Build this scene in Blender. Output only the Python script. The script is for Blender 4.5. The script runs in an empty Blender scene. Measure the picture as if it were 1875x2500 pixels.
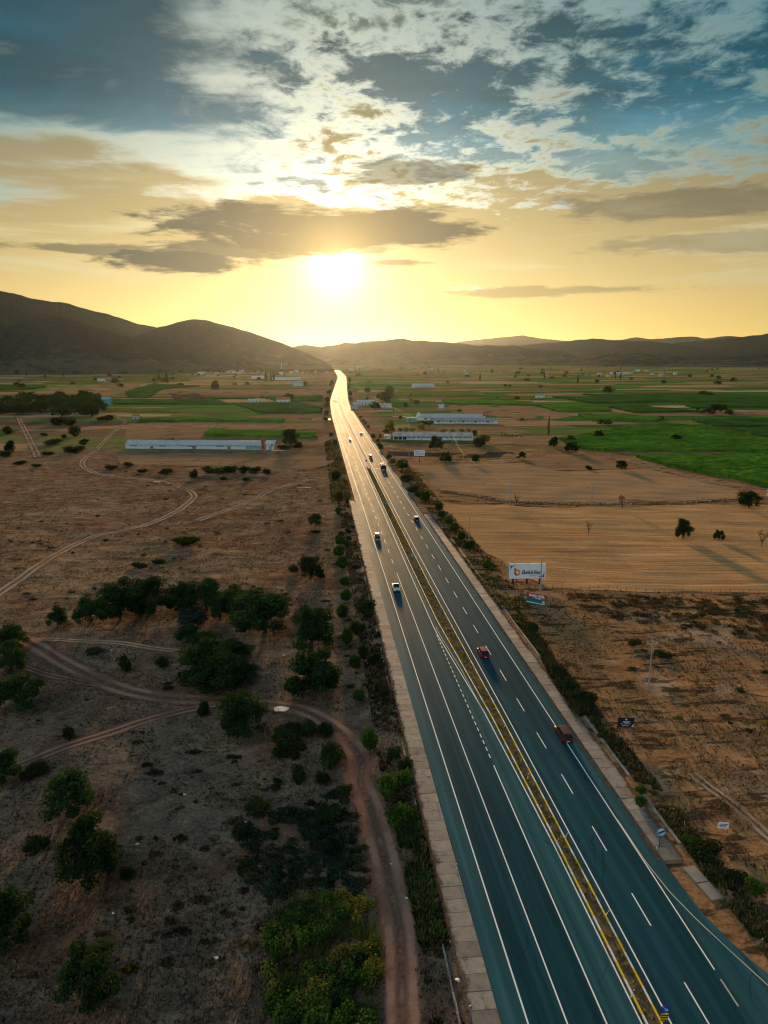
import bpy, bmesh, math, random
import numpy as np
from mathutils import Vector, Matrix
from mathutils.geometry import delaunay_2d_cdt
R = math.radians
rng = np.random.default_rng(7)
random.seed(7)
scene = bpy.context.scene
COL = scene.collection

# ------------------------------------------------------------------ camera
cam_data = bpy.data.cameras.new('camera')
cam = bpy.data.objects.new('camera', cam_data)
COL.objects.link(cam)
cam.location = (0, 0, 60)
cam.rotation_euler = (R(90 - 12.37), 0, 0)
cam_data.sensor_fit = 'VERTICAL'
cam_data.sensor_height = 36.0
cam_data.lens = 36.0 * 1733 / 2500
cam_data.clip_start = 1.0
cam_data.clip_end = 60000
scene.camera = cam

# ------------------------------------------------------------------ node helpers
class NT:
    def __init__(self, tree):
        self.t = tree
        tree.nodes.clear()
    def n(self, kind, ins=None, **props):
        nd = self.t.nodes.new(kind)
        for k, v in props.items():
            setattr(nd, k, v)
        for k, v in (ins or {}).items():
            self.put(nd.inputs[k], v)
        return nd
    def put(self, sock, v):
        if isinstance(v, bpy.types.NodeSocket):
            self.t.links.new(v, sock)
        elif v is not None:
            if sock.type == 'RGBA' and hasattr(v, '__len__') and len(v) == 3:
                v = (*v, 1)
            sock.default_value = v
    def m(self, op, a, b=None, c=None, clamp=False):
        nd = self.n('ShaderNodeMath', operation=op, use_clamp=clamp)
        for i, v in enumerate((a, b, c)):
            if v is not None:
                self.put(nd.inputs[i], v)
        return nd.outputs[0]
    def v(self, op, a, b=None, c=None):
        nd = self.n('ShaderNodeVectorMath', operation=op)
        for i, v in enumerate((a, b, c)):
            if v is not None:
                self.put(nd.inputs['Scale'] if (op == 'SCALE' and i == 1) else nd.inputs[i], v)
        return nd.outputs['Value'] if op in ('DOT_PRODUCT', 'LENGTH', 'DISTANCE') else nd.outputs[0]
    def ss(self, x, a, b, lo=0.0, hi=1.0):
        nd = self.n('ShaderNodeMapRange', {'Value': x, 'From Min': a, 'From Max': b, 'To Min': lo, 'To Max': hi}, interpolation_type='SMOOTHSTEP')
        return nd.outputs[0]
    def lin(self, x, a, b, lo=0.0, hi=1.0):
        return self.n('ShaderNodeMapRange', {'Value': x, 'From Min': a, 'From Max': b, 'To Min': lo, 'To Max': hi}).outputs[0]
    def mix(self, f, a, b, blend='MIX', clamp=True):
        nd = self.n('ShaderNodeMix', data_type='RGBA', blend_type=blend, clamp_factor=clamp)
        self.put(nd.inputs[0], f); self.put(nd.inputs[6], a); self.put(nd.inputs[7], b)
        return nd.outputs[2]
    def noise(self, vec, scale=1.0, detail=4.0, rough=0.55, dist=0.0, dims='3D'):
        return self.n('ShaderNodeTexNoise', {'Vector': vec, 'Scale': scale, 'Detail': detail, 'Roughness': rough, 'Distortion': dist}, noise_dimensions=dims).outputs[0]
    def xyz(self, x, y, z=0.0):
        nd = self.n('ShaderNodeCombineXYZ')
        for i, q in enumerate((x, y, z)):
            self.put(nd.inputs[i], q)
        return nd.outputs[0]
    def sep(self, v):
        return self.n('ShaderNodeSeparateXYZ', {0: v}).outputs

# ------------------------------------------------------------------ sky and sun
SUN_AZ, SUN_EL = R(-3.72), R(6.9)
sun_dir = Vector((math.sin(SUN_AZ) * math.cos(SUN_EL), math.cos(SUN_AZ) * math.cos(SUN_EL), math.sin(SUN_EL)))

world = bpy.data.worlds.new('World')
scene.world = world
world.use_nodes = True
world.cycles.sampling_method = 'MANUAL'
world.cycles.sample_map_resolution = 512
w = NT(world.node_tree)
BG = 0.1          # background strength; colours below are divided by it
d = w.v('NORMALIZE', w.n('ShaderNodeTexCoord').outputs['Generated'])
dx, dy, dz = w.sep(d)
theta = w.m('MULTIPLY', w.m('ARCCOSINE', w.m('MINIMUM', w.v('DOT_PRODUCT', d, tuple(sun_dir)), 0.99999)), 180 / math.pi)
el = w.m('MULTIPLY', w.m('ARCSINE', dz), 180 / math.pi)
az = w.m('MULTIPLY', w.m('ARCTAN2', dx, dy), 180 / math.pi)
elp = w.m('MAXIMUM', el, 0.0)
sky = w.n('ShaderNodeTexSky', sky_type='NISHITA', sun_disc=False, sun_elevation=SUN_EL, sun_rotation=SUN_AZ,
          altitude=200, air_density=1.0, dust_density=2.5, ozone_density=1.5).outputs[0]
BANKS = ((-5.6, 9.6, 10.5, 1.2, 1.0), (-5.6, 8.4, 6.5, 0.9, 1.0), (1.0, 9.2, 6.0, 0.95, 1.0), (-15.0, 6.9, 5.0, 0.85, 1.0), (-11.5, 7.7, 4.5, 0.6, 0.9), (-21.0, 7.4, 7.0, 0.35, 0.75),
         (2.0, 13.2, 5.0, 0.8, 0.8), (23.0, 10.4, 10.0, 0.9, 0.6), (13.0, 4.8, 8.0, 0.35, 0.45),
         (26.0, 7.7, 9.0, 0.7, 0.42), (0.6, 7.0, 2.6, 0.25, 0.7), (-1.5, 7.9, 2.5, 0.4, 0.7))
clear = w.v('SCALE', w.mix(1.0, sky, (0.002, 0.42, 0.78), 'MULTIPLY'), w.m('MULTIPLY', w.ss(theta, 6.0, 34.0), w.ss(el, 9.0, 28.0, 0.02, 0.44)))
def glow(width, amp, col):
    return w.v('SCALE', col, w.m('MULTIPLY', w.m('EXPONENT', w.m('DIVIDE', theta, -width)), amp / BG))
# low warm haze layer of the sky and the aureole of the sun
low = w.m('EXPONENT', w.m('DIVIDE', elp, -5.5))
low2 = w.m('EXPONENT', w.m('DIVIDE', elp, -9.0))
near = w.m('EXPONENT', w.m('DIVIDE', theta, -22.0))
wide = w.m('EXPONENT', w.m('DIVIDE', theta, -48.0))
warm = w.v('SCALE', (0.96, 0.54, 0.03), w.m('MULTIPLY', low, w.m('ADD', w.m('MULTIPLY', wide, 0.66 / BG), w.m('MULTIPLY', near, 0.06 / BG))))
cream = w.v('SCALE', (1.0, 0.86, 0.48), w.m('MULTIPLY', w.m('SUBTRACT', low2, w.m('MULTIPLY', low, 0.8)), w.m('ADD', w.m('MULTIPLY', wide, 1.0 / BG), w.m('MULTIPLY', near, 0.60 / BG))))
aure = w.v('ADD', glow(1.15, 1.9, (1.0, 0.88, 0.58)), glow(3.6, 0.14, (1.0, 0.68, 0.20)))
back = w.v('ADD', w.v('ADD', clear, warm), w.v('ADD', cream, aure))
# high broken cloud on a plane far above
pl = w.m('ADD', dz, 0.035)
cp = w.xyz(w.m('DIVIDE', dx, pl), w.m('DIVIDE', dy, pl), 3.7)
big = w.noise(cp, 0.55, 2.0, 0.5)
mid = w.noise(cp, 1.9, 6.0, 0.60, 0.5)
puff = w.noise(w.v('MULTIPLY', cp, (1.0, 0.75, 1.0)), 7.5, 5.0, 0.64, 0.3)
streak = w.noise(w.v('MULTIPLY', cp, (0.22, 1.0, 1.0)), 1.0, 5.0, 0.55, 0.4)
rows = w.m('ADD', w.m('MULTIPLY', mid, 0.52), w.m('MULTIPLY', puff, 0.48))
sheet = w.m('ADD', w.m('MULTIPLY', mid, 0.35), w.m('MULTIPLY', streak, 0.65))
leftness = w.ss(w.m('ADD', az, w.m('MULTIPLY', mid, 10.0)), 1.0, -9.0)
dens0 = w.n('ShaderNodeMix', {0: leftness, 2: rows, 3: sheet}, data_type='FLOAT').outputs[0]
cover = w.m('ADD', w.m('ADD', w.ss(w.m('ADD', el, w.m('MULTIPLY', w.m('SUBTRACT', big, 0.5), 9.0)), 7.5, 16.0, -0.24, 0.08), w.ss(el, 17.0, 34.0, 0.0, -0.22)), w.m('MULTIPLY', w.m('SUBTRACT', big, 0.5), 0.45))
cover = w.m('ADD', cover, w.m('MULTIPLY', leftness, w.ss(el, 10.5, 16.0, 0.02, 0.10)))
body = w.m('ADD', dens0, cover)
dens = w.ss(body, 0.42, 0.57)
thick = w.ss(body, 0.45, 0.61)
# cloud away from the sun is lit from the front
frontlit = w.v('SCALE', (0.46, 0.50, 0.50), w.ss(theta, 42.0, 125.0, 0.0, 1.0 / BG))
sunny = w.m('EXPONENT', w.m('DIVIDE', theta, -8.0))
bright = w.v('ADD', w.v('SCALE', (1.0, 0.94, 0.78), w.m('MULTIPLY', sunny, 1.0 / BG)), w.v('ADD', w.v('ADD', w.v('SCALE', (1.3, 1.14, 0.80), w.m('DIVIDE', w.m('EXPONENT', w.m('DIVIDE', theta, -11.0)), BG)), (0.020 / BG, 0.122 / BG, 0.145 / BG)), frontlit))
dark = w.v('ADD', w.v('SCALE', (1.0, 0.90, 0.66), w.m('MULTIPLY', sunny, 0.28 / BG)), w.v('SCALE', w.mix(w.ss(el, 10.5, 18.0), (0.082, 0.108, 0.096), (0.000, 0.055, 0.085)), w.m('MULTIPLY', w.lin(streak, 0.3, 0.7, 0.55, 1.6), w.m('MULTIPLY', w.lin(mid, 0.3, 0.7, 0.6, 1.5), w.lin(el, 9.0, 23.0, 1.35 / BG, 0.55 / BG)))))
cloud = w.mix(thick, bright, w.v('ADD', dark, frontlit))
s1 = w.mix(w.m('MULTIPLY', dens, 0.96), back, cloud)
# thin veil streaks lower down
veil_n = w.noise(w.v('MULTIPLY', w.xyz(az, el), (0.05, 0.42, 1.0)), 1.0, 5.0, 0.62, 0.5)
veil = w.m('MULTIPLY', w.ss(veil_n, 0.47, 0.66), w.m('MULTIPLY', w.ss(el, 1.5, 5.0), w.ss(el, 14.0, 9.0)))
veil = w.m('MULTIPLY', veil, w.ss(theta, 6.0, 16.0, 0.1, 0.85))
s2 = w.mix(veil, s1, w.v('ADD', w.v('SCALE', (1.0, 0.80, 0.38), w.m('MULTIPLY', near, 0.42 / BG)), (0.20 / BG, 0.185 / BG, 0.11 / BG)))
# separate banks of low cloud near the sun: azimuth, elevation, half width, half height, weight
wn = w.noise(w.v('MULTIPLY', w.xyz(az, el), (0.15, 0.75, 1.0)), 1.0, 6.0, 0.60, 0.5)
wn2 = w.noise(w.v('MULTIPLY', w.xyz(az, el, 5.0), (0.5, 2.0, 1.0)), 1.0, 5.0, 0.65, 0.3)
wob = w.m('ADD', w.m('MULTIPLY', w.m('SUBTRACT', wn, 0.5), 2.4), w.m('MULTIPLY', w.m('SUBTRACT', wn2, 0.5), 1.1))
bank = None
for (ca, ce, hw, hh, k) in BANKS:
    ax = w.m('DIVIDE', w.m('SUBTRACT', az, ca), hw)
    ey = w.m('DIVIDE', w.m('SUBTRACT', el, ce), hh)
    r2 = w.m('SQRT', w.m('ADD', w.m('MULTIPLY', ax, ax), w.m('MULTIPLY', ey, ey)))
    e = w.m('ADD', w.m('SUBTRACT', 1.32, r2), wob)
    b = w.m('MULTIPLY', w.ss(e, 0.0, 0.55), k)
    bank = b if bank is None else w.m('MAXIMUM', bank, b)
rim = w.v('ADD', glow(2.2, 0.48, (1.0, 0.60, 0.12)), w.v('ADD', glow(26.0, 0.060, (1.0, 0.74, 0.30)), (0.030 / BG, 0.038 / BG, 0.034 / BG)))
final = w.mix(w.m('MULTIPLY', bank, 0.95), s2, rim)
w.n('ShaderNodeOutputWorld', {0: w.n('ShaderNodeBackground', {'Color': final, 'Strength': BG}).outputs[0]})

sun_data = bpy.data.lights.new('sun', 'SUN')
sun_data.energy = 3.4
sun_data.angle = R(4.0)
sun_data.color = (1.0, 0.62, 0.28)
sun = bpy.data.objects.new('sun', sun_data)
COL.objects.link(sun)
sun.rotation_euler = sun_dir.to_track_quat('Z', 'Y').to_euler()
sun.location = (0, 0, 200)

vs = scene.view_settings
scene.display_settings.display_device = 'sRGB'
vs.view_transform = 'Standard'
vs.look = 'None'
vs.exposure = 1.05
vs.gamma = 1.0
vs.use_curve_mapping = False
cy = scene.cycles
cy.use_denoising = True
cy.filter_width = 1.1
cy.max_bounces = 6
cy.diffuse_bounces = 3
cy.glossy_bounces = 2
cy.transmission_bounces = 3
cy.transparent_max_bounces = 8
cy.volume_bounces = 0
cy.sample_clamp_indirect = 4.0
cy.use_adaptive_sampling = True
cy.adaptive_threshold = 0.012

# ------------------------------------------------------------------ general helpers
def link(o, parent=None):
    COL.objects.link(o)
    if parent:
        o.parent = parent
    return o
def mesh_from(name, verts, faces, mats=None, smooth=False):
    me = bpy.data.meshes.new(name)
    if isinstance(faces, np.ndarray):
        verts = np.asarray(verts, dtype=np.float32)
        n, k = faces.shape
        me.vertices.add(len(verts)); me.vertices.foreach_set('co', verts.ravel())
        me.loops.add(n * k); me.loops.foreach_set('vertex_index', faces.astype(np.int32).ravel())
        me.polygons.add(n)
        me.polygons.foreach_set('loop_start', np.arange(0, n * k, k, dtype=np.int32))
        me.polygons.foreach_set('loop_total', np.full(n, k, dtype=np.int32))
        me.update(calc_edges=True)
    else:
        me.from_pydata([tuple(v) for v in verts], [], faces)
    if mats:
        for q in (mats if isinstance(mats, (list, tuple)) else [mats]):
            me.materials.append(q)
    if smooth:
        me.polygons.foreach_set('use_smooth', np.ones(len(me.polygons), dtype=bool))
    return me
def obj(name, me, parent=None, loc=None):
    o = bpy.data.objects.new(name, me)
    if loc is not None:
        o.location = loc
    return link(o, parent)
def tag(o, label=None, cat=None, group=None, kind=None):
    for k, v in (('label', label), ('category', cat), ('group', group), ('kind', kind)):
        if v:
            o[k] = v
    return o
def thing(name, label, cat, loc=(0, 0, 0), rz=0.0, group=None):
    o = bpy.data.objects.new(name, None)
    o.empty_display_size = 0.3
    link(o)
    o.location = loc
    o.rotation_euler = (0, 0, rz)
    return tag(o, label, cat, group)
def struct(name, me):
    return tag(obj(name, me), kind='structure')
def vcol(me, cols, name='tint'):
    """per-vertex colour attribute (own colour of each leaf or blade)"""
    a = me.color_attributes.new(name, 'FLOAT_COLOR', 'POINT')
    c = np.ones((len(me.vertices), 4), dtype=np.float32)
    c[:, :3] = cols
    a.data.foreach_set('color', c.ravel())

class B:
    """collects simple solids into one mesh"""
    def __init__(self):
        self.v = []; self.f = []; self.mi = []
    def add(self, vs_, fs, mi=0):
        o = len(self.v)
        self.v += [tuple(p) for p in vs_]
        self.f += [tuple(i + o for i in q) for q in fs]
        self.mi += [mi] * len(fs)
        return self
    def box(self, x0, x1, y0, y1, z0, z1, mi=0):
        return self.add([(x0, y0, z0), (x1, y0, z0), (x1, y1, z0), (x0, y1, z0), (x0, y0, z1), (x1, y0, z1), (x1, y1, z1), (x0, y1, z1)],
                        [(0, 3, 2, 1), (4, 5, 6, 7), (0, 1, 5, 4), (1, 2, 6, 5), (2, 3, 7, 6), (3, 0, 4, 7)], mi)
    def tube(self, pts, rads, n=8, mi=0, cap=True):
        rings = []
        pts = [Vector(p) for p in pts]
        for i, p in enumerate(pts):
            a = pts[max(i - 1, 0)]; b = pts[min(i + 1, len(pts) - 1)]
            t = (b - a).normalized()
            u = t.cross(Vector((0, 0, 1)))
            if u.length < 1e-3:
                u = Vector((1, 0, 0))
            u.normalize(); q = t.cross(u)
            r = rads[i] if hasattr(rads, '__len__') else rads
            rings.append([p + (u * math.cos(2 * math.pi * k / n) + q * math.sin(2 * math.pi * k / n)) * r for k in range(n)])
        vs_ = [p for rg in rings for p in rg]
        fs = [(i * n + k, i * n + (k + 1) % n, (i + 1) * n + (k + 1) % n, (i + 1) * n + k) for i in range(len(pts) - 1) for k in range(n)]
        if cap:
            fs += [tuple(range(n - 1, -1, -1)), tuple((len(pts) - 1) * n + k for k in range(n))]
        return self.add(vs_, fs, mi)
    def prism(self, poly, z0, z1, mi=0):
        n = len(poly)
        return self.add([(x, y, z0) for x, y in poly] + [(x, y, z1) for x, y in poly],
                        [tuple(range(n - 1, -1, -1)), tuple(range(n, 2 * n))] + [(i, (i + 1) % n, n + (i + 1) % n, n + i) for i in range(n)], mi)
    def plate(self, poly, y0, y1, mi=0):
        """polygon in the xz plane given thickness along y"""
        n = len(poly)
        return self.add([(x, y0, z) for x, z in poly] + [(x, y1, z) for x, z in poly],
                        [tuple(range(n)), tuple(range(2 * n - 1, n - 1, -1))] + [(i, n + i, n + (i + 1) % n, (i + 1) % n) for i in range(n)], mi)
    def mesh(self, name, mats, smooth=False):
        me = mesh_from(name, self.v, self.f, mats, smooth)
        if any(self.mi):
            me.polygons.foreach_set('material_index', np.array(self.mi, dtype=np.int32))
        return me
    def obj(self, name, mats, parent=None, loc=None, smooth=False):
        return obj(name, self.mesh(name, mats, smooth), parent, loc)

# value noise for shaping land and foliage
_perm = np.random.default_rng(3).random((256, 256))
def vnoise(x, y):
    xi = np.floor(x).astype(int); yi = np.floor(y).astype(int)
    fx = x - xi; fy = y - yi
    fx = fx * fx * (3 - 2 * fx); fy = fy * fy * (3 - 2 * fy)
    g = lambda a, b: _perm[a % 256, b % 256]
    return (g(xi, yi) * (1 - fx) + g(xi + 1, yi) * fx) * (1 - fy) + (g(xi, yi + 1) * (1 - fx) + g(xi + 1, yi + 1) * fx) * fy
def fbm(x, y, o=5):
    s = 0; a = 0.5
    for k in range(o):
        s = s + a * vnoise(x * 2 ** k + 17.3 * k, y * 2 ** k + 9.1 * k); a *= 0.5
    return s

# ------------------------------------------------------------------ lie of the land: s runs across the road, t along it
A = R(5.44); CA, SA = math.cos(A), math.sin(A)
CT = [0, 560, 763, 973, 1342, 2150, 2950, 4000]
CS = [28.4, 28.4, 28.7, 31.5, 46, 80, 93, 100]
_tt = np.arange(-200, 4200, 10.0)
_cc = np.interp(_tt, CT, CS)
_k = np.exp(-np.linspace(-2, 2, 25) ** 2); _k /= _k.sum()
_cc = np.convolve(np.pad(_cc, 12, mode='edge'), _k, mode='valid')
def bend(t):
    return np.interp(t, _tt, _cc) - 28.4
def RP(s, t):
    s = s + bend(t)
    return s * CA - t * SA, s * SA + t * CA
def sstep(a, b, x):
    k = np.clip((x - a) / (b - a), 0, 1)
    return k * k * (3 - 2 * k)
def hz(x, y):
    x = np.asarray(x, dtype=float); y = np.asarray(y, dtype=float)
    s = x * CA + y * SA; t = -x * SA + y * CA
    dd = s - 28.4 - bend(t); a = np.abs(dd)
    z = -0.14 - np.where(dd < 0, 1.1, 0.45) * sstep(15.6, 25, a)
    n = np.sin(x * .13 + 1.3 * np.sin(y * .05)) * np.sin(y * .11 + .7 + np.sin(x * .04)) + .5 * np.sin(x * .31 + y * .17) * np.sin(y * .27 - x * .1)
    return z + .3 * n * sstep(18, 45, a)
def H1(x, y):
    return float(hz(x, y))

# ------------------------------------------------------------------ materials
MATS = {}
def mat(name, color=None, rough=0.8, metal=0.0, spec=0.5, noise=0.0, nscale=3.0, build=None, rnd=0.0, emit=None):
    if name in MATS:
        return MATS[name]
    m = bpy.data.materials.new(name); m.use_nodes = True
    t = NT(m.node_tree)
    if build:
        sh = build(t)
    else:
        c = color
        pos = t.n('ShaderNodeTexCoord').outputs['Object']
        if noise:
            nz = t.noise(pos, nscale, 6, 0.65)
            c = t.mix(1.0, color, t.n('ShaderNodeCombineColor', {0: t.lin(nz, .25, .75, 1 - noise, 1 + noise), 1: t.lin(nz, .25, .75, 1 - noise, 1 + noise), 2: t.lin(nz, .25, .75, 1 - noise, 1 + noise)}).outputs[0], 'MULTIPLY')
        if rnd:
            r = t.lin(t.n('ShaderNodeObjectInfo').outputs['Random'], 0, 1, 1 - rnd, 1 + rnd)
            c = t.mix(1.0, c, t.xyz(r, r, r), 'MULTIPLY')
        ins = {'Base Color': c, 'Roughness': rough, 'Metallic': metal, 'Specular IOR Level': spec}
        if emit:
            ins['Emission Color'] = emit[0]; ins['Emission Strength'] = emit[1]
        sh = t.n('ShaderNodeBsdfPrincipled', ins).outputs[0]
    t.n('ShaderNodeOutputMaterial', {0: sh})
    MATS[name] = m
    return m
def diffuse(t, col, bump=None, strength=0.5, dist=0.3, rough=1.0, spec=0.0):
    ins = {'Base Color': col, 'Roughness': rough, 'Specular IOR Level': spec}
    if bump is not None:
        ins['Normal'] = t.n('ShaderNodeBump', {'Strength': strength, 'Distance': dist, 'Height': bump}).outputs[0]
    return t.n('ShaderNodeBsdfPrincipled', ins).outputs[0]
def ramp(t, fac, stops, interp='LINEAR'):
    nd = t.n('ShaderNodeValToRGB', {0: fac})
    cr = nd.color_ramp; cr.interpolation = interp
    while len(cr.elements) < len(stops):
        cr.elements.new(0.5)
    for e, (p, c) in zip(cr.elements, stops):
        e.position = p; e.color = (*c, 1)
    return nd.outputs[0]

def b_ground(t):
    pos = t.n('ShaderNodeNewGeometry').outputs['Position']
    x, y, z = t.sep(pos)
    s = t.m('ADD', t.m('MULTIPLY', x, CA), t.m('MULTIPLY', y, SA))
    tt = t.m('ADD', t.m('MULTIPLY', x, -SA), t.m('MULTIPLY', y, CA))
    huge = t.noise(pos, 0.013, 4, 0.55)
    big = t.noise(pos, 0.05, 5, 0.6, 0.4)
    mid = t.noise(pos, 0.22, 6, 0.65, 0.5)
    fine = t.noise(pos, 1.7, 6, 0.72)
    tiny = t.noise(pos, 9.0, 4, 0.7)
    streak = t.noise(t.v('MULTIPLY', t.xyz(s, tt), (0.25, 1.0, 1.0)), 0.35, 5, 0.65, 0.6)
    grain = t.m('ADD', t.m('MULTIPLY', mid, 0.35), t.m('ADD', t.m('MULTIPLY', fine, 0.4), t.m('MULTIPLY', tiny, 0.25)))
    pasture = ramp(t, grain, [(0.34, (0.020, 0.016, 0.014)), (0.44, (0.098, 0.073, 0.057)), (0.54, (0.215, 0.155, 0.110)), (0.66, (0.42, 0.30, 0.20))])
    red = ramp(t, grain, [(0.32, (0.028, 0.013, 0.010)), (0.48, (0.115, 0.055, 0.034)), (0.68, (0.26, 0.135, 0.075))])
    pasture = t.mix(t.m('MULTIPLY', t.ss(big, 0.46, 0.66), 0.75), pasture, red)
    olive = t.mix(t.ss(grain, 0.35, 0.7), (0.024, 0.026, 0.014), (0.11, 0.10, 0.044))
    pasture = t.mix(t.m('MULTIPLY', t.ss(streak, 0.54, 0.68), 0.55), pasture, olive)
    # light falloff painted into the colour: near pasture darker, farther lighter and redder
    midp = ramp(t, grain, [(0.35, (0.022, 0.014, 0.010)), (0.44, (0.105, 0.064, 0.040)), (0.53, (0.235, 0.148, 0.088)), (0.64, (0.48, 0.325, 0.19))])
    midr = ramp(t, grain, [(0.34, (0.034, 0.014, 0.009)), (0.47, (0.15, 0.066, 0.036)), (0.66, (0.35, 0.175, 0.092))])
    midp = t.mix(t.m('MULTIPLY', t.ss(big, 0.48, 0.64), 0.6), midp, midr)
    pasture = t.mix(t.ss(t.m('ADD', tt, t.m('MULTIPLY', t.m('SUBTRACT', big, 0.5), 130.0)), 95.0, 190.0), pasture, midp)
    blob = t.noise(t.v('MULTIPLY', pos, (0.6, 1.0, 1.0)), 0.45, 5, 0.7, 0.6)
    pasture = t.mix(t.m('MULTIPLY', t.ss(blob, 0.55, 0.66), 0.75), pasture, (0.030, 0.030, 0.020))
    straw_p = t.mix(t.ss(grain, 0.36, 0.66), (0.16, 0.105, 0.062), (0.48, 0.33, 0.20))
    pasture = t.mix(t.m('MULTIPLY', t.ss(t.m('ADD', t.m('MULTIPLY', huge, 0.5), t.m('MULTIPLY', streak, 0.5)), 0.49, 0.60), t.ss(tt, 70.0, 190.0, 0.25, 0.85)), pasture, straw_p)
    dry = ramp(t, grain, [(0.33, (0.06, 0.030, 0.018)), (0.44, (0.23, 0.118, 0.056)), (0.55, (0.42, 0.23, 0.105)), (0.67, (0.64, 0.42, 0.22))])
    pale = t.mix(t.ss(grain, 0.35, 0.7), (0.30, 0.22, 0.16), (0.58, 0.48, 0.38))
    dry = t.mix(t.m('MULTIPLY', t.ss(big, 0.53, 0.68), 0.75), dry, pale)
    dark = t.mix(t.ss(grain, 0.35, 0.7), (0.020, 0.017, 0.013), (0.085, 0.056, 0.032))
    dry = t.mix(t.m('MULTIPLY', t.ss(t.m('ADD', t.m('MULTIPLY', streak, .6), t.m('MULTIPLY', mid, .4)), 0.505, 0.575), 0.9), dry, dark)
    right = t.ss(t.m('ADD', s, t.m('MULTIPLY', t.m('SUBTRACT', big, 0.5), 8.0)), 12.0, 44.0)
    near = t.mix(right, pasture, dry)
    # valley floor: patchwork of fields
    warp = t.v('ADD', t.xyz(t.m('DIVIDE', s, 170.0), t.m('DIVIDE', tt, 46.0)), t.v('SCALE', t.n('ShaderNodeTexNoise', {'Vector': pos, 'Scale': 0.004}).outputs[1], 0.35))
    vor = t.n('ShaderNodeTexVoronoi', {'Vector': warp, 'Scale': 1.0, 'Randomness': 0.85}, distance='CHEBYCHEV')
    cell = t.sep(vor.outputs['Color'])
    leftf = t.ss(s, 150.0, -50.0, -0.10, 0.14)
    field = ramp(t, t.m('ADD', cell[0], leftf), [(0.0, (0.055, 0.13, 0.028)), (0.22, (0.10, 0.17, 0.036)), (0.40, (0.16, 0.17, 0.055)), (0.50, (0.24, 0.15, 0.080)), (0.62, (0.34, 0.215, 0.118)), (0.76, (0.20, 0.122, 0.070)), (0.86, (0.42, 0.28, 0.155)), (0.96, (0.11, 0.078, 0.055))], 'CONSTANT')
    rows = t.noise(t.v('MULTIPLY', t.xyz(s, tt), (0.02, 0.30, 1.0)), 1.0, 5, 0.65)
    fv = t.m('MULTIPLY', t.lin(rows, 0.25, 0.75, 0.72, 1.28), t.lin(fine, 0.25, 0.75, 0.8, 1.2))
    field = t.mix(1.0, field, t.xyz(fv, fv, fv), 'MULTIPLY', False)
    edge = t.n('ShaderNodeTexVoronoi', {'Vector': warp, 'Scale': 1.0, 'Randomness': 0.85}, feature='DISTANCE_TO_EDGE').outputs[0]
    field = t.mix(t.m('MULTIPLY', t.ss(edge, 0.05, 0.0), 0.5), field, (0.06, 0.055, 0.03))
    far = t.ss(t.m('ADD', tt, t.m('MULTIPLY', t.m('SUBTRACT', big, 0.5), 120.0)), 400.0, 620.0)
    far = t.m('MULTIPLY', far, t.ss(t.m('ABSOLUTE', t.m('SUBTRACT', s, 28.4)), 22.0, 45.0, 0.25, 1.0))
    col = t.mix(far, near, field)
    hgt = t.m('ADD', t.m('MULTIPLY', mid, 0.9), t.m('ADD', t.m('MULTIPLY', fine, 0.35), t.m('MULTIPLY', tiny, 0.08)))
    return diffuse(t, col, hgt, 0.30, 0.6, 1.0, 0.0)
ground_m = mat('ground_soil', build=b_ground)

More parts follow.
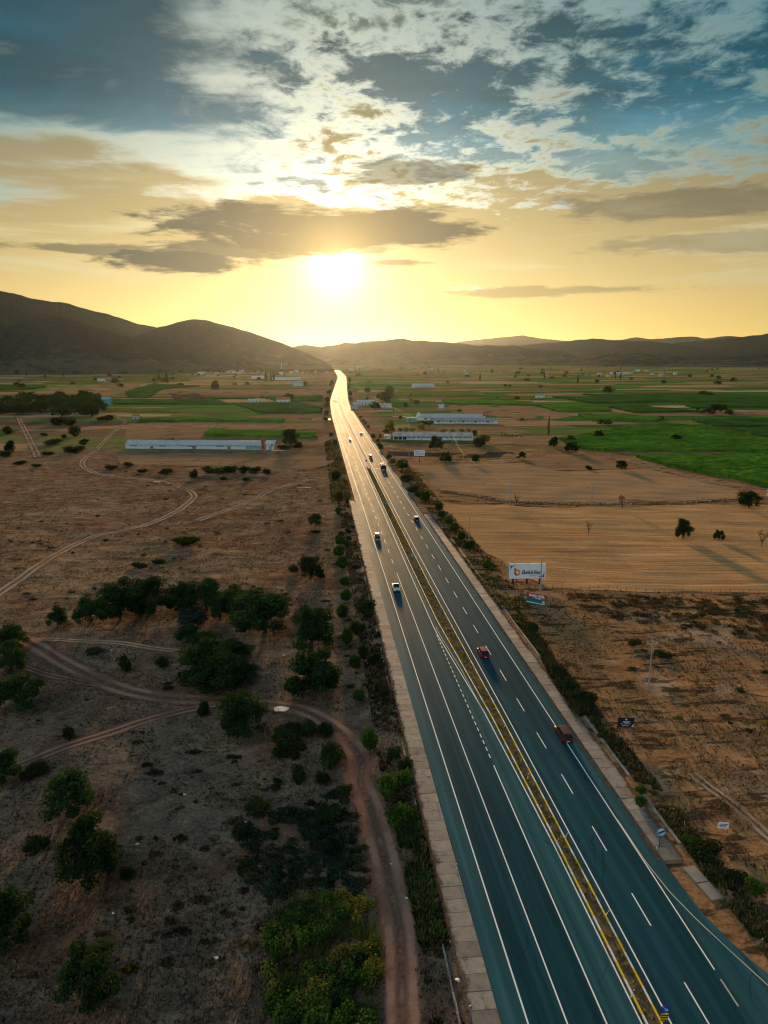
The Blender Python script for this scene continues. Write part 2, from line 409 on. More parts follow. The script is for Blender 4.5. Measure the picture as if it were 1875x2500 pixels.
def b_asphalt(t):
    uv = t.n('ShaderNodeUVMap', uv_map='st').outputs[0]
    s, tt, _ = t.sep(uv)
    pos = t.xyz(s, tt)
    fine = t.noise(pos, 14.0, 3, 0.7)
    blot = t.noise(t.v('MULTIPLY', pos, (1.0, 0.12, 1.0)), 0.55, 5, 0.6, 0.3)
    lane = t.noise(t.v('MULTIPLY', pos, (1.0, 0.004, 1.0)), 1.1, 3, 0.6)
    wide = t.noise(t.v('MULTIPLY', pos, (0.3, 0.02, 1.0)), 1.0, 4, 0.6)
    v = t.m('MULTIPLY', t.lin(fine, 0.3, 0.7, 0.82, 1.18), t.m('MULTIPLY', t.lin(blot, 0.25, 0.75, 0.85, 1.15), t.lin(lane, 0.25, 0.75, 0.68, 1.35)))
    v = t.m('MULTIPLY', v, t.lin(wide, 0.3, 0.7, 0.78, 1.22))
    ph = t.m('ABSOLUTE', t.m('SUBTRACT', t.m('PINGPONG', t.m('SUBTRACT', s, 18.3), 1.8), 0.95))
    v = t.m('MULTIPLY', v, t.lin(t.m('MULTIPLY', t.ss(ph, 0.45, 0.05), t.lin(blot, 0.3, 0.7, 0.3, 1.0)), 0, 1, 1.0, 0.78))
    grit = t.noise(pos, 55.0, 2, 0.8)
    v = t.m('MULTIPLY', v, t.lin(grit, 0.25, 0.75, 0.7, 1.3))
    vo = t.n('ShaderNodeTexVoronoi', {'Vector': t.v('ADD', t.v('MULTIPLY', pos, (0.16, 0.045, 1.0)), t.v('SCALE', t.n('ShaderNodeTexNoise', {'Vector': pos, 'Scale': 0.5}).outputs[1], 0.12)), 'Scale': 1.0}, feature='DISTANCE_TO_EDGE').outputs[0]
    v = t.m('MULTIPLY', v, t.lin(t.m('MULTIPLY', t.ss(vo, 0.008, 0.0), t.ss(wide, 0.42, 0.6)), 0, 1, 1.0, 0.55))
    base = t.mix(t.ss(t.m('ABSOLUTE', t.m('SUBTRACT', s, 28.4)), 9.8, 10.4), (0.015, 0.060, 0.080), (0.032, 0.096, 0.114))
    base = t.mix(t.m('MULTIPLY', t.ss(s, 25.3, 25.9), t.ss(s, 29.2, 28.9)), base, (0.032, 0.100, 0.116))
    # resurfaced pale patch
    patch = t.m('MULTIPLY', t.ss(tt, 566.0, 570.0), t.ss(tt, 640.0, 634.0))
    base = t.mix(t.m('MULTIPLY', patch, 0.6), base, (0.20, 0.19, 0.17))
    col = t.mix(1.0, base, t.xyz(v, v, v), 'MULTIPLY', False)
    rgh = t.m('ADD', t.lin(blot, 0.2, 0.8, 0.50, 0.60), t.m('MULTIPLY', t.m('SUBTRACT', lane, 0.5), -0.18))
    nrm = t.n('ShaderNodeBump', {'Strength': 0.25, 'Distance': 0.01, 'Height': fine}).outputs[0]
    # mild sheen that only shows at grazing angles
    graze = t.m('POWER', t.n('ShaderNodeLayerWeight', {'Blend': 0.5}).outputs['Facing'], 3.0)
    df = t.n('ShaderNodeBsdfDiffuse', {'Color': col, 'Normal': nrm}).outputs[0]
    gl = t.n('ShaderNodeBsdfGlossy', {'Color': (1.0, 1.0, 1.0), 'Roughness': rgh}).outputs[0]
    return t.n('ShaderNodeMixShader', {0: t.m('MULTIPLY', graze, 0.075), 1: df, 2: gl}).outputs[0]
asphalt_m = mat('asphalt', build=b_asphalt)
def b_paint(col, wear=0.35):
    def f(t):
        pos = t.n('ShaderNodeNewGeometry').outputs['Position']
        n1 = t.noise(pos, 3.5, 6, 0.75); n2 = t.noise(pos, 0.25, 3, 0.5)
        k = t.ss(t.m('ADD', t.m('MULTIPLY', n1, 0.7), t.m('MULTIPLY', n2, 0.3)), 0.52, 0.68)
        return t.n('ShaderNodeBsdfPrincipled', {'Base Color': t.mix(t.m('MULTIPLY', k, wear), col, (0.12, 0.12, 0.115)), 'Roughness': 0.7, 'Specular IOR Level': 0.05}).outputs[0]
    return f
paint_m = mat('white_road_paint', build=b_paint((0.86, 0.86, 0.84), 0.35))
old_paint_m = mat('worn_road_paint', build=b_paint((0.52, 0.50, 0.42), 1.0))
kerb_y = mat('kerb_yellow_paint', build=b_paint((0.78, 0.56, 0.05), 0.6))
kerb_w = mat('kerb_white_paint', build=b_paint((0.76, 0.75, 0.70), 0.6))
def b_concrete(col, rnd=0.25):
    def f(t):
        pos = t.n('ShaderNodeNewGeometry').outputs['Position']
        n1 = t.noise(pos, 0.9, 6, 0.7, 0.4); n2 = t.noise(pos, 9.0, 5, 0.75)
        r = t.n('ShaderNodeObjectInfo').outputs['Random']
        v = t.m('MULTIPLY', t.m('MULTIPLY', t.lin(r, 0, 1, 1 - rnd, 1 + rnd), t.lin(n2, 0.25, 0.75, 0.72, 1.28)), t.lin(n1, 0.3, 0.7, 0.70, 1.2))
        c = t.mix(1.0, t.mix(t.ss(n1, 0.42, 0.30), col, (col[0] * .45, col[1] * .46, col[2] * .44)), t.xyz(v, v, v), 'MULTIPLY', False)
        return diffuse(t, c, n2, 0.4, 0.03, 0.85, 0.3)
    return f
concrete_m = mat('weathered_concrete', build=b_concrete((0.25, 0.22, 0.195), 0.3))
concrete_pale = mat('pale_concrete', build=b_concrete((0.48, 0.43, 0.36)))

# ------------------------------------------------------------------ ground
def axis(lo, hi, dlo, dhi, step, growth):
    a = list(np.arange(dlo, dhi + step, step)); st = step
    while a[-1] < hi:
        st *= growth; a.append(a[-1] + st)
    st = step
    while a[0] > lo:
        st *= growth; a.insert(0, a[0] - st)
    return np.array(a)
gx = axis(-18000, 18000, -110, 110, 1.6, 1.06)
gy = axis(-1500, 18500, 20, 260, 1.6, 1.05)
GX, GY = np.meshgrid(gx, gy)
GZ = hz(GX, GY)
nx, ny = len(gx), len(gy)
idx = np.arange(nx * ny).reshape(ny, nx)
fc = np.stack([idx[:-1, :-1], idx[:-1, 1:], idx[1:, 1:], idx[1:, :-1]], -1).reshape(-1, 4)
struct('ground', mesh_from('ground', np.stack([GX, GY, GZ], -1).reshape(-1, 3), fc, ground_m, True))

def strip(name, s0, s1, ts, z, m, cols=1, parent=None, follow=False, lift=0.0, uv=True):
    """ribbon along the road between cross positions s0(t) and s1(t)"""
    ts = np.asarray(ts, float)
    g = lambda q: np.array([q(t) for t in ts]) if callable(q) else np.full(len(ts), float(q))
    a, b = g(s0), g(s1)
    S = np.stack([a + (b - a) * k / cols for k in range(cols + 1)], 1)
    T = np.repeat(ts[:, None], cols + 1, 1)
    X, Y = RP(S, T)
    Z = hz(X, Y) + lift if follow else np.full(X.shape, z)
    n = cols + 1
    id_ = np.arange(len(ts) * n).reshape(len(ts), n)
    f = np.stack([id_[:-1, :-1], id_[:-1, 1:], id_[1:, 1:], id_[1:, :-1]], -1).reshape(-1, 4)
    me = mesh_from(name, np.stack([X, Y, Z], -1).reshape(-1, 3), f, m)
    if uv:
        l = me.uv_layers.new(name='st')
        st = np.stack([S, T], -1).reshape(-1, 2)[f.ravel()]
        l.data.foreach_set('uv', st.astype(np.float32).ravel())
    o = obj(name, me, parent)
    if not parent:
        o['kind'] = 'structure'
    return o
ip = lambda pts: (lambda t: float(np.interp(t, [p[0] for p in pts], [p[1] for p in pts])))
TR = np.concatenate([np.arange(-80, 40, 4), np.arange(40, 400, 1.0), np.arange(400, 3300, 10)])
kerbL = ip([(0, 29.15), (75, 29.15), (108, 28.75), (128, 28.0), (154, 27.0), (200, 26.75), (500, 26.75)])
kerbR = ip([(0, 30.55), (60, 30.5), (108, 30.35), (140, 29.9), (180, 29.45), (260, 29.3), (500, 29.3)])
lineL4 = ip([(0, 28.75), (75, 28.7), (110, 27.9), (147, 25.6), (210, 25.55), (3300, 25.55)])
lineR1 = ip([(0, 31.45), (108, 31.4), (165, 31.0), (233, 30.7), (3300, 30.7)])
edgeR = ip([(-80, 120), (-20, 72), (20, 56), (35, 51), (45, 48), (50, 45.6), (55.3, 43.6), (56.6, 43.0), (59.3, 42.2), (63.2, 41.35), (70, 41.0), (3300, 40.95)])
road = strip('road', 15.85, edgeR, TR, 0.0, asphalt_m, 10)
# edge of the carriageway slab, a real thickness
def mark(name, s, w_, t0, t1, m=None, step=None, z=0.004):
    ts = np.linspace(t0, t1, max(2, int((t1 - t0) / (step or 5)) + 1))
    f = s if callable(s) else (lambda t, q=s: q)
    return strip(name, lambda t: f(t) - w_ / 2, lambda t: f(t) + w_ / 2, ts, z, m or paint_m, 1, road, uv=False)
mark('edge_line', 18.3, 0.17, -80, 3200)
mark('edge_line', lineL4, 0.17, -80, 3200)
mark('edge_line', lineR1, 0.17, -80, 3200)
mark('edge_line', 38.6, 0.16, 56.2, 3200)
mark('edge_line', ip([(0, 66), (30, 53), (45, 47), (54, 42.8), (58.2, 41.5), (62.6, 40.2), (66.9, 39.25), (71.5, 38.8), (80, 38.72)]), 0.14, 20, 80, old_paint_m, 1.0, 0.008)
mark('lane_line', 21.9, 0.16, -80, 192)
mark('lane_line', 25.5, 0.17, -80, 94)
mark('median_taper_line', ip([(94, 28.2), (128, 27.35), (146, 26.15), (200, 25.9)]), 0.12, 94, 150, old_paint_m, 3, 0.008)
dash_l = []
def dashes(s, t0, t1, period, length, w_=0.16, m=None, name='lane_dash'):
    t = t0
    while t < t1:
        mark(name, s, w_, t, t + length, m, length if t < 560 else 6.0)
        t += period
dashes(21.9, 201, 700, 11.9, 4.7)
dashes(34.85, 3.0 - 0.3, 700, 11.9, 4.8)
dashes(25.5, 96, 146, 2.0, 1.15, 0.17, name='turn_lane_dash')
dashes(38.6, 26.5, 56, 6.4, 3.0, 0.15, old_paint_m, name='edge_dash')
for t_ in (352.0, 383.0):
    strip('cross_line', 30.9, 38.4, [t_, t_ + 0.55], 0.005, old_paint_m, 1, road, uv=False)

# concrete margins: rows of separate cast slabs
def slab_mesh(name, w_, l_, seed, h=0.10):
    r = random.Random(seed)
    b = B(); x, y = w_ / 2, l_ / 2; e = 0.025
    j = lambda: r.uniform(-0.02, 0.02)
    lo = [(-x + j(), -y + j()), (x + j(), -y + j()), (x + j(), y + j()), (-x + j(), y + j())]
    v = [(p[0], p[1], -0.25) for p in lo] + [(p[0], p[1], h - e) for p in lo] + [(p[0] * (1 - e / x), p[1] * (1 - e / y), h + j() * 0.3) for p in lo]
    f = [(0, 1, 5, 4), (1, 2, 6, 5), (2, 3, 7, 6), (3, 0, 4, 7), (4, 5, 9, 8), (5, 6, 10, 9), (6, 7, 11, 10), (7, 4, 8, 11), (8, 9, 10, 11)]
    b.add(v, f)
    return b.mesh(name, concrete_m)
def place_row(parent, name, meshes, s, t0, t1, step, z, jit=0.012, skip=()):
    t = t0; i = 0
    while t < t1:
        if not any(a <= t <= b for a, b in skip):
            f = s if callable(s) else (lambda q: s)
            x, y = RP(f(t), t)
            o = bpy.data.objects.new(name, random.choice(meshes) if jit else meshes[i % len(meshes)])
            o.location = (x, y, z + random.uniform(-jit, jit))
            ang = A - math.atan2(f(t + 1) + bend(t + 1) - f(t - 1) - bend(t - 1), 2)
            o.rotation_euler = (random.uniform(-jit, jit) * .4, random.uniform(-jit, jit) * .6, ang)
            link(o, parent)
        t += step; i += 1
lm = thing('concrete_margin', 'long row of pale concrete slabs beside the shoulder on the pasture side of the road', 'pavement')
lm['kind'] = 'structure'
place_row(lm, 'slab', [slab_mesh('slab', 2.62, 1.96, k) for k in range(5)], 14.52, 15, 297, 2.0, -0.07)
rm = thing('concrete_margin', 'row of concrete slabs beside the shoulder on the billboard side of the road', 'pavement')
rm['kind'] = 'structure'
place_row(rm, 'slab', [slab_mesh('slab', 2.45, 2.46, 20 + k) for k in range(5)], 42.25, 73, 268, 2.5, -0.07, 0.018)
bs = [slab_mesh('broken_slab', 1.6, 2.6, 40 + k) for k in range(2)]
place_row(rm, 'slab', bs, lambda t: 43.6 + (70 - t) * 0.12, 66.5, 72, 2.75, -0.06, 0.02)
le = thing('drain_edging', 'narrow concrete edging blocks along the drain below the billboards', 'edging')
le['kind'] = 'structure'
eb = [slab_mesh('edging_block', 0.42, 2.9, 60 + k, 0.16) for k in range(3)]
place_row(le, 'edging_block', eb, lambda t: 44.6 - 0.0 * t, 76, 268, 3.0, -0.06, 0.03, skip=((86, 88),))
l2 = thing('drain_edging', 'thin weathered concrete edging between the dirt track and the slabs', 'edging')
l2['kind'] = 'structure'
eb2 = [slab_mesh('edging_block', 0.22, 2.4, 70 + k, 0.2) for k in range(3)]
place_row(l2, 'edging_block', eb2, 12.05, 30, 72, 2.5, -0.16, 0.04)
place_row(l2, 'edging_block', eb2, 12.55, 84, 210, 2.5, -0.2, 0.05, skip=((104, 118), (150, 160)))

# median between the carriageways
def kerb_mesh(m):
    b = B()
    b.add([(-.11, -.99, -.1), (.11, -.99, -.1), (.11, .99, -.1), (-.11, .99, -.1), (-.10, -.98, .15), (.10, -.98, .15), (.10, .98, .15), (-.10, .98, .15)],
          [(0, 3, 2, 1), (4, 5, 6, 7), (0, 1, 5, 4), (1, 2, 6, 5), (2, 3, 7, 6), (3, 0, 4, 7)])
    return b.mesh('kerb_stone', m)
km = [kerb_mesh(kerb_y), kerb_mesh(kerb_w)]
kl = thing('median_kerb', 'yellow and white painted kerb on the turning lane side of the median', 'kerb'); kl['kind'] = 'structure'
place_row(kl, 'kerb_stone', km, kerbL, 21, 383, 2.0, 0, 0)
kr = thing('median_kerb', 'yellow and white painted kerb on the red car side of the median', 'kerb'); kr['kind'] = 'structure'
place_row(kr, 'kerb_stone', km, kerbR, 20, 383, 2.0, 0, 0)
def b_median(t):
    pos = t.n('ShaderNodeNewGeometry').outputs['Position']
    n = t.m('ADD', t.m('MULTIPLY', t.noise(pos, 0.7, 5, 0.65), 0.5), t.m('MULTIPLY', t.noise(pos, 4.0, 5, 0.7), 0.5))
    c = ramp(t, n, [(0.3, (0.05, 0.038, 0.026)), (0.5, (0.15, 0.108, 0.058)), (0.7, (0.30, 0.21, 0.09))])
    return diffuse(t, c, n, 0.8, 0.3)
median_m = mat('median_soil', build=b_median)
TM = np.arange(20, 384, 1.0)
strip('median', lambda t: kerbL(t) + 0.09, lambda t: kerbR(t) - 0.09, TM, 0.10, median_m, 3)
strip('median', 26.75, 29.3, np.arange(384.5, 3300, 10), 0.06, concrete_m, 1)

# ------------------------------------------------------------------ hills
def b_hill(t):
    pos = t.n('ShaderNodeNewGeometry').outputs['Position']
    big = t.noise(pos, 0.0022, 5, 0.6, 0.4); mid = t.noise(pos, 0.012, 6, 0.65, 0.3); fine = t.noise(pos, 0.06, 5, 0.75)
    z = t.sep(pos)[2]
    wood = t.mix(t.ss(fine, 0.35, 0.7), (0.010, 0.032, 0.033), (0.032, 0.066, 0.062))
    open_ = t.mix(t.ss(fine, 0.35, 0.7), (0.075, 0.074, 0.054), (0.16, 0.14, 0.095))
    k = t.ss(t.m('ADD', t.m('MULTIPLY', mid, 0.6), t.m('ADD', t.m('MULTIPLY', big, 0.5), t.lin(z, 0, 110, 0.12, -0.12))), 0.55, 0.66)
    return diffuse(t, t.mix(t.m('MULTIPLY', k, 0.85), wood, open_), t.m('ADD', t.m('MULTIPLY', mid, 3.0), fine), 1.0, 14.0)
hill_m = mat('wooded_hill', build=b_hill)
RIDGES={
 'far_left':(0.72,[(-3085,4186,438),(-2902,4315,508),(-2710,4438,500),(-2556,4528,482),(-2393,4616,456),(-2222,4702,417),(-2038,4784,394),(-1912,4836,351),(-1781,4886,316),(-1646,4933,274),(-1534,4969,249),(-1392,5010,177),(-1279,5040,68),(-1223,5054,-5)]),
 'dome':(0.7,[(-1627,3980,-5),(-1510,4026,67),(-1413,4061,152),(-1280,4105,213),(-1170,4138,246),(-1084,4161,262),(-998,4183,257),(-873,4211,228),(-745,4235,185),(-615,4256,140),(-536,4266,111),(-443,4277,74),(-362,4285,38),(-295,4290,-5),(-254,4292,-5)]),
 'spur':(0.8,[(-2025,2854,249),(-1903,2937,228),(-1770,3020,205),(-1668,3077,198),(-1577,3125,186),(-1495,3165,214),(-1419,3200,227),(-1351,3229,215),(-1292,3253,188),(-1221,3280,169),(-1167,3300,152),(-1095,3324,112),(-1020,3348,78),(-962,3365,44),(-924,3376,21),(-875,3389,-5)]),
 'low_spur':(0.86,[(-1779,2600,129),(-1600,2713,115),(-1468,2787,99),(-1412,2816,91),(-1356,2843,65),(-1298,2870,51),(-1227,2901,69),(-1154,2931,76),(-1089,2956,65),(-1006,2985,46),(-920,3013,29),(-850,3033,19),(-778,3052,-5)]),
 'gap':(0.75,[(-1198,7404,-5),(-1030,7429,95),(-912,7444,160),(-794,7458,176),(-724,7465,165),(-642,7473,151),(-535,7481,170),(-416,7488,191),(-273,7495,193),(-130,7499,216),(10,7500,217),(203,7497,230),(418,7488,200),(585,7477,142),(775,7460,49),(967,7437,-5)]),
 'right_near':(0.8,[(-660,6165,-5),(-522,6178,58),(-364,6189,125),(-206,6197,169),(-9,6200,192),(149,6198,202),(385,6188,184),(580,6173,173),(832,6144,145),(1099,6102,151),(1193,6084,126),(1342,6053,114),(1489,6019,95),(1616,5986,67),(1741,5950,35),(1882,5907,2),(2020,5862,-5)]),
 'right_mid':(0.74,[(1075,8936,-5),(1267,8910,84),(1459,8881,156),(1676,8843,194),(2077,8757,225),(2463,8656,266),(2715,8581,243),(3080,8457,235),(3431,8320,186),(3700,8204,146),(4000,8062,107),(4286,7914,57),(4484,7803,-5),(4581,7747,-5)]),
 'right_low':(0.85,[(1334,5233,-5),(1455,5200,42),(1575,5165,74),(1723,5118,90),(1897,5056,71),(2065,4990,58),(2225,4920,50),(2327,4873,61),(2522,4775,73),(2684,4686,87),(2901,4555,72),(3105,4418,17),(3199,4350,-3)]),
 'right_edge':(0.75,[(3477,9907,-5),(3737,9813,178),(3921,9740,241),(4232,9609,265),(4506,9484,292),(4880,9297,339),(5301,9064,379),(5813,8744,327),(6369,8348,161),(6713,8073,-5)]),
 'ghost':(0.8,[(954,16973,-5),(1379,16944,306),(1751,16910,389),(2539,16809,471),(3158,16704,530),(3567,16621,456),(4070,16506,402),(4657,16350,368),(4941,16266,397),(5268,16163,415),(5540,16072,477),(5815,15975,425),(6036,15892,438),(6594,15669,481),(6849,15559,426),(7251,15376,483),(7685,15164,430),(8239,14870,469),(8946,14456,324),(9469,14119,-5)]),
}
def hill(key, ff, pts, nu=150, nv=46):
    P_ = np.array(pts, float)
    L = np.concatenate([[0], np.cumsum(np.hypot(np.diff(P_[:, 0]), np.diff(P_[:, 1])))])
    u = np.linspace(0, L[-1], nu)
    # smooth interpolation of the crest
    cr = np.stack([np.interp(u, L, P_[:, k]) for k in range(3)], 1)
    kz = np.array([.25, .5, .25])
    for _ in range(1):
        cr[1:-1, 2] = np.convolve(cr[:, 2], kz, 'valid')
    dist = np.hypot(cr[:, 0], cr[:, 1])
    rough = min(9.0, 0.0016 * dist.mean())
    cr[:, 2] += (fbm(u / 90.0, u * 0 + len(key), 4) - 0.47) * 2 * rough * np.clip(cr[:, 2] / 60, 0, 1)
    v = np.concatenate([np.linspace(0, 1, nv), 1 + np.linspace(0.06, 0.7, 12)])
    UU, VV = np.meshgrid(np.arange(nu), v, indexing='ij')
    rad = dist[UU] * (ff + (1 - ff) * VV)
    dirx = (cr[:, 0] / dist)[UU]; diry = (cr[:, 1] / dist)[UU]
    X = dirx * rad; Y = diry * rad
    n1 = fbm(X / 620 + len(key) * 3.1, Y / 620, 5)
    n2 = np.abs(fbm(X / 420 + 11 + len(key), Y / 1100 + 5, 5) - 0.48) * 2
    front = np.clip(VV, 0, 1)
    prof = np.where(VV <= 1, (0.62 * front + 0.38 * front * front * (3 - 2 * front)) ** 1.12, 1 - ((VV - 1) / 0.7) ** 1.5 * 1.05)
    env = np.clip(front * (1 - front) * 4, 0, 1) * (VV <= 1)
    zr = np.maximum(cr[:, 2], 0)[UU]
    Z = zr * prof + env * zr * (0.42 * (n1 - 0.48) - 0.55 * n2 + 0.06)
    Z = np.where(VV > 1, zr * prof, np.minimum(Z, zr * (front ** 0.55)))
    Z = np.where(cr[UU, 2] < 0, -6, Z - 1.6 * (VV < 0.02) * 3)
    n = len(v)
    id_ = np.arange(nu * n).reshape(nu, n)
    f = np.stack([id_[:-1, :-1], id_[1:, :-1], id_[1:, 1:], id_[:-1, 1:]], -1).reshape(-1, 4)
    struct('hill', mesh_from('hill', np.stack([X, Y, Z], -1).reshape(-1, 3), f, hill_m, True))
for k_, (ff_, pts_) in RIDGES.items():
    hill(k_, ff_, pts_)

# ------------------------------------------------------------------ air
hz_m = bpy.data.materials.new('haze_air'); hz_m.use_nodes = True
t_ = NT(hz_m.node_tree)
vol = t_.n('ShaderNodeVolumePrincipled', {'Color': (0.80, 0.90, 0.96), 'Density': 0.48e-5, 'Anisotropy': 0.82})
t_.n('ShaderNodeOutputMaterial', {1: vol.outputs[0]})
hb = B().box(-19500, 19500, -2000, 19500, -8, 545)
tag(hb.obj('haze', hz_m), 'thin golden evening haze filling the valley air', 'haze', kind='stuff')
OAKS=[
(-43.1,86.1,7.2,6.0),(-35.2,73.1,7.5,8.3),(-40.3,63.7,5.7,6.8),(-28.6,57.4,6.1,6.0),(-55.6,93.2,4.9,5.3),(-23.1,106.1,7.4,8.3),(-68.5,156.4,8.1,5.6),(-75.1,153.9,4.8,4.7),(-62.7,159.6,11.0,8.9),(-56.8,161.9,9.5,9.1),(-49.3,165.0,8.0,7.1),(-43.8,166.1,12.0,7.9),(-39.1,160.1,4.4,5.4),(-36.8,165.1,9.1,5.8),(-27.0,151.1,13.1,8.9),(-32.5,157.5,8.2,6.1),(-42.6,146.3,5.1,3.6),(-38.2,140.8,5.9,4.1),(-34.7,126.8,9.0,7.1),(-31.5,137.4,6.3,3.2),(-31.2,123.3,10.0,5.8),(-26.9,125.8,5.3,4.1),(-15.2,140.0,8.8,9.1),(-12.9,119.5,8.9,8.9),(-20.6,191.4,6.5,5.9),(-79.7,142.5,6.5,4.7),(-73.4,129.8,5.5,6.3),(-65.0,115.4,7.8,5.6),]
FIELD_TREES=[
(34.1,464.2,9.9,9.6),(35.7,407.9,7.0,6.8),(53.2,407.6,5.1,5.0),(83.6,426.4,4.9,4.3),(120.8,455.0,10.2,7.2),(134.1,509.4,7.0,5.1),(161.6,534.7,8.0,6.4),(211.6,513.5,7.4,5.5),(130.3,384.6,7.0,4.9),(373.0,1196.3,17.8,12.7),(101.0,232.6,5.7,7.3),(112.8,231.6,3.8,3.8),(148.8,283.4,8.5,7.3),(-64.2,489.6,12.0,12.5),(-608.5,1632.6,20.0,14.3),(-309.3,1319.5,15.3,18.7),(-135.0,1018.4,16.5,10.2),(-25.3,255.2,5.1,4.7),]
BARE=[
(122.9,223.3,3.8,5.1),(70.0,235.5,2.4,4.8),(97.0,282.8,4.3,5.4),(54.5,285.8,3.1,4.5),]
ROUND_LEFT=[
(-23.7,349.4,4.6,4.5),(-18.0,271.2,2.7,3.0),(-14.6,235.0,2.5,2.1),(-14.3,223.5,4.2,3.3),(-13.8,210.8,4.2,3.4),(-12.1,197.9,4.2,3.6),(-10.5,182.1,3.0,3.0),(-9.5,169.8,3.5,3.6),(-9.7,158.1,3.2,4.0),(-7.9,142.1,2.9,4.4),(-5.6,130.3,2.8,3.3),(-4.5,117.0,2.5,2.8),(-2.2,100.4,3.1,4.1),]
ROUND_RIGHT=[
(17.1,288.4,4.8,5.2),(21.6,273.8,3.7,3.4),(21.8,262.1,3.3,2.9),(10.0,375.5,6.8,6.6),(4.9,397.6,3.9,3.6),(2.8,415.9,3.6,3.2),(23.6,250.6,3.5,3.4),(24.6,240.6,3.6,3.4),(25.6,227.5,2.9,3.6),(27.3,217.7,3.3,2.7),(29.9,197.2,2.8,2.4),]
SHRUBS=[
(-51.3,105.2,2.3,2.8),(-52.0,95.3,4.5,1.7),(-44.1,78.9,3.2,2.1),(-30.8,73.9,2.2,1.5),(-31.5,113.8,2.4,3.0),(-12.5,107.1,3.1,2.9),(-15.6,104.2,4.9,3.2),(-8.1,96.7,3.9,5.8),(-17.4,86.8,3.5,2.1),(-18.6,81.5,2.1,1.9),(-4.5,60.6,3.1,3.1),(-58.4,161.5,5.0,3.6),(-45.7,157.1,8.2,4.9),(-51.5,131.3,3.0,4.0),(-44.8,132.9,2.8,2.3),(-61.2,139.9,3.9,1.2),(-65.9,228.0,10.0,3.0),(-72.6,202.2,4.8,1.7),(-26.2,197.2,3.0,2.7),(-17.9,192.0,2.6,2.0),(-97.6,359.4,4.2,4.9),(-19.3,296.6,5.1,5.6),(-4.1,159.3,4.4,5.1),(-6.0,149.3,3.6,3.6),(-4.5,136.3,2.4,4.1),(-1.8,132.1,2.8,3.3),(-24.3,245.0,3.3,1.0),(-67.8,206.6,4.2,1.6),(0.5,88.8,3.7,3.8),(2.8,91.7,2.7,2.4),(2.1,82.9,4.7,2.7),(3.5,79.9,2.7,1.6),(2.8,94.4,2.1,2.0),(36.2,89.4,1.5,1.1),(35.1,86.4,2.1,1.5),(39.6,76.4,4.0,2.2),(38.6,78.0,2.6,1.5),(42.6,70.4,2.4,2.0),(41.8,72.6,2.2,1.2),(37.5,106.4,1.1,0.9),(35.1,104.4,1.5,0.8),(35.4,115.0,3.3,2.3),(33.9,127.2,3.6,2.5),(34.2,121.3,3.9,2.8),(35.7,116.0,4.1,3.1),(33.1,149.9,3.1,2.2),(57.5,137.2,4.3,1.4),(53.9,143.5,3.5,1.5),(-303.4,574.9,10.3,8.2),(-244.7,462.5,7.6,9.7),(-236.2,440.3,7.2,5.6),(-242.8,557.2,10.9,10.6),(-211.4,498.7,7.4,5.5),(-294.2,642.4,12.6,10.1),(-283.9,640.5,12.5,9.1),(-270.1,694.5,18.1,6.4),(-266.7,556.7,5.5,3.5),(-244.1,542.6,4.4,4.3),(-235.0,504.1,13.2,4.9),(-145.9,400.1,6.6,2.7),(-151.7,391.0,9.0,2.7),(-116.1,374.9,9.9,3.0),(-201.8,460.0,13.6,5.4),(-130.2,380.5,6.3,2.1),(-97.2,359.1,4.2,5.8),(-81.8,355.3,4.1,1.6),(-68.7,351.3,5.8,2.0),(-93.8,375.8,7.5,4.7),(-87.5,375.4,7.5,4.2),(-81.7,377.2,8.7,5.2),(-75.5,377.6,7.5,4.7),(-69.0,375.9,7.5,4.5),(-62.3,373.4,5.6,3.5),(-58.6,482.7,7.9,5.2),(-66.5,474.4,9.3,4.1),(-23.7,349.1,4.2,4.5),(-213.8,448.3,8.8,2.7),(-211.9,410.6,8.1,2.4),(-196.6,398.4,6.6,2.0),(10.9,343.0,8.0,4.8),(13.2,315.6,6.3,4.0),(14.8,304.8,4.1,2.9),(116.2,484.6,7.2,8.4),(112.1,385.3,3.8,2.9),(66.6,488.1,12.0,8.4),(18.0,308.0,3.1,1.9),]
YELLOW=[
(4.8,569.5,8.4,10.9),(31.0,591.8,7.0,6.8),(127.3,550.1,3.2,13.9),]
POPLARS=[
(-284.7,1739.1,9.0,25.7),(-276.4,1765.1,5.7,23.4),(-276.5,1810.6,7.0,22.8),(-512.7,1704.4,12.1,24.1),(-577.0,1850.0,10.7,17.4),(-1114.8,2253.9,5.8,21.3),(-966.2,2059.4,6.6,15.5),]
HEDGE=[
(13.3,576.8,4.5,3.6),(17.8,569.5,5.6,4.3),(22.7,575.6,5.6,4.0),(40.2,629.6,6.2,5.2),(35.7,630.0,5.3,6.0),(48.1,576.3,5.6,2.9),(55.5,575.1,5.6,2.9),(62.5,570.4,5.6,3.2),(68.2,571.3,4.9,3.6),(70.0,551.9,5.1,4.2),(92.5,556.3,2.2,1.6),(95.0,554.8,2.2,1.8),(97.3,552.3,2.2,1.7),(98.9,546.3,2.3,1.9),(100.9,541.4,2.3,1.9),(104.3,538.6,2.5,2.0),]
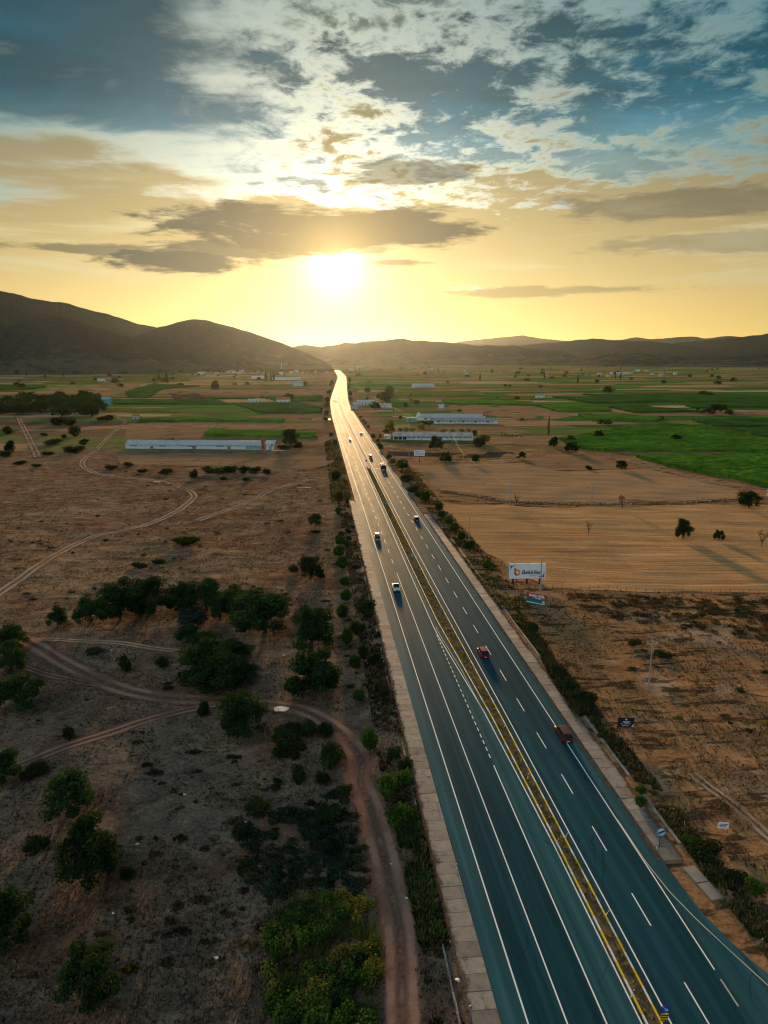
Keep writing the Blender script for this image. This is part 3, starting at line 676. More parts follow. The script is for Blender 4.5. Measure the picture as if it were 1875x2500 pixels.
FAR_TREES=[
(196.0,642.7,7.1,5.7),(201.6,640.5,7.1,5.2),(7.8,1026.2,13.3,20.1),(2.2,900.4,11.7,14.2),(41.6,912.4,7.7,6.3),(26.7,861.3,5.6,6.0),(83.6,790.7,5.1,3.5),(132.0,681.0,4.4,3.0),(273.2,703.3,5.0,3.5),(187.6,1012.4,7.9,5.7),(360.3,820.8,5.3,3.6),(368.8,796.6,15.5,9.0),(381.6,807.7,13.1,7.6),(346.6,764.3,14.9,7.1),(364.3,754.6,9.8,6.2),(513.3,1155.1,14.9,6.5),(517.6,1139.8,11.0,5.0),(627.6,2488.2,16.0,10.9),(445.9,2236.4,11.5,7.0),(435.7,2377.6,10.7,10.4),(394.2,2637.6,10.2,14.9),(245.3,1461.9,9.4,5.5),(256.0,1469.4,7.6,4.6),(145.7,1654.0,7.5,5.2),(650.9,1899.5,9.8,5.9),(272.1,1085.1,4.2,2.7),(41.6,1113.2,3.6,4.2),(102.9,734.9,6.2,2.7),(16.1,701.7,3.2,3.6),(315.0,1446.5,9.3,3.6),(644.3,2166.3,7.0,6.8),(654.0,2380.3,7.6,6.0),(-314.7,1520.1,9.8,7.6),(-1446.6,3111.4,27.9,21.4),(-1188.8,2343.2,18.1,19.1),(-1809.2,3690.4,42.6,25.3),(-880.5,1740.9,7.8,6.6),(-889.5,2452.2,31.5,12.2),(-1922.0,3713.9,23.8,16.2),(-624.6,2358.3,7.6,7.4),(-589.9,2299.6,8.9,8.6),(-571.4,2296.4,10.3,7.2),(-506.0,2203.9,7.1,8.3),(-528.6,1729.5,14.5,11.9),(-564.0,1771.2,11.4,10.0),(-157.5,528.7,3.8,1.6),(-1216.7,2799.1,26.9,8.7),(-1332.0,3258.9,27.2,18.3),(-1436.1,3420.5,28.5,17.1),(-22.8,701.6,3.2,3.1),(-19.4,668.0,3.0,2.9),(-16.4,637.4,3.3,3.2),(-13.5,609.5,2.8,2.5),(-105.7,1458.2,10.0,13.4),(-88.6,1150.9,6.7,8.5),(-74.8,948.0,6.5,8.0),(-67.6,846.3,5.8,7.1),(-58.7,732.5,4.6,6.2),(-55.6,679.2,4.7,4.6),(-40.2,539.2,3.8,4.0),(-34.1,488.8,3.9,3.6),(-27.9,415.0,1.7,2.1),(-65.2,1344.1,5.5,11.3),(-51.4,1095.1,5.6,9.2),(-45.0,974.2,5.0,6.6),(-79.1,1660.8,5.7,13.9),(-27.4,1197.5,10.3,10.0),(9.8,1214.8,14.6,12.6),(2.1,995.1,15.4,13.3),(-7.7,1035.9,7.1,8.7),(-9.7,830.0,12.9,9.7),(-22.4,978.1,6.1,6.6),(41.3,914.7,6.9,6.1),(37.6,982.6,4.4,3.9),(26.9,881.3,5.5,5.6),(39.1,1071.6,3.7,3.6),(15.9,696.6,3.1,3.5),(144.6,1633.1,8.4,5.4),(-77.5,2180.2,18.6,13.0),(-33.7,1668.9,14.3,5.5),(70.0,549.5,4.8,4.6),(71.2,503.1,7.9,6.4),(-2.6,531.6,2.8,3.6),(1.7,569.0,4.9,3.8),(-8.1,530.1,3.5,3.6),(-4.2,503.0,3.0,3.1),(-1.9,462.4,3.2,3.9),(-3.2,485.3,3.4,2.4),]
CARS={
 'white_pickup':(20.0,176.9),
 'dark_jeep':(19.4,230.4),
 'navy_car':(36.5,257.1),
 'red_car':(33.2,134.2),
 'maroon_car':(38.7,101.4),
 'truck':(35.6,379.6),
 'white_van':(32.0,425.4),
 'white_car':(24.3,516.0),
 'purple_car':(35.0,557.2),
 'f1':(24.1,1004.1),
 'f2':(30.5,1057.6),
 'f3':(27.4,981.4),
 'f4':(35.4,1208.9),
 'f5':(30.0,1139.4),
 'f6':(87.3,2011.6),
}
CROPS={
 'G1':[(129.2,525.9),(192.7,593.0),(257.2,641.1),(278.1,610.7),(283.8,523.8),(294.4,473.0),(271.7,435.6),(247.2,454.5),(149.9,458.2),(130.5,470.0)],
 'G2':[(154.8,433.2),(237.6,436.4),(270.7,433.9),(189.4,299.6),(181.6,330.3),(169.4,366.9),(158.6,402.1)],
 'G3':[(202.1,743.9),(243.5,752.7),(277.2,709.7),(256.9,671.1),(198.0,679.1)],
 'G4':[(189.2,897.2),(242.9,942.6),(267.4,862.9),(253.9,797.6),(193.5,788.8)],
 'G5':[(81.2,1000.9),(198.5,964.6),(189.2,897.2),(82.8,927.5)],
 'G6':[(270.7,873.6),(316.6,891.5),(354.0,792.5),(273.9,784.2)],
 'G7':[(255.2,1088.0),(350.5,1089.1),(355.7,959.1),(273.1,941.7)],
 'G8':[(320.3,1158.9),(498.2,1190.7),(629.8,1027.1),(593.8,967.6),(357.8,964.9)],
 'G9':[(385.5,948.2),(597.3,973.4),(536.3,872.6),(367.8,855.6)],
 'G10':[(297.3,689.0),(437.5,709.3),(383.8,620.7),(288.7,625.3)],
 'G11':[(295.7,609.9),(383.8,620.7),(309.6,498.1),(290.4,556.5)],
 'G12':[(27.8,1315.9),(167.8,1251.4),(161.8,1123.8),(20.7,1153.6)],
 'G13':[(175.9,1120.7),(245.5,1091.7),(231.9,1030.8),(166.0,1035.2)],
 'H1':[(-140.4,554.0),(-146.0,596.4),(-55.2,573.0),(-51.1,539.6),(-138.0,551.7)],
 'H2':[(-242.9,711.4),(-98.6,696.7),(-94.5,675.3),(-230.9,685.5)],
 'H3':[(-420.3,1035.5),(-239.8,1023.0),(-195.7,922.5),(-367.2,933.2)],
 'H4':[(-200.1,943.8),(-112.9,956.1),(-75.1,858.4),(-68.3,780.0),(-133.2,781.7)],
 'H5':[(-453.6,1260.8),(-519.5,1622.0),(-384.4,1501.4),(-420.0,1364.2),(-351.6,1071.9),(-381.2,1077.1)],
 'H6':[(-334.1,862.2),(-233.3,812.3),(-228.8,796.5),(-308.1,807.9)],
 'H7':[(-266.4,1092.2),(-193.2,1077.2),(-190.2,1041.7),(-249.2,1048.8)],
 'H8':[(-189.9,1098.7),(-95.9,1121.8),(-85.0,992.2),(-146.1,992.8)],
 'H9':[(-898.5,1503.6),(-718.8,1534.0),(-675.2,1430.1),(-683.2,1328.1),(-803.4,1343.1)],
 'H10':[(-1090.6,2302.3),(-687.9,1774.6),(-662.2,1666.2),(-905.1,1870.2)],
 'H11':[(-797.5,2187.4),(-629.1,2291.5),(-498.4,1856.4),(-625.1,1774.8)],
}
SHEETS={
 'stubble1':[(14.6,400.5),(86.4,405.7),(94.2,376.9),(144.1,387.4),(164.9,325.2),(153.0,300.8),(58.8,295.9),(26.4,323.8)],
 'stubble2':[(21.7,294.6),(56.7,284.9),(148.4,289.3),(185.5,293.1),(113.9,174.8),(100.5,176.9),(44.3,180.5),(37.3,196.7),(30.5,228.1)],
 'soil_right':[(2.3,458.2),(83.2,455.4),(82.8,429.5),(20.9,435.6),(2.2,438.0)],
 'soil_left':[(-372.3,1240.5),(-330.5,1257.0),(-256.0,1049.0),(-307.9,1052.3)],
 'tan1':[(-241.1,666.8),(-161.4,674.5),(-149.6,607.3),(-141.0,542.1),(-195.8,539.1)],
 'tan2':[(-176.7,457.6),(-32.7,443.0),(-28.6,403.3),(-41.9,390.9),(-152.8,408.4)],
 'tan3':[(-157.1,675.0),(-56.4,667.3),(-52.9,612.7),(-149.6,607.3)],
 'tan4':[(82.0,918.5),(185.0,898.1),(192.3,783.5),(202.1,743.9),(140.4,678.4),(124.8,744.5),(73.0,760.2)],
 'tan5':[(107.4,639.1),(119.6,576.1),(101.3,557.7),(44.3,575.4),(49.2,640.2)],
 'tan6':[(-674.5,1438.6),(-607.6,1861.9),(-444.7,1258.6),(-439.4,1083.2),(-535.3,1179.9)],
 'tan7':[(-461.7,1440.0),(-327.0,1343.5),(-110.7,1296.8),(-100.7,1178.8),(-311.0,1212.1),(-386.8,1180.3)],
 'tan8':[(105.0,538.7),(135.2,547.2),(118.1,489.4),(72.6,496.7),(77.8,546.1)],
 'tan9':[(82.2,426.3),(114.7,449.7),(141.4,390.7),(92.7,381.3)],
 'green_strip':[(-2.8,524.2),(33.2,521.9),(64.7,517.2),(72.4,511.8),(70.3,496.6),(33.3,502.9),(-1.5,510.2)],
}
TRACKS={
 'T1':[(-101.5,162.7),(-102.0,179.6),(-102.5,195.8),(-103.8,222.9),(-101.2,239.1),(-94.5,247.4),(-87.9,260.4),(-83.7,279.6),(-83.7,300.5),(-86.2,315.8),(-95.5,332.4),(-111.0,350.7),(-133.8,362.3),(-156.8,378.0),(-179.1,418.1),(-194.6,480.1),(-220.0,573.1),(-245.5,676.2),(-264.7,716.9),(-300.9,788.6),(-415.7,1024.0)],
 'T2':[(-83.7,151.0),(-78.2,146.1),(-69.0,138.3),(-57.1,129.0),(-47.5,122.5),(-39.8,119.9),(-31.8,118.6),(-21.1,117.3),(-14.6,115.3),(-9.3,110.4),(-5.9,105.1),(-3.3,97.5),(-3.6,94.0),(-1.9,86.8),(-0.6,80.5),(0.3,75.0),(1.0,70.1),(1.6,65.8),(1.8,61.2),(1.7,57.1),(1.7,54.5),(1.7,49.2)],
 'T3':[(-56.9,95.7),(-56.5,96.9),(-52.9,100.4),(-47.6,105.5),(-41.9,110.9),(-36.6,114.6),(-33.3,116.2),(-29.1,117.8)],
 'T4':[(-78.3,147.4),(-69.2,146.5),(-58.6,145.5),(-44.0,140.6)],
 'T5':[(-73.6,133.8),(-64.0,129.1),(-54.4,125.6)],
 'T6':[(-70.9,262.7),(-65.4,277.2),(-57.9,302.1),(-51.7,327.4),(-37.2,357.0)],
 'T7':[(-466.3,899.3),(-344.8,676.6),(-262.9,526.4),(-213.9,436.2)],
 'T8':[(124.5,489.4),(135.3,459.9),(139.9,426.6),(151.8,384.2),(159.3,344.1),(171.9,332.6),(181.9,322.7)],
 'T9':[(45.8,94.9),(46.7,91.4),(48.1,87.5),(49.6,80.6),(50.7,77.2)],
 'T10':[(36.4,165.8),(38.8,156.4),(40.6,146.7),(41.2,139.2),(36.1,136.3)],
}
MASSES={
 'reeds':[(-10.3,50.6),(-11.0,54.8),(-12.9,63.6),(-13.0,68.6),(-9.5,70.4),(-4.2,71.1),(-1.4,69.5),(-0.6,64.5),(-0.3,54.7),(-0.3,50.6)],
 'thicket':[(-18.1,75.6),(-19.8,82.6),(-18.2,86.0),(-12.6,86.9),(-9.0,89.6),(-6.2,91.8),(-3.9,85.4),(-2.2,78.0),(-1.5,70.9),(-4.7,71.5),(-13.5,70.4)],
 'wood':[(-630.4,1179.6),(-644.7,1252.6),(-468.1,1127.5),(-396.5,972.3),(-357.2,843.8),(-372.2,787.9),(-414.9,771.7)],
 'verge_grass':[(0.9,78.2),(4.3,77.2),(5.3,72.2),(5.5,68.5),(3.9,68.0),(2.5,71.6)],
 'gully':[(33.2,155.7),(33.9,148.6),(34.4,129.3),(36.8,111.1),(32.7,110.9),(31.9,130.2)],
}
POLES={
 'cross':[(49.1,121.7),(41.4,179.2),(28.2,228.2),(14.0,396.8)],
 'plain':[(52.5,290.0),(48.2,339.0),(44.0,390.4),(47.3,487.8),(86.4,289.5),(130.8,291.1),(-5.8,609.5),(-3.1,581.1)],
}
PTS={
 'bill':[(35.5,184.5),(42.1,184.4)],
 'sakli':[(35.6,167.8),(40.1,167.2)],
 'black':[(38.3,106.1),(40.8,106.1)],
 'white':[(43.4,81.4),(44.7,81.3)],
 'far':[(20.6,410.0)],
 'endsign':[(34.5,77.7)],
 'keep':[(25.2,52.9)],
 'medsign':[(8.2,204.9),(1.0,286.7),(-10.3,412.1)],
 'shedL':[(-175.1,479.1),(-82.4,473.5),(-81.6,479.0),(-76.0,471.2),(-69.4,467.0)],
 'shedA':[(46.6,658.7),(104.9,655.6),(102.3,709.7),(35.7,694.7),(25.8,674.6)],
 'shedB':[(6.7,524.9),(65.5,523.3),(0.1,530.3)],
 'shedC':[(57.3,1415.6),(99.8,1422.7)],
 'stones':[(26.1,319.8),(35.0,313.3),(45.2,304.5),(54.8,295.5),(68.6,295.3),(86.9,290.7),(106.8,292.1),(128.0,296.1),(149.9,300.5),(169.2,306.9)],
 'fence':[(42.3,179.8),(100.0,175.9)],
 'slab':[(-18.2,115.4)],
 'post':[(20.8,92.2),(7.2,87.2),(8.7,73.9),(21.7,78.4),(23.2,77.0),(34.0,77.5),(23.2,79.6),(19.8,106.9),(24.3,66.6),(23.7,56.5),(39.5,82.2)],
 'culvert':[(-38.2,333.6),(-112.9,347.5),(-13.8,295.6)],
 'bluehut':[(-349.3,898.3)],
 'redhut':[(-249.1,714.5)],
 'house':[(-135.8,965.1),(-180.5,1503.9),(-178.4,976.2),(-698.4,1779.6),(228.9,1047.8),(67.2,837.0),(807.3,2500.6),(-23.0,903.0),(-14.0,922.4),(-34.5,878.8),(0.3,855.9),(-35.0,835.5)],
 'farshed':[(-354.4,2024.1),(-260.9,1910.9),(816.0,2502.8)],
 'car_by_shed':[(18.8,679.3)],
 'hutA':[(172.1,324.4)],
}

# ------------------------------------------------------------------ fields, tracks
def poly_mesh(name, poly, spacing, zfun, m, skirt=None, jag=0.0):
    """triangulated sheet inside a ground polygon"""
    P_ = np.array(poly, float)
    pts = []
    n = len(P_)
    for i in range(n):
        a, b = P_[i], P_[(i + 1) % n]
        k = max(1, int(np.hypot(*(b - a)) / spacing))
        for q in range(k):
            p = a + (b - a) * q / k
            if jag and q:
                p = p + (np.array([vnoise(p[0] / 9, p[1] / 9), vnoise(p[0] / 9 + 40, p[1] / 9)]) - 0.5) * jag
            pts.append(p)
    nb = len(pts)
    lo, hi = P_.min(0), P_.max(0)
    gx_, gy_ = np.meshgrid(np.arange(lo[0], hi[0], spacing), np.arange(lo[1], hi[1], spacing))
    g = np.stack([gx_.ravel(), gy_.ravel()], 1)
    g = g + (rng.random(g.shape) - 0.5) * spacing * 0.5
    bp = np.array(pts)
    g = g[inside(g, bp)]
    if len(g):
        # keep clear of the border
        keep = np.ones(len(g), bool)
        for c0 in range(0, nb, 200):
            dd = np.hypot(g[:, None, 0] - bp[None, c0:c0 + 200, 0], g[:, None, 1] - bp[None, c0:c0 + 200, 1]).min(1)
            keep &= dd > spacing * 0.45
        g = g[keep]
    allp = np.vstack([bp, g]) if len(g) else bp
    res = delaunay_2d_cdt([Vector(p) for p in allp], [(i, (i + 1) % nb) for i in range(nb)], [list(range(nb))], 1, 1e-4)
    vs_ = np.array([(v.x, v.y) for v in res[0]])
    fs = [tuple(f) for f in res[2]]
    Z = zfun(vs_[:, 0], vs_[:, 1])
    V = [(x, y, z) for (x, y), z in zip(vs_, Z)]
    if skirt is not None:
        # outer border edges get a wall down to the ground
        cnt = {}
        for f in fs:
            for i in range(len(f)):
                e = (f[i], f[(i + 1) % len(f)])
                cnt[e] = 1
        border = [e for e in cnt if (e[1], e[0]) not in cnt]
        low = {}
        for e in border:
            for i in e:
                if i not in low:
                    low[i] = len(V); V.append((vs_[i, 0], vs_[i, 1], float(hz(vs_[i, 0], vs_[i, 1])) - 0.3))
        fs += [(e[1], e[0], low[e[0]], low[e[1]]) for e in border]
    return mesh_from(name, V, fs, m)
def inside(p, poly):
    x, y = p[:, 0], p[:, 1]; r = np.zeros(len(p), bool)
    n = len(poly); j = n - 1
    for i in range(n):
        xi, yi = poly[i]; xj, yj = poly[j]
        c = ((yi > y) != (yj > y)) & (x < (xj - xi) * (y - yi) / (yj - yi + 1e-12) + xi)
        r ^= c; j = i
    return r

def b_rows(c0, c1, c2, ang, sx, sy, contrast=1.0):
    def f(t):
        pos = t.n('ShaderNodeNewGeometry').outputs['Position']
        x, y, z = t.sep(pos)
        a, b = math.cos(ang), math.sin(ang)
        u = t.m('ADD', t.m('MULTIPLY', x, a), t.m('MULTIPLY', y, b)); q = t.m('ADD', t.m('MULTIPLY', x, -b), t.m('MULTIPLY', y, a))
        rows = t.noise(t.xyz(t.m('MULTIPLY', u, sx), t.m('MULTIPLY', q, sy)), 1.0, 5, 0.68, 0.06)
        rows2 = t.noise(t.xyz(t.m('MULTIPLY', u, sx * 4), t.m('MULTIPLY', q, sy * 0.18)), 1.0, 4, 0.6, 0.4)
        fine = t.noise(pos, 1.3, 5, 0.75)
        k = t.m('ADD', t.m('MULTIPLY', rows, 0.5), t.m('ADD', t.m('MULTIPLY', fine, 0.25), t.m('MULTIPLY', rows2, 0.25)))
        k = t.lin(k, 0.5 - 0.16 / contrast, 0.5 + 0.16 / contrast)
        c = ramp(t, k, [(0.0, c0), (0.5, c1), (1.0, c2)])
        return diffuse(t, c, t.m('ADD', t.m('MULTIPLY', rows, 1.0), t.m('MULTIPLY', fine, 0.6)), 0.3, 0.3)
    return f
stub_m = mat('straw_stubble', build=b_rows((0.15, 0.070, 0.032), (0.46, 0.255, 0.112), (0.72, 0.48, 0.25), R(-2), 0.008, 1.1))
stub2_m = mat('pale_stubble', build=b_rows((0.20, 0.11, 0.055), (0.37, 0.225, 0.118), (0.50, 0.335, 0.19), R(-1), 0.008, 0.9))
tan_m = mat('tan_field', build=b_rows((0.15, 0.085, 0.046), (0.28, 0.168, 0.092), (0.40, 0.26, 0.15), R(2), 0.006, 0.35))
soil_m = mat('dark_ploughed_soil', build=b_rows((0.035, 0.026, 0.022), (0.065, 0.048, 0.040), (0.10, 0.072, 0.055), R(3), 0.03, 0.5))
weed_m = mat('green_weedy_strip', build=b_rows((0.04, 0.05, 0.018), (0.09, 0.11, 0.03), (0.19, 0.16, 0.06), 0, 0.2, 0.4))
smat = {'stubble1': stub2_m, 'stubble2': stub_m, 'soil_right': soil_m, 'soil_left': soil_m, 'green_strip': weed_m}
lift = 0.05
for k_, poly in SHEETS.items():
    dist = min(math.hypot(*p) for p in poly)
    sp = 4.0 if dist < 330 else 12.0
    lift += 0.006
    struct('field', poly_mesh('field', poly, sp, lambda x, y, q=lift: hz(x, y) + q + 0.02, smat.get(k_, tan_m), None, 4.0))

def b_crop(c0, c1):
    def f(t):
        pos = t.n('ShaderNodeNewGeometry').outputs['Position']
        x, y, z = t.sep(pos)
        rows = t.noise(t.v('MULTIPLY', pos, (0.05, 0.55, 0.3)), 1.0, 4, 0.6, 0.3)
        patch = t.noise(pos, 0.03, 4, 0.6)
        fine = t.noise(pos, 1.6, 4, 0.75)
        k = t.m('ADD', t.m('MULTIPLY', rows, 0.4), t.m('ADD', t.m('MULTIPLY', patch, 0.35), t.m('MULTIPLY', fine, 0.25)))
        c = t.mix(t.ss(k, 0.38, 0.62), c0, c1)
        nrm = t.n('ShaderNodeBump', {'Strength': 0.9, 'Distance': 0.5, 'Height': t.m('ADD', rows, fine)}).outputs[0]
        df = t.n('ShaderNodeBsdfDiffuse', {'Color': c, 'Normal': nrm}).outputs[0]
        tr = t.n('ShaderNodeBsdfTranslucent', {'Color': c, 'Normal': nrm}).outputs[0]
        return t.n('ShaderNodeMixShader', {0: 0.25, 1: df, 2: tr}).outputs[0]
    return f
crop_m = [mat('maize_leaves', build=b_crop((0.045, 0.12, 0.014), (0.13, 0.29, 0.032))),
          mat('deep_green_crop', build=b_crop((0.026, 0.075, 0.018), (0.075, 0.17, 0.034))),
          mat('yellowing_crop', build=b_crop((0.085, 0.105, 0.022), (0.20, 0.215, 0.045)))]
crop_kind = {'G1': 0, 'G2': 0, 'G3': 0, 'H1': 0, 'H2': 0, 'G5': 0, 'G4': 0, 'G12': 2, 'G13': 2, 'H6': 2, 'H11': 2, 'H10': 2}
crop_where = {
 'G1': 'wide bright green maize field with two lone trees standing in it, right of the sheds', 'G2': 'green maize field at the edge behind the pale stubble field',
 'G3': 'green crop strip beyond the big maize field with two dark trees before it', 'G4': 'green crop patch behind the white shed with the red chimney, its far corner pointed',
 'G5': 'long thin green strip behind the tan field above the red chimney shed', 'G6': 'dark green strip beside the pale farm lane far out on the right plain',
 'G7': 'dark green strip next to the small white farmhouse on the right plain', 'G8': 'long dark green field in front of the distant heart-shaped tree',
 'G9': 'narrow dark green strip just beyond the bushy thicket on the right plain', 'G10': 'green field at the right edge behind the big maize field',
 'G11': 'green corner field touching the right end of the big maize field', 'G12': 'yellow-green field below the far white roofed shed', 'G13': 'short yellow-green strip right of the far white roofed shed',
 'H1': 'bright green maize strip behind the long white shed on the left', 'H2': 'thin bright green strip beside the little red and white hut', 'H3': 'long dark green field behind the turquoise hut',
 'H4': 'dark green field next to the road below the red roofed house', 'H5': 'crooked green field below the poplars on the left plain', 'H6': 'thin yellow-green strip in front of the turquoise hut',
 'H7': 'short dark green strip below the dark ploughed soil', 'H8': 'green field around the red roofed house near the road', 'H9': 'green field at the left edge behind the dark wood',
 'H10': 'long yellow-green strip far out below the left hills', 'H11': 'yellow-green field around the far poplars on the left plain'}
for k_, poly in CROPS.items():
    dist = min(math.hypot(*p) for p in poly)
    sp = 2.6 if dist < 520 else (5.0 if dist < 800 else 11.0)
    hh = 2.1 if crop_kind.get(k_, 1) == 0 else (1.7 if crop_kind.get(k_, 1) == 1 else 0.8)
    am = 0.35 if dist < 800 else 0.2
    me = poly_mesh('crop', poly, sp, lambda x, y, q=hh, a=am: hz(x, y) + q + a * (rng.random(len(x)) - 0.5) * 2 + 0.8 * (fbm(x / 22, y / 22, 3) - 0.45), crop_m[crop_kind.get(k_, 1)], True, 5.0)
    tag(obj('crop_field', me), crop_where[k_], 'crop field', 'green crop fields of the valley', 'stuff')

# dirt tracks with worn, ragged edges
def b_track(col, col2):
    def f(t):
        uv = t.n('ShaderNodeUVMap', uv_map='st').outputs[0]
        q, l, _ = t.sep(uv)
        pos = t.n('ShaderNodeNewGeometry').outputs['Position']
        n1 = t.noise(pos, 0.9, 5, 0.7, 0.3); n2 = t.noise(pos, 5.0, 5, 0.75)
        a = t.m('ABSOLUTE', q)
        rut = t.m('MULTIPLY', t.ss(t.m('ABSOLUTE', t.m('SUBTRACT', a, 0.45)), 0.28, 0.08), t.ss(t.noise(pos, 0.12, 3, 0.5), 0.35, 0.6))
        k = t.m('ADD', t.m('MULTIPLY', n2, 0.5), t.m('ADD', t.m('MULTIPLY', n1, 0.3), t.m('MULTIPLY', rut, 0.2)))
        c = t.mix(t.ss(k, 0.35, 0.70), col, col2)
        n0 = t.noise(pos, 0.22, 4, 0.6, 0.5)
        edge_n = t.m('ADD', t.m('MULTIPLY', t.m('SUBTRACT', n0, 0.5), 1.6), t.m('ADD', t.m('MULTIPLY', t.m('SUBTRACT', n1, 0.5), 1.2), t.m('MULTIPLY', t.m('SUBTRACT', n2, 0.5), 0.8)))
        alpha = t.ss(t.m('ADD', a, edge_n), 1.12, 0.62)
        crown_g = t.m('MULTIPLY', t.ss(a, 0.22, 0.05), t.ss(t.m('ADD', n1, t.m('MULTIPLY', n0, 0.5)), 0.60, 0.85))
        alpha = t.m('MULTIPLY', alpha, t.m('SUBTRACT', 1.0, crown_g))
        return t.n('ShaderNodeMixShader', {0: alpha, 1: t.n('ShaderNodeBsdfTransparent').outputs[0], 2: diffuse(t, c, t.m('ADD', n2, t.m('MULTIPLY', rut, -1.0)), 0.3, 0.1)}).outputs[0]
    return f
track_m = mat('reddish_dirt_track', build=b_track((0.17, 0.096, 0.070), (0.37, 0.225, 0.165)))
faint_m = mat('pale_dirt_track', build=b_track((0.24, 0.16, 0.105), (0.50, 0.36, 0.24)))
twidth = {'T1': (4.4, faint_m), 'T2': (5.2, track_m), 'T3': (3.0, track_m), 'T4': (2.4, faint_m), 'T5': (2.2, track_m), 'T6': (4.6, faint_m), 'T7': (6.0, faint_m), 'T8': (4.0, faint_m), 'T9': (2.4, faint_m), 'T10': (7.0, faint_m)}
def catmull(pts, step):
    P_ = [np.array(p, float) for p in pts]
    P_ = [2 * P_[0] - P_[1]] + P_ + [2 * P_[-1] - P_[-2]]
    out = []
    for i in range(1, len(P_) - 2):
        p0, p1, p2, p3 = P_[i - 1:i + 3]
        n = max(2, int(np.hypot(*(p2 - p1)) / step))
        for k in range(n):
            u = k / n
            out.append(0.5 * ((2 * p1) + (-p0 + p2) * u + (2 * p0 - 5 * p1 + 4 * p2 - p3) * u * u + (-p0 + 3 * p1 - 3 * p2 + p3) * u ** 3))
    out.append(P_[-2])
    return np.array(out)
lift_t = 0.16
for k_, pts in TRACKS.items():
    if k_ == 'T10':
        continue
    wd, m_ = twidth[k_]
    c_ = catmull(pts, 1.5)
    tg = np.gradient(c_, axis=0); tg /= np.linalg.norm(tg, axis=1)[:, None] + 1e-9
    nr = np.stack([tg[:, 1], -tg[:, 0]], 1)
    offs = np.linspace(-1.25, 1.25, 7)
    V = np.stack([c_ + nr * o * wd / 2 for o in offs], 1)
    lift_t += 0.008
    near_ = np.minimum(1.0, np.hypot(V[..., 0], V[..., 1]) / 300)
    Z = hz(V[..., 0], V[..., 1]) + 0.04 + (lift_t - 0.1) * near_
    n = len(offs); id_ = np.arange(len(c_) * n).reshape(len(c_), n)
    f = np.stack([id_[:-1, :-1], id_[:-1, 1:], id_[1:, 1:], id_[1:, :-1]], -1).reshape(-1, 4)
    me = mesh_from('dirt_track', np.concatenate([V, Z[..., None]], -1).reshape(-1, 3), f, m_, True)
    l = me.uv_layers.new(name='st')
    ln = np.concatenate([[0], np.cumsum(np.hypot(*np.diff(c_, axis=0).T))])
    st = np.stack([np.broadcast_to(offs, (len(c_), n)), np.broadcast_to(ln[:, None], (len(c_), n))], -1).reshape(-1, 2)[f.ravel()]
    l.data.foreach_set('uv', st.astype(np.float32).ravel())
    struct('dirt_track', me)

# dust and leaf litter drifted over the slab edges and along the kerbs
def b_dust(t):
    uv = t.n('ShaderNodeUVMap', uv_map='st').outputs[0]
    s, l, _ = t.sep(uv)
    pos = t.n('ShaderNodeNewGeometry').outputs['Position']
    n0 = t.noise(pos, 0.35, 4, 0.6, 0.4); n1 = t.noise(pos, 2.2, 5, 0.75)
    k = t.m('ADD', t.m('MULTIPLY', n0, 0.6), t.m('MULTIPLY', n1, 0.4))
    alpha = t.m('MULTIPLY', t.ss(t.m('ADD', k, t.m('MULTIPLY', s, 0.22)), 0.50, 0.72), 0.85)
    c = t.mix(t.ss(n1, 0.35, 0.65), (0.055, 0.038, 0.028), (0.19, 0.125, 0.085))
    return t.n('ShaderNodeMixShader', {0: alpha, 1: t.n('ShaderNodeBsdfTransparent').outputs[0], 2: diffuse(t, c)}).outputs[0]
dust_m = mat('drifted_dust', build=b_dust)
def dust(s_in, s_out, t0, t1, z):
    ts = np.arange(t0, t1, 2.0)
    o = strip('dust', s_in, s_out, ts, z, dust_m, 1)
    n = len(ts)
    q = np.array([[-1, 0], [1, 0], [1, 0], [-1, 0]], np.float32)
    o.data.uv_layers['st'].data.foreach_set('uv', np.tile(q, (n - 1, 1)).ravel())
dust(14.6, 12.9, 20, 296, 0.062)
dust(42.2, 43.7, 72, 268, 0.066)
dust(lambda t: kerbL(t) - 0.75, lambda t: kerbL(t) - 0.10, 21, 383, 0.014)
dust(lambda t: kerbR(t) + 0.75, lambda t: kerbR(t) + 0.10, 21, 383, 0.014)
dust(39.6, 40.93, 72, 300, 0.014)

# ------------------------------------------------------------------ trees and shrubs
def b_leaf(mixt=0.30):
    def f(t):
        c = t.n('ShaderNodeVertexColor', layer_name='tint').outputs[0]
        r = t.lin(t.n('ShaderNodeObjectInfo').outputs['Random'], 0, 1, 0.7, 1.25)
        c = t.mix(1.0, c, t.xyz(r, r, r), 'MULTIPLY', False)
        df = t.n('ShaderNodeBsdfDiffuse', {'Color': c}).outputs[0]
        tr = t.n('ShaderNodeBsdfTranslucent', {'Color': t.mix(1.0, c, (1.3, 1.35, 0.6), 'MULTIPLY', False)}).outputs[0]
        return t.n('ShaderNodeMixShader', {0: mixt, 1: df, 2: tr}).outputs[0]
    return f
leaf_m = mat('tree_leaves', build=b_leaf())
grass_m = mat('grass_blades', build=b_leaf(0.12))
bark_m = mat('tree_bark', (0.075, 0.052, 0.038), 0.95, noise=0.4, nscale=6)

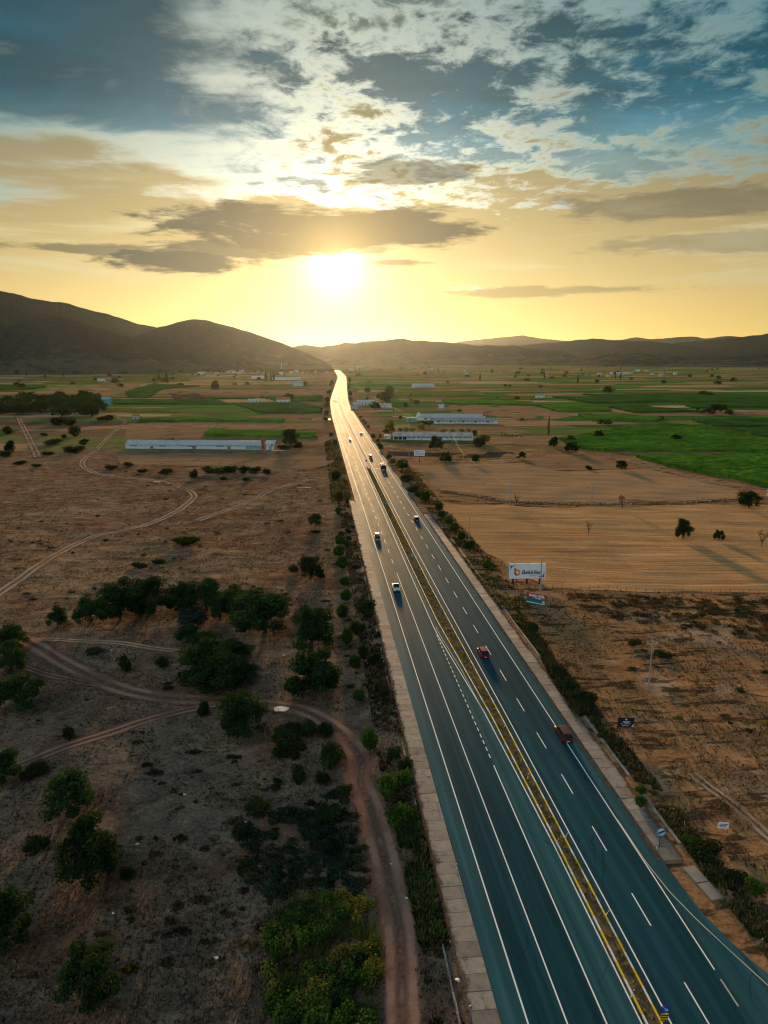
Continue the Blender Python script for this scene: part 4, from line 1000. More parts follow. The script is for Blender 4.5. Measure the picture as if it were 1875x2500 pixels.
def leaf_cloud(lobes, n, size, col, colvar=0.3, shell=0.75, r=None, up=0.35):
    """n leaf sprays spread through a set of lobes (x,y,z,rx,ry,rz); returns vertices, quads, colours"""
    r = r or rng
    L_ = np.array(lobes, float)
    wgt = (L_[:, 3] * L_[:, 4] * L_[:, 5]) ** 0.67; wgt /= wgt.sum()
    li = r.choice(len(L_), n, p=wgt)
    dirs = r.normal(size=(n, 3)); dirs /= np.linalg.norm(dirs, axis=1)[:, None]
    rad = shell + (1 - shell) * r.random(n) ** 0.5
    inner = r.random(n) < 0.18
    rad = np.where(inner, r.random(n) * shell, rad)
    rad *= 1 + 0.10 * r.normal(size=n)
    c = L_[li, :3] + dirs * rad[:, None] * L_[li, 3:]
    nrm = dirs + r.normal(size=(n, 3)) * 0.55 + np.array([0, 0, up])
    nrm /= np.linalg.norm(nrm, axis=1)[:, None]
    ref = r.normal(size=(n, 3))
    u = np.cross(nrm, ref); u /= np.linalg.norm(u, axis=1)[:, None]
    q = np.cross(nrm, u)
    sz = size * (0.6 + 0.8 * r.random(n))
    a = u * sz[:, None]; b = q * (sz * (0.45 + 0.4 * r.random(n)))[:, None]
    V = np.stack([c - a, c - b * 0.9 + a * 0.1, c + a, c + b * 0.9 - a * 0.1], 1).reshape(-1, 3)
    F = np.arange(4 * n).reshape(n, 4)
    tone = (1 - colvar / 2) + colvar * r.random(n)
    lobe_t = 0.8 + 0.4 * r.random(len(L_))
    cc = np.array(col)[None, :] * (tone * lobe_t[li])[:, None]
    warm = r.random(n)[:, None] * np.array([0.35, 0.15, 0.0]) * cc
    C = np.repeat(cc + warm, 4, axis=0)
    return V, F, C
def crown_mesh(name, parts):
    V = np.vstack([p[0] for p in parts]); C = np.vstack([p[2] for p in parts])
    off = 0; F = []
    for p in parts:
        F.append(p[1] + off); off += len(p[0])
    me = mesh_from(name, V, np.vstack(F), leaf_m)
    vcol(me, C)
    return me
def limb(b, p0, p1, r0, r1, n=6, wob=0.08):
    p0, p1 = Vector(p0), Vector(p1)
    ln = (p1 - p0).length
    pts = [p0.lerp(p1, k / 4) + Vector((random.uniform(-1, 1), random.uniform(-1, 1), random.uniform(-.4, .4))) * ln * wob * (0 if k in (0, 4) else 1) for k in range(5)]
    b.tube(pts, [r0 + (r1 - r0) * k / 4 for k in range(5)], n)
def make_oak(seed, n=6800, col=(0.024, 0.052, 0.020), squash=1.0):
    """unit tree: crown about 1 wide, total height 1"""
    r = np.random.default_rng(seed); random.seed(seed)
    lobes = []
    k = r.integers(18, 26)
    for i in range(k):
        a = 2 * math.pi * (i / k + r.random() * 0.08) * 2.4
        rr = 0.44 * math.sqrt(r.random()) * (0.8 + 0.35 * r.random())
        z = 0.30 + 0.50 * r.random()
        rr *= 1 - 0.55 * max(0, (z - 0.55) / 0.3) ** 2
        s = 0.075 + 0.095 * r.random()
        lobes.append((math.cos(a) * rr, math.sin(a) * rr, z, s * 1.15, s * 1.15, s * 0.95))
    lobes.append((0, 0, 0.56, 0.20, 0.20, 0.22))
    lobes += [(0.12 * r.normal(), 0.12 * r.normal(), 0.84, 0.13, 0.13, 0.11) for _ in range(3)]
    lobes += [(0.36 * math.cos(q), 0.36 * math.sin(q), 0.24 + 0.10 * r.random(), 0.12, 0.12, 0.11) for q in r.random(8) * 6.28]
    crown = crown_mesh('crown', [leaf_cloud(lobes, n, 0.026 if n > 4000 else 0.045, col, 0.7, 0.66, r)])
    b = B()
    limb(b, (0, 0, -0.05), (0.01, 0.0, 0.30), 0.040, 0.030, 8, 0.04)
    for q in range(9):
        a = q * 1.05 + r.random(); e = lobes[int(r.integers(0, k))]
        limb(b, (0.01, 0, 0.24 + 0.02 * q), (e[0] * 0.8, e[1] * 0.8, e[2]), 0.022, 0.006)
    return crown, b.mesh('trunk', bark_m, True)
def make_round(seed, n=2400, col=(0.027, 0.066, 0.015)):
    r = np.random.default_rng(seed); random.seed(seed)
    lobes = [(0, 0, 0.62, 0.42, 0.42, 0.36)]
    for i in range(14):
        d_ = r.normal(size=3); d_ /= np.linalg.norm(d_)
        lobes.append((d_[0] * 0.34, d_[1] * 0.34, 0.62 + d_[2] * 0.27, 0.15, 0.15, 0.13))
    crown = crown_mesh('crown', [leaf_cloud(lobes, n, 0.040, col, 0.5, 0.82, r)])
    b = B(); limb(b, (0, 0, -0.05), (0, 0, 0.45), 0.030, 0.022, 7, 0.03)
    for q in range(4):
        limb(b, (0, 0, 0.36), (0.2 * math.cos(q * 1.6), 0.2 * math.sin(q * 1.6), 0.62), 0.016, 0.006)
    return crown, b.mesh('trunk', bark_m, True)
def make_shrub(seed, n=1500, col=(0.027, 0.044, 0.018)):
    r = np.random.default_rng(seed); random.seed(seed)
    lobes = []
    for i in range(9):
        a = r.random() * 6.28; rr = 0.34 * math.sqrt(r.random()); s = 0.15 + 0.10 * r.random()
        z = 0.25 + 0.45 * r.random() * (1 - rr * 1.3)
        lobes.append((math.cos(a) * rr, math.sin(a) * rr, z, s, s, s * 1.1))
    lobes.append((0, 0, 0.35, 0.3, 0.3, 0.3))
    crown = crown_mesh('foliage', [leaf_cloud(lobes, n, 0.050, col, 0.6, 0.7, r)])
    b = B()
    for q in range(5):
        limb(b, (0, 0, -0.05), (0.25 * math.cos(q * 1.3), 0.25 * math.sin(q * 1.3), 0.5), 0.018, 0.006, 5)
    return crown, b.mesh('stem', bark_m, True)
def make_poplar(seed, n=1800, col=(0.030, 0.060, 0.018)):
    r = np.random.default_rng(seed); random.seed(seed)
    lobes = [(0.06 * r.normal(), 0.06 * r.normal(), z, 0.36 * (1 - abs(z - 0.42) * 1.15), 0.36 * (1 - abs(z - 0.42) * 1.15), 0.12) for z in np.linspace(0.14, 0.95, 10)]
    crown = crown_mesh('crown', [leaf_cloud(lobes, n, 0.05, col, 0.5, 0.7, r)])
    b = B(); limb(b, (0, 0, -0.03), (0, 0, 0.85), 0.05, 0.01, 7, 0.01)
    return crown, b.mesh('trunk', bark_m, True)
def make_bare(seed, n=420, col=(0.10, 0.075, 0.045)):
    r = np.random.default_rng(seed); random.seed(seed)
    b = B(); limb(b, (0, 0, -0.03), (0.01, 0, 0.42), 0.030, 0.020, 7, 0.04)
    tw = B(); lobes = []
    for q in range(26):
        a = r.random() * 6.28; z0 = 0.22 + 0.25 * r.random(); e = 0.18 + 0.26 * r.random()
        tip = (math.cos(a) * e, math.sin(a) * e, z0 + 0.25 + 0.35 * r.random())
        limb(tw, (0, 0, z0), tip, 0.012, 0.003, 4, 0.06)
        lobes.append((*tip, 0.07, 0.07, 0.07))
    V, F, C = leaf_cloud(lobes, n, 0.028, col, 0.6, 0.2, r)
    nt_ = len(tw.v)
    # twigs and the few dry leaves left on them
    me = mesh_from('crown', np.vstack([np.array([tuple(v) for v in tw.v]), V]).tolist(), [tuple(f) for f in tw.f] + [tuple(int(i) + nt_ for i in f) for f in F], [bark_m, leaf_m])
    me.polygons.foreach_set('material_index', np.array([0] * len(tw.f) + [1] * len(F), dtype=np.int32))
    vcol(me, np.vstack([np.tile(np.array([[0.05, 0.035, 0.025]]), (nt_, 1)), C]))
    return me, b.mesh('trunk', bark_m, True)
_rs = np.random.default_rng(91)
for _ in range(18):
    _t = 58 * (330 / 58) ** _rs.random(); _x, _y = RP(9.9 + 2.6 * _rs.random(), _t); _w = 1.0 + 1.6 * _rs.random()
    SHRUBS.append((round(float(_x), 1), round(float(_y), 1), round(_w, 1), round(_w * (0.6 + 0.3 * _rs.random()), 1)))
for _ in range(18):
    _x, _y = -17 + 12 * _rs.random(), 84 + 25 * _rs.random(); _w = 1.4 + 2.4 * _rs.random()
    if _x < -7.5 + (100 - _y) * 0.28:
        SHRUBS.append((round(float(_x), 1), round(float(_y), 1), round(_w, 1), round(_w * (0.55 + 0.35 * _rs.random()), 1)))
OAK = [make_oak(100 + k) for k in range(5)]
OAKF = [make_oak(140 + k, 1500) for k in range(3)]
RND = [make_round(200 + k) for k in range(4)]
RNDF = [make_round(230 + k, 700) for k in range(2)]
SHR = [make_shrub(300 + k) for k in range(3)]
SHR_G = [make_shrub(320 + k, 1500, (0.04, 0.085, 0.016)) for k in range(2)]
SHR_O = [make_shrub(330 + k, 1400, (0.065, 0.066, 0.024)) for k in range(2)]
SHR_B = [make_shrub(340 + k, 1400, (0.034, 0.048, 0.038)) for k in range(2)]
POP = [make_poplar(400)]
POPY = [make_poplar(401, 1800, (0.17, 0.16, 0.035))]
YEL = [make_oak(410, 1800, (0.20, 0.17, 0.035))]
BARE = [make_bare(500 + k) for k in range(2)], BARE
BAREM, BARE = BARE

ORD = 'first second third fourth fifth sixth seventh eighth ninth tenth eleventh twelfth thirteenth fourteenth fifteenth sixteenth seventeenth eighteenth nineteenth twentieth'.split()
def ordw(i):
    return ORD[i] if i < 20 else ('twenty-' + ORD[i - 20] if i < 29 else str(i + 1) + 'th')
def plant(name, label, cat, proto, x, y, w_, h_, group=None, pn=('crown', 'trunk'), rz=None, sink=0.0):
    o = thing(name, label, cat, (x, y, H1(x, y) - sink), random.uniform(0, 6.28) if rz is None else rz, group)
    o.scale = (w_ / 0.98, w_ / 0.98 * random.uniform(0.9, 1.1), h_ / 0.95)
    for nm, me in zip(pn, proto):
        link(bpy.data.objects.new(nm, me), o)
    return o
random.seed(11)
oak_lab = ['dark oak with a visible trunk standing alone near the double rut track', 'large bushy dark oak above a clump of orange grass', 'dark tree cut by the left edge, below the bushy oak with orange grass beside it',
 'dark round oak lowest of all in the bottom left of the pasture', 'oak half out of frame at the left edge where the double rut begins', 'oak beside the dirt track close to the white puddle-like patch',
 'oak at the left front of the far tree clump, trunk showing', 'small outlying oak at the far left end of the tree clump', 'tall oak in the middle of the left tree clump', 'oak at the right end of the left tree clump',
 'oak at the left end of the middle tree clump', 'broad tall oak crowning the middle tree clump', 'narrow tree wedged between the two tall clumps', 'oak behind the gap in the middle tree clump',
 'widest oak, right end of the long tree clump, with bare lower trunks', 'oak just left of the widest oak in the long clump', 'small bluish oak on top of the front clump', 'small oak behind the top of the front clump',
 'dark oak on the left of the front clump', 'low oak on the upper right of the front clump', 'broad oak at the foot of the front clump', 'small oak at the lower right of the front clump',
 'tall oak next to the round roadside trees, upper of two', 'tall oak next to the round roadside trees, lower of two nearest the dirt track', 'dark oak alone in the reddish pasture left of the round trees',
 'oak at the left edge, top of the three there', 'dark oak at the left edge above the broad one with a trunk', 'broad oak at the left edge with its trunk showing, by the reddish track']
for i, (x, y, w_, h_) in enumerate(OAKS):
    plant('oak_tree', oak_lab[i], 'tree', OAK[i % 5], x, y, w_ * (1.02 if i < 6 else (1.06 if i < 16 else 1.18)), h_ * (1.0 if i < 6 else 1.1), 'oaks of the left pasture')
ft_lab = ['big dark tree in front of the shed with the row of red windows', 'tree with a trunk below the windowed shed, beside the dark soil strip', 'round tree alone on the dark soil strip', 'small tree at the right tip of the dark soil strip',
 'wide tree at the left corner of the big maize field', 'smaller tree just behind the wide one at the maize corner', 'tree at the left end of the big maize field', 'lone tree in the middle of the big maize field',
 'tree on the track edge between pale stubble and maize', 'heart-shaped distant tree far out on the right plain', 'tallest tree standing in the orange stubble field', 'small round-headed tree in the orange stubble field',
 'large dark tree at the right edge between two stubble fields', 'dark tree at the road end of the long white shed', 'distant tree on the left plain right of the small white house', 'tall distant tree alone on the tan field left of the road',
 'distant wide tree behind the red roofed house', 'small spreading tree in the reddish pasture by the verge']
for i, (x, y, w_, h_) in enumerate(FIELD_TREES):
    plant('field_tree', ft_lab[i], 'tree', OAK[(i * 2 + 1) % 5], x, y, w_, h_, 'lone trees of the fields')
for i, (x, y, w_, h_) in enumerate(BARE):
    plant('bare_tree', ['thin leafless tree at the right edge of the orange stubble', 'small leafless sapling in the middle of the orange stubble', 'brown half-bare tree on the stone line', 'bare shrub-like tree at the road end of the stone line'][i], 'tree', BAREM[i % 2], x, y, w_, h_, 'half bare trees')
for side, lst in (('left', sorted(ROUND_LEFT, key=lambda p: p[1])), ('right', sorted(ROUND_RIGHT, key=lambda p: p[1]))):
    for i, (x, y, w_, h_) in enumerate(lst):
        plant('round_tree', f'round clipped tree, {ordw(i)} from the camera in the row on the {side} verge', 'tree', RND[i % 4], x, y, w_, max(h_, w_ * 0.95), f'round clipped trees along the {side} verge')
sh_lab = {0: 'small dark bush on the pasture right of the left edge oaks', 1: 'low dark bush under the double rut track at the left', 2: 'low spiny bush left of the bushy oak', 3: 'low bush at the right foot of the bushy oak', 4: 'small bush at the end of the double rut track',
 5: 'dark pointed bush below the white patch', 6: 'wide dark bush left of the pointed one below the white patch', 7: 'tall dark cypress-like bush inside the bend of the dirt track', 8: 'dark bush at the top of the thicket', 9: 'dark bush at the left corner of the thicket', 10: 'round olive bush standing in the green reeds',
 11: 'pale bluish bush in front of the left tree clump', 12: 'grey-green bush in front of the middle tree clump', 13: 'upright dark bush left of the straw patch', 14: 'round dark bush right of the straw patch', 15: 'flat dark scrub above the reddish track',
 16: 'low green scrub patch in the middle pasture', 20: 'small dark bush above the middle pasture track', 21: 'olive bush on the verge above the round trees'}
# shrubs without a name of their own are told apart by their order from the camera
SHL = {}; _bins = {}
for i, (x, y, w_, h_) in enumerate(SHRUBS):
    if i in sh_lab:
        continue
    d_ = math.hypot(x, y); s_ = x * CA + y * SA
    if i in (33, 34):
        SHL[i] = (['upper', 'lower'][i - 33] + ' of two bright green bushes at the edge of the right slabs', None)
        continue
    if s_ < 5.5 and d_ < 112 and i > 80:
        _bins.setdefault(5, []).append((d_, i))
        continue
    key = (0 if d_ < 170 else 1) if s_ > 43 else (2 if d_ < 170 else (3 if d_ < 300 else 4))
    _bins.setdefault(key, []).append((d_, i))
_bl = [('dark scrub bush, {} from the camera on the right verge below the billboards', 'scrub bushes right of the road'), ('scrub bush, {} from the camera along the fields beyond the billboards', 'scrub bushes right of the road'),
       ('dark bush, {} from the camera on the bank between dirt track and road', 'bushes on the left bank'), ('low scrub bush, {} from the camera in the reddish middle pasture', 'scrub of the middle pasture'),
       ('dark scrub bush, {} from the camera in the far pasture near the white shed', 'scrub of the far pasture'),
       ('dark bush, {} from the camera among the scrub inside the track bend', 'scrub inside the track bend')]
for key, lst in _bins.items():
    for j, (d_, i) in enumerate(sorted(lst)):
        SHL[i] = (_bl[key][0].format(ordw(j)), _bl[key][1])
for i, (x, y, w_, h_) in enumerate(SHRUBS):
    kind = SHR
    if i in (10, 21, 33, 34, 39, 40, 47, 58): kind = SHR_O
    if i in (28, 29, 30, 33, 34, 16, 37, 36): kind = SHR_G
    if i in (11, 12, 18, 15): kind = SHR_B
    d_ = math.hypot(x, y)
    lab, g = sh_lab.get(i), None
    if lab is None:
        lab, g = SHL[i]
    plant('shrub', lab, 'bush', kind[i % len(kind)], x, y, w_ * 1.05, h_ * 1.05, g, ('foliage', 'stem'))
for i, (x, y, w_, h_) in enumerate(YELLOW):
    plant('yellow_tree', ['yellowing tree behind the road end of the windowed shed', 'bright yellow-green tree between the two right sheds', 'slim yellow poplar left of the big maize field'][i], 'tree', (POPY if i == 2 else YEL)[0], x, y, w_, h_)
for i, (x, y, w_, h_) in enumerate(POPLARS):
    plant('poplar_tree', ['widest of three distant poplars standing close together', 'thin middle one of three distant poplars', 'right one of three distant poplars', 'distant poplar at the green crooked field, taller of two', 'distant poplar at the green crooked field, shorter of two', 'thin far poplar near the left edge, outer', 'thin far poplar near the left edge, inner'][i], 'tree', POP[0], x, y, w_, h_, 'distant poplars')
for i, (x, y, w_, h_) in enumerate(HEDGE):
    lab, g = ('dark bush in the hedge behind the windowed shed', 'hedge bushes between the two right sheds') if i < 10 else ('tiny round bush in the dotted row right of the windowed shed', 'dotted row of small bushes')
    plant('hedge_bush', lab, 'bush', RNDF[i % 2], x, y, w_ * 1.1, h_ * 1.1, g)
_cnt = {}
for i, (x, y, w_, h_) in enumerate(sorted(FAR_TREES, key=lambda p: math.hypot(p[0], p[1]))):
    s_ = x * CA + y * SA - bend(-x * SA + y * CA)
    if abs(s_ - 28) < 45 and y < 1700:
        lab, g = ('small dark tree lining the far road', 'small trees lining the far road')
    elif x < 0:
        lab, g = 'distant dark tree on the left valley floor', 'distant trees left of the road'
    else:
        lab, g = 'distant dark tree on the right valley floor', 'distant trees right of the road'
    if g == 'small trees lining the far road':
        sd = 'right' if s_ > 28 else 'left'
        _cnt[sd] = _cnt.get(sd, 0) + 1
        lab = f'small dark tree lining the {sd} side of the far road, {ordw(_cnt[sd] - 1)} from the camera'
    plant('distant_tree', lab, 'tree', OAKF[i % 3], x, y, w_, h_, g)
# the dark wood at the left edge: single trees
wp = np.array(MASSES['wood'])
k = 0
r_ = np.random.default_rng(21)
while k < 58:
    az_ = R(-28.6 + 6.8 * r_.random()); rr = 800 + 380 * r_.random()
    p = np.array([rr * math.sin(az_), rr * math.cos(az_)])
    if rr > 820 + 60 * math.sin(k):
        hgt = 9 + 5 * r_.random()
        plant('wood_tree', 'dark tree of the dense wood at the left edge', 'tree', OAKF[k % 3], round(p[0], 1), round(p[1], 1), 14 + 9 * r_.random(), hgt, 'trees of the left wood')
        k += 1
# the belt of trees at the foot of the left hills and scattered trees in the far valley
for i in range(70):
    az_ = R(r_.uniform(-18, -4)); rr = r_.uniform(2750, 3050)
    plant('belt_tree', 'far tree in the dark belt before the village under the hills', 'tree', OAKF[i % 3], rr * math.sin(az_), rr * math.cos(az_), r_.uniform(18, 34), r_.uniform(9, 16), 'far tree belt')
for i in range(90):
    az_ = R(r_.uniform(-28, 28)); rr = 1500 * (1 + 1.6 * r_.random())
    x, y = rr * math.sin(az_), rr * math.cos(az_)
    s_ = x * CA + y * SA - bend(-x * SA + y * CA)
    if abs(s_ - 28.4) < 30:
        continue
    poplar = r_.random() < 0.25
    plant('valley_tree', 'faint far poplar in the hazy valley' if poplar else 'faint far tree in the hazy valley', 'tree', (POP if poplar else OAKF)[0 if poplar else i % 3], x, y, r_.uniform(4, 6) if poplar else r_.uniform(8, 17), r_.uniform(14, 24) if poplar else r_.uniform(6, 11), 'faint poplars of the far valley' if poplar else 'faint trees of the far valley')

# ------------------------------------------------------------------ buildings
white_wall = mat('whitewashed_wall', (0.62, 0.68, 0.68), 0.85, noise=0.22, nscale=0.8)
stain_wall = mat('stained_plaster', (0.50, 0.60, 0.60), 0.9, noise=0.4, nscale=0.5)
teal_panel = mat('teal_panel', (0.16, 0.36, 0.37), 0.7, noise=0.2)
metal_roof = mat('pale_sheet_metal', (0.62, 0.62, 0.62), 0.42, 0.35, noise=0.18, nscale=0.35)
grey_roof = mat('grey_fibre_roof', (0.33, 0.31, 0.29), 0.8, noise=0.35, nscale=0.4)
patch_roof = mat('patched_grey_roof', (0.42, 0.40, 0.38), 0.75, noise=0.55, nscale=0.25)
red_tile = mat('red_roof_tile', (0.36, 0.12, 0.06), 0.85, noise=0.25, nscale=1.5)
red_paint = mat('rust_red_paint', (0.42, 0.075, 0.03), 0.6, noise=0.25, nscale=1.2)
dark_glass = mat('dark_window', (0.03, 0.04, 0.045), 0.15)
red_win = mat('red_brown_window', (0.22, 0.07, 0.05), 0.6)
grey_door = mat('grey_door', (0.14, 0.18, 0.19), 0.6)
wood_m = mat('dark_timber', (0.09, 0.06, 0.04), 0.9, noise=0.3)
turq_m = mat('turquoise_paint', (0.12, 0.42, 0.44), 0.6, noise=0.15)
def frame_of(p0, p1):
    v = Vector((p1[0] - p0[0], p1[1] - p0[1], 0))
    return v.length, math.atan2(v.y, v.x)
def shed(label, x, y, rz, L_, W_, wall_h, ridge_h, roof, wall, windows, group=None, name='long_shed', eave=0.5, panels=12):
    """gable shed; local x along the front wall, y backwards"""
    o = thing(name, label, 'shed', (x, y, H1(x, y) - 0.1), rz, group)
    b = B()
    b.box(0, L_, 0, 0.25, 0, wall_h); b.box(0, L_, W_ - 0.25, W_, 0, wall_h)
    for xx in (0, L_ - 0.25):
        b.plate([(0, 0)], 0, 0) if False else None
        b.add([(xx + a, yy, z) for a in (0.003, 0.247) for yy, z in ((0.25, 0), (W_ - 0.25, 0), (W_ - 0.25, wall_h), (W_ / 2, ridge_h - 0.05), (0.25, wall_h))],
              [(0, 4, 3, 2, 1), (5, 6, 7, 8, 9)] + [(i, (i + 1) % 5, 5 + (i + 1) % 5, 5 + i) for i in range(5)])
    b.obj('wall', wall, o)
    # roof sheets, one by one
    n = panels; e = eave; th = 0.07
    sl = (ridge_h - wall_h) / (W_ / 2)
    for k in range(n):
        x0 = -0.4 + (L_ + 0.8) * k / n; x1 = -0.4 + (L_ + 0.8) * (k + 1) / n - 0.04
        dzz = random.uniform(-0.015, 0.015)
        for sgn in (0, 1):
            r = B()
            ya, yb = (-e, W_ / 2 - 0.01) if sgn == 0 else (W_ + e, W_ / 2 + 0.01)
            za, zb = wall_h - sl * e + 0.06 + dzz, ridge_h + 0.06 + dzz
            pts = [(x0, ya, za), (x1, ya, za), (x1, yb, zb), (x0, yb, zb)]
            if sgn:
                pts = pts[::-1]
            r.add(pts + [(p[0], p[1], p[2] + th) for p in pts], [(3, 2, 1, 0), (4, 5, 6, 7), (0, 1, 5, 4), (1, 2, 6, 5), (2, 3, 7, 6), (3, 0, 4, 7)])
            r.obj('roof_sheet', roof, o)
    rc = B().box(-0.4, L_ + 0.4, W_ / 2 - 0.2, W_ / 2 + 0.2, ridge_h + 0.13, ridge_h + 0.22)
    rc.obj('ridge_cap', roof, o)
    for (a, c, z0, z1, m_, nm) in windows:
        f = B().box(a, c, -0.05, -0.003, z0, z1); w_ = f.obj(nm, m_, o)
    return o
# the long white shed on the left
p0, p1 = PTS['shedL'][0], PTS['shedL'][1]
L_, rz = frame_of(p0, p1)
wins = []
for k in range(12):
    a = 3 + k * (L_ - 14) / 12
    wins.append((a, a + 5.4, 1.55, 2.45, stain_wall if k % 3 else teal_panel, 'window'))
wins += [(17, 19.3, 0.15, 2.1, grey_door, 'door'), (46, 48.8, 0.15, 2.2, grey_door, 'door'), (70, 72.4, 0.15, 2.2, grey_door, 'door')]
wins += [(L_ - 10.3 + k * 2.6, L_ - 8.0 + k * 2.6, 0.3, 2.5, teal_panel, 'panel') for k in range(4)]
s_ = shed('very long white shed with a pale metal roof and a red tank at its end', p0[0], p0[1], rz, L_, 11, 2.9, 5.2, metal_roof, white_wall, wins, panels=16)
cow = B().box(32, 35, 5.0, 6.4, 5.2, 6.1); cow.obj('roof_box', grey_door, s_)
q = PTS['shedL'][2]
tk = thing('red_tank', 'tall rust red cylindrical tank at the end of the long white shed', 'tank', (q[0], q[1] - 3, H1(*q)))
B().tube([(0, 0, 0.0), (0, 0, 6.6)], 1.15, 20).obj('body', red_paint, tk)
B().tube([(0, 0, 6.6), (0, 0, 7.1), (0, 0, 7.6)], [1.15, 0.8, 0.12], 20).obj('top', red_paint, tk)
B().box(-.05, .05, -1.3, -1.18, 0.2, 6.6).obj('ladder', grey_door, tk)
q = PTS['shedL'][3]
an = thing('shed_annex', 'small white annex with a tilted metal roof beside the red tank', 'shed', (q[0] - 2.6, q[1], H1(*q)), 0.0)
B().box(0, 5, 0, 6, 0, 4.2).obj('wall', white_wall, an)
B().box(1.9, 3.9, -0.06, -0.003, 0, 2.8).obj('door', teal_panel, an)
B().box(3.5, 4.6, -0.05, -0.003, 3.0, 3.9).obj('window', dark_glass, an)
B().add([(-.7, -1, 4.4), (5.9, -1, 4.4), (5.9, 6.6, 5.6), (-.7, 6.6, 5.6), (-.7, -1, 4.52), (5.9, -1, 4.52), (5.9, 6.6, 5.72), (-.7, 6.6, 5.72)], [(3, 2, 1, 0), (4, 5, 6, 7), (0, 1, 5, 4), (1, 2, 6, 5), (2, 3, 7, 6), (3, 0, 4, 7)]).obj('roof', metal_roof, an)
q = PTS['shedL'][4]
tag(B().box(-4, 4.6, -1.2, 1.2, 0.0, 0.25).obj('loading_slab', concrete_pale, loc=(q[0] - 1, q[1], H1(*q) - 0.05)), 'flat pale concrete slab beside the annex of the long white shed', 'slab')
# right sheds
p0, p1 = PTS['shedB'][0], PTS['shedB'][1]
L_, rz = frame_of(p0, p1)
wins = [(0.8 + 3.2 * k, 3.5 + 3.2 * k, 0.35, 2.6, dark_glass, 'opening') for k in range(3)]
wins += [(10.6 + k * 3.45, 13.2 + k * 3.45, 1.75, 2.45, red_win, 'window') for k in range(14)]
shed('white shed with a patched grey roof and a row of small red windows', p0[0], p0[1], rz, L_, 9.5, 3.2, 5.0, patch_roof, stain_wall, wins, panels=18)
q = PTS['shedB'][2]
an = thing('shed_annex', 'low annex at the road end of the shed with red windows', 'shed', (q[0] + 0.2, q[1], H1(*q)))
B().box(0, 4.6, 0, 5, 0, 2.6).obj('wall', stain_wall, an)
B().box(-.3, 4.9, -.3, 5.3, 2.6, 2.8).obj('roof', grey_roof, an)
B().box(0.6, 1.5, -0.05, -0.003, 1.2, 2.0).obj('window', dark_glass, an)
p0, p1 = PTS['shedA'][0], PTS['shedA'][1]
L_, rz = frame_of(p0, p1)
wins = [(2 + k * 3.8, 5.0 + k * 3.8, 1.5, 2.7, teal_panel if k % 3 else dark_glass, 'window') for k in range(14)]
shed('grey roofed white shed in front of the one with the red chimney', p0[0], p0[1], rz, L_, 12, 3.4, 5.2, grey_roof, white_wall, wins, panels=14)
x0, y0 = 34.0, 690.0
s_ = shed('long shed with a bright white roof and a red chimney, behind the grey roofed one', x0 + 2, y0, 0.0, 62, 11, 3.4, 6.0, metal_roof, white_wall, [(3 + k * 6, 6 + k * 6, 1.2, 2.4, dark_glass, 'window') for k in range(9)], panels=14)
B().box(59.5, 61.6, 1.5, 3.6, 0, 8.2).obj('chimney', red_paint, s_)
an = thing('water_tower', 'white tank on a small block at the road end of the bright roofed shed', 'tank', (33.5, 692, H1(33.5, 692)))
B().box(-2.2, 2.2, -2, 2, 0, 4.6).obj('wall', stain_wall, an)
B().tube([(0, 0, 4.6), (0, 0, 7.2)], 1.7, 14).obj('tank', white_wall, an)
B().tube([(0, 0, 7.2), (0, 0, 7.8)], [1.7, 0.3], 14).obj('lid', white_wall, an)
q = PTS['shedA'][4]
an = thing('teal_shed', 'small teal metal shed beside the yellow wire poles', 'shed', (q[0] - 5, q[1], H1(*q)))
B().box(0, 10, 0, 6, 0, 4.0).obj('wall', teal_panel, an)
B().box(-.3, 10.3, -.3, 6.3, 4.0, 4.25).obj('roof', grey_roof, an)
B().box(2, 5, -0.05, -0.003, 0.1, 3.0).obj('door', grey_door, an)
p0, p1 = PTS['shedC']
L_, rz = frame_of(p0, p1)
shed('distant long shed with a white roof alone on the plain', p0[0], p0[1], rz, L_, 16, 3.2, 8.0, metal_roof, white_wall, [(4 + k * 6, 7 + k * 6, 1, 2.2, dark_glass, 'window') for k in range(6)], panels=8)
for i, (q, L_) in enumerate(zip(PTS['farshed'], (34, 78, 62))):
    shed(['short white shed far behind the poplars', 'long low white shed right of the distant poplars', 'far white shed out on the right plain'][i], q[0] - L_ / 2, q[1], 0, L_, 14, 4.5, 7.5, metal_roof, white_wall, [], panels=6)
def house(label, x, y, rz, W_, D_, h, roof, wall, group=None, cat='house', wins=3, name='farm_house', parts=True):
    o = thing(name, label, cat, (x, y, H1(x, y) - 0.1), rz, group)
    B().box(-W_ / 2, W_ / 2, 0, D_, 0, h).obj('wall', wall, o)
    rr = h + D_ * 0.28
    r = B()
    r.add([(-W_ / 2 - .4, -.5, h - .05), (W_ / 2 + .4, -.5, h - .05), (W_ / 2 + .4, D_ + .5, h - .05), (-W_ / 2 - .4, D_ + .5, h - .05), (-W_ / 2 - .4, D_ / 2, rr), (W_ / 2 + .4, D_ / 2, rr)],
          [(3, 2, 1, 0), (0, 1, 5, 4), (2, 3, 4, 5), (1, 2, 5), (3, 0, 4)])
    ro = r.obj('roof', roof, o)
    if parts:
        B().box(W_ * 0.2, W_ * 0.2 + .7, D_ * .6, D_ * .6 + .7, rr - 1.4, rr + .5).obj('chimney', wall, ro)
        for k in range(wins):
            a = -W_ / 2 + W_ * (k + 0.5) / wins
            if k == wins // 2:
                B().box(a - .5, a + .5, -0.06, -0.003, 0, 2.1).obj('door', wood_m, o)
            else:
                B().box(a - .6, a + .6, -0.06, -0.003, 1.0, 2.2).obj('window', dark_glass, o)
    return o
hs = PTS['house']
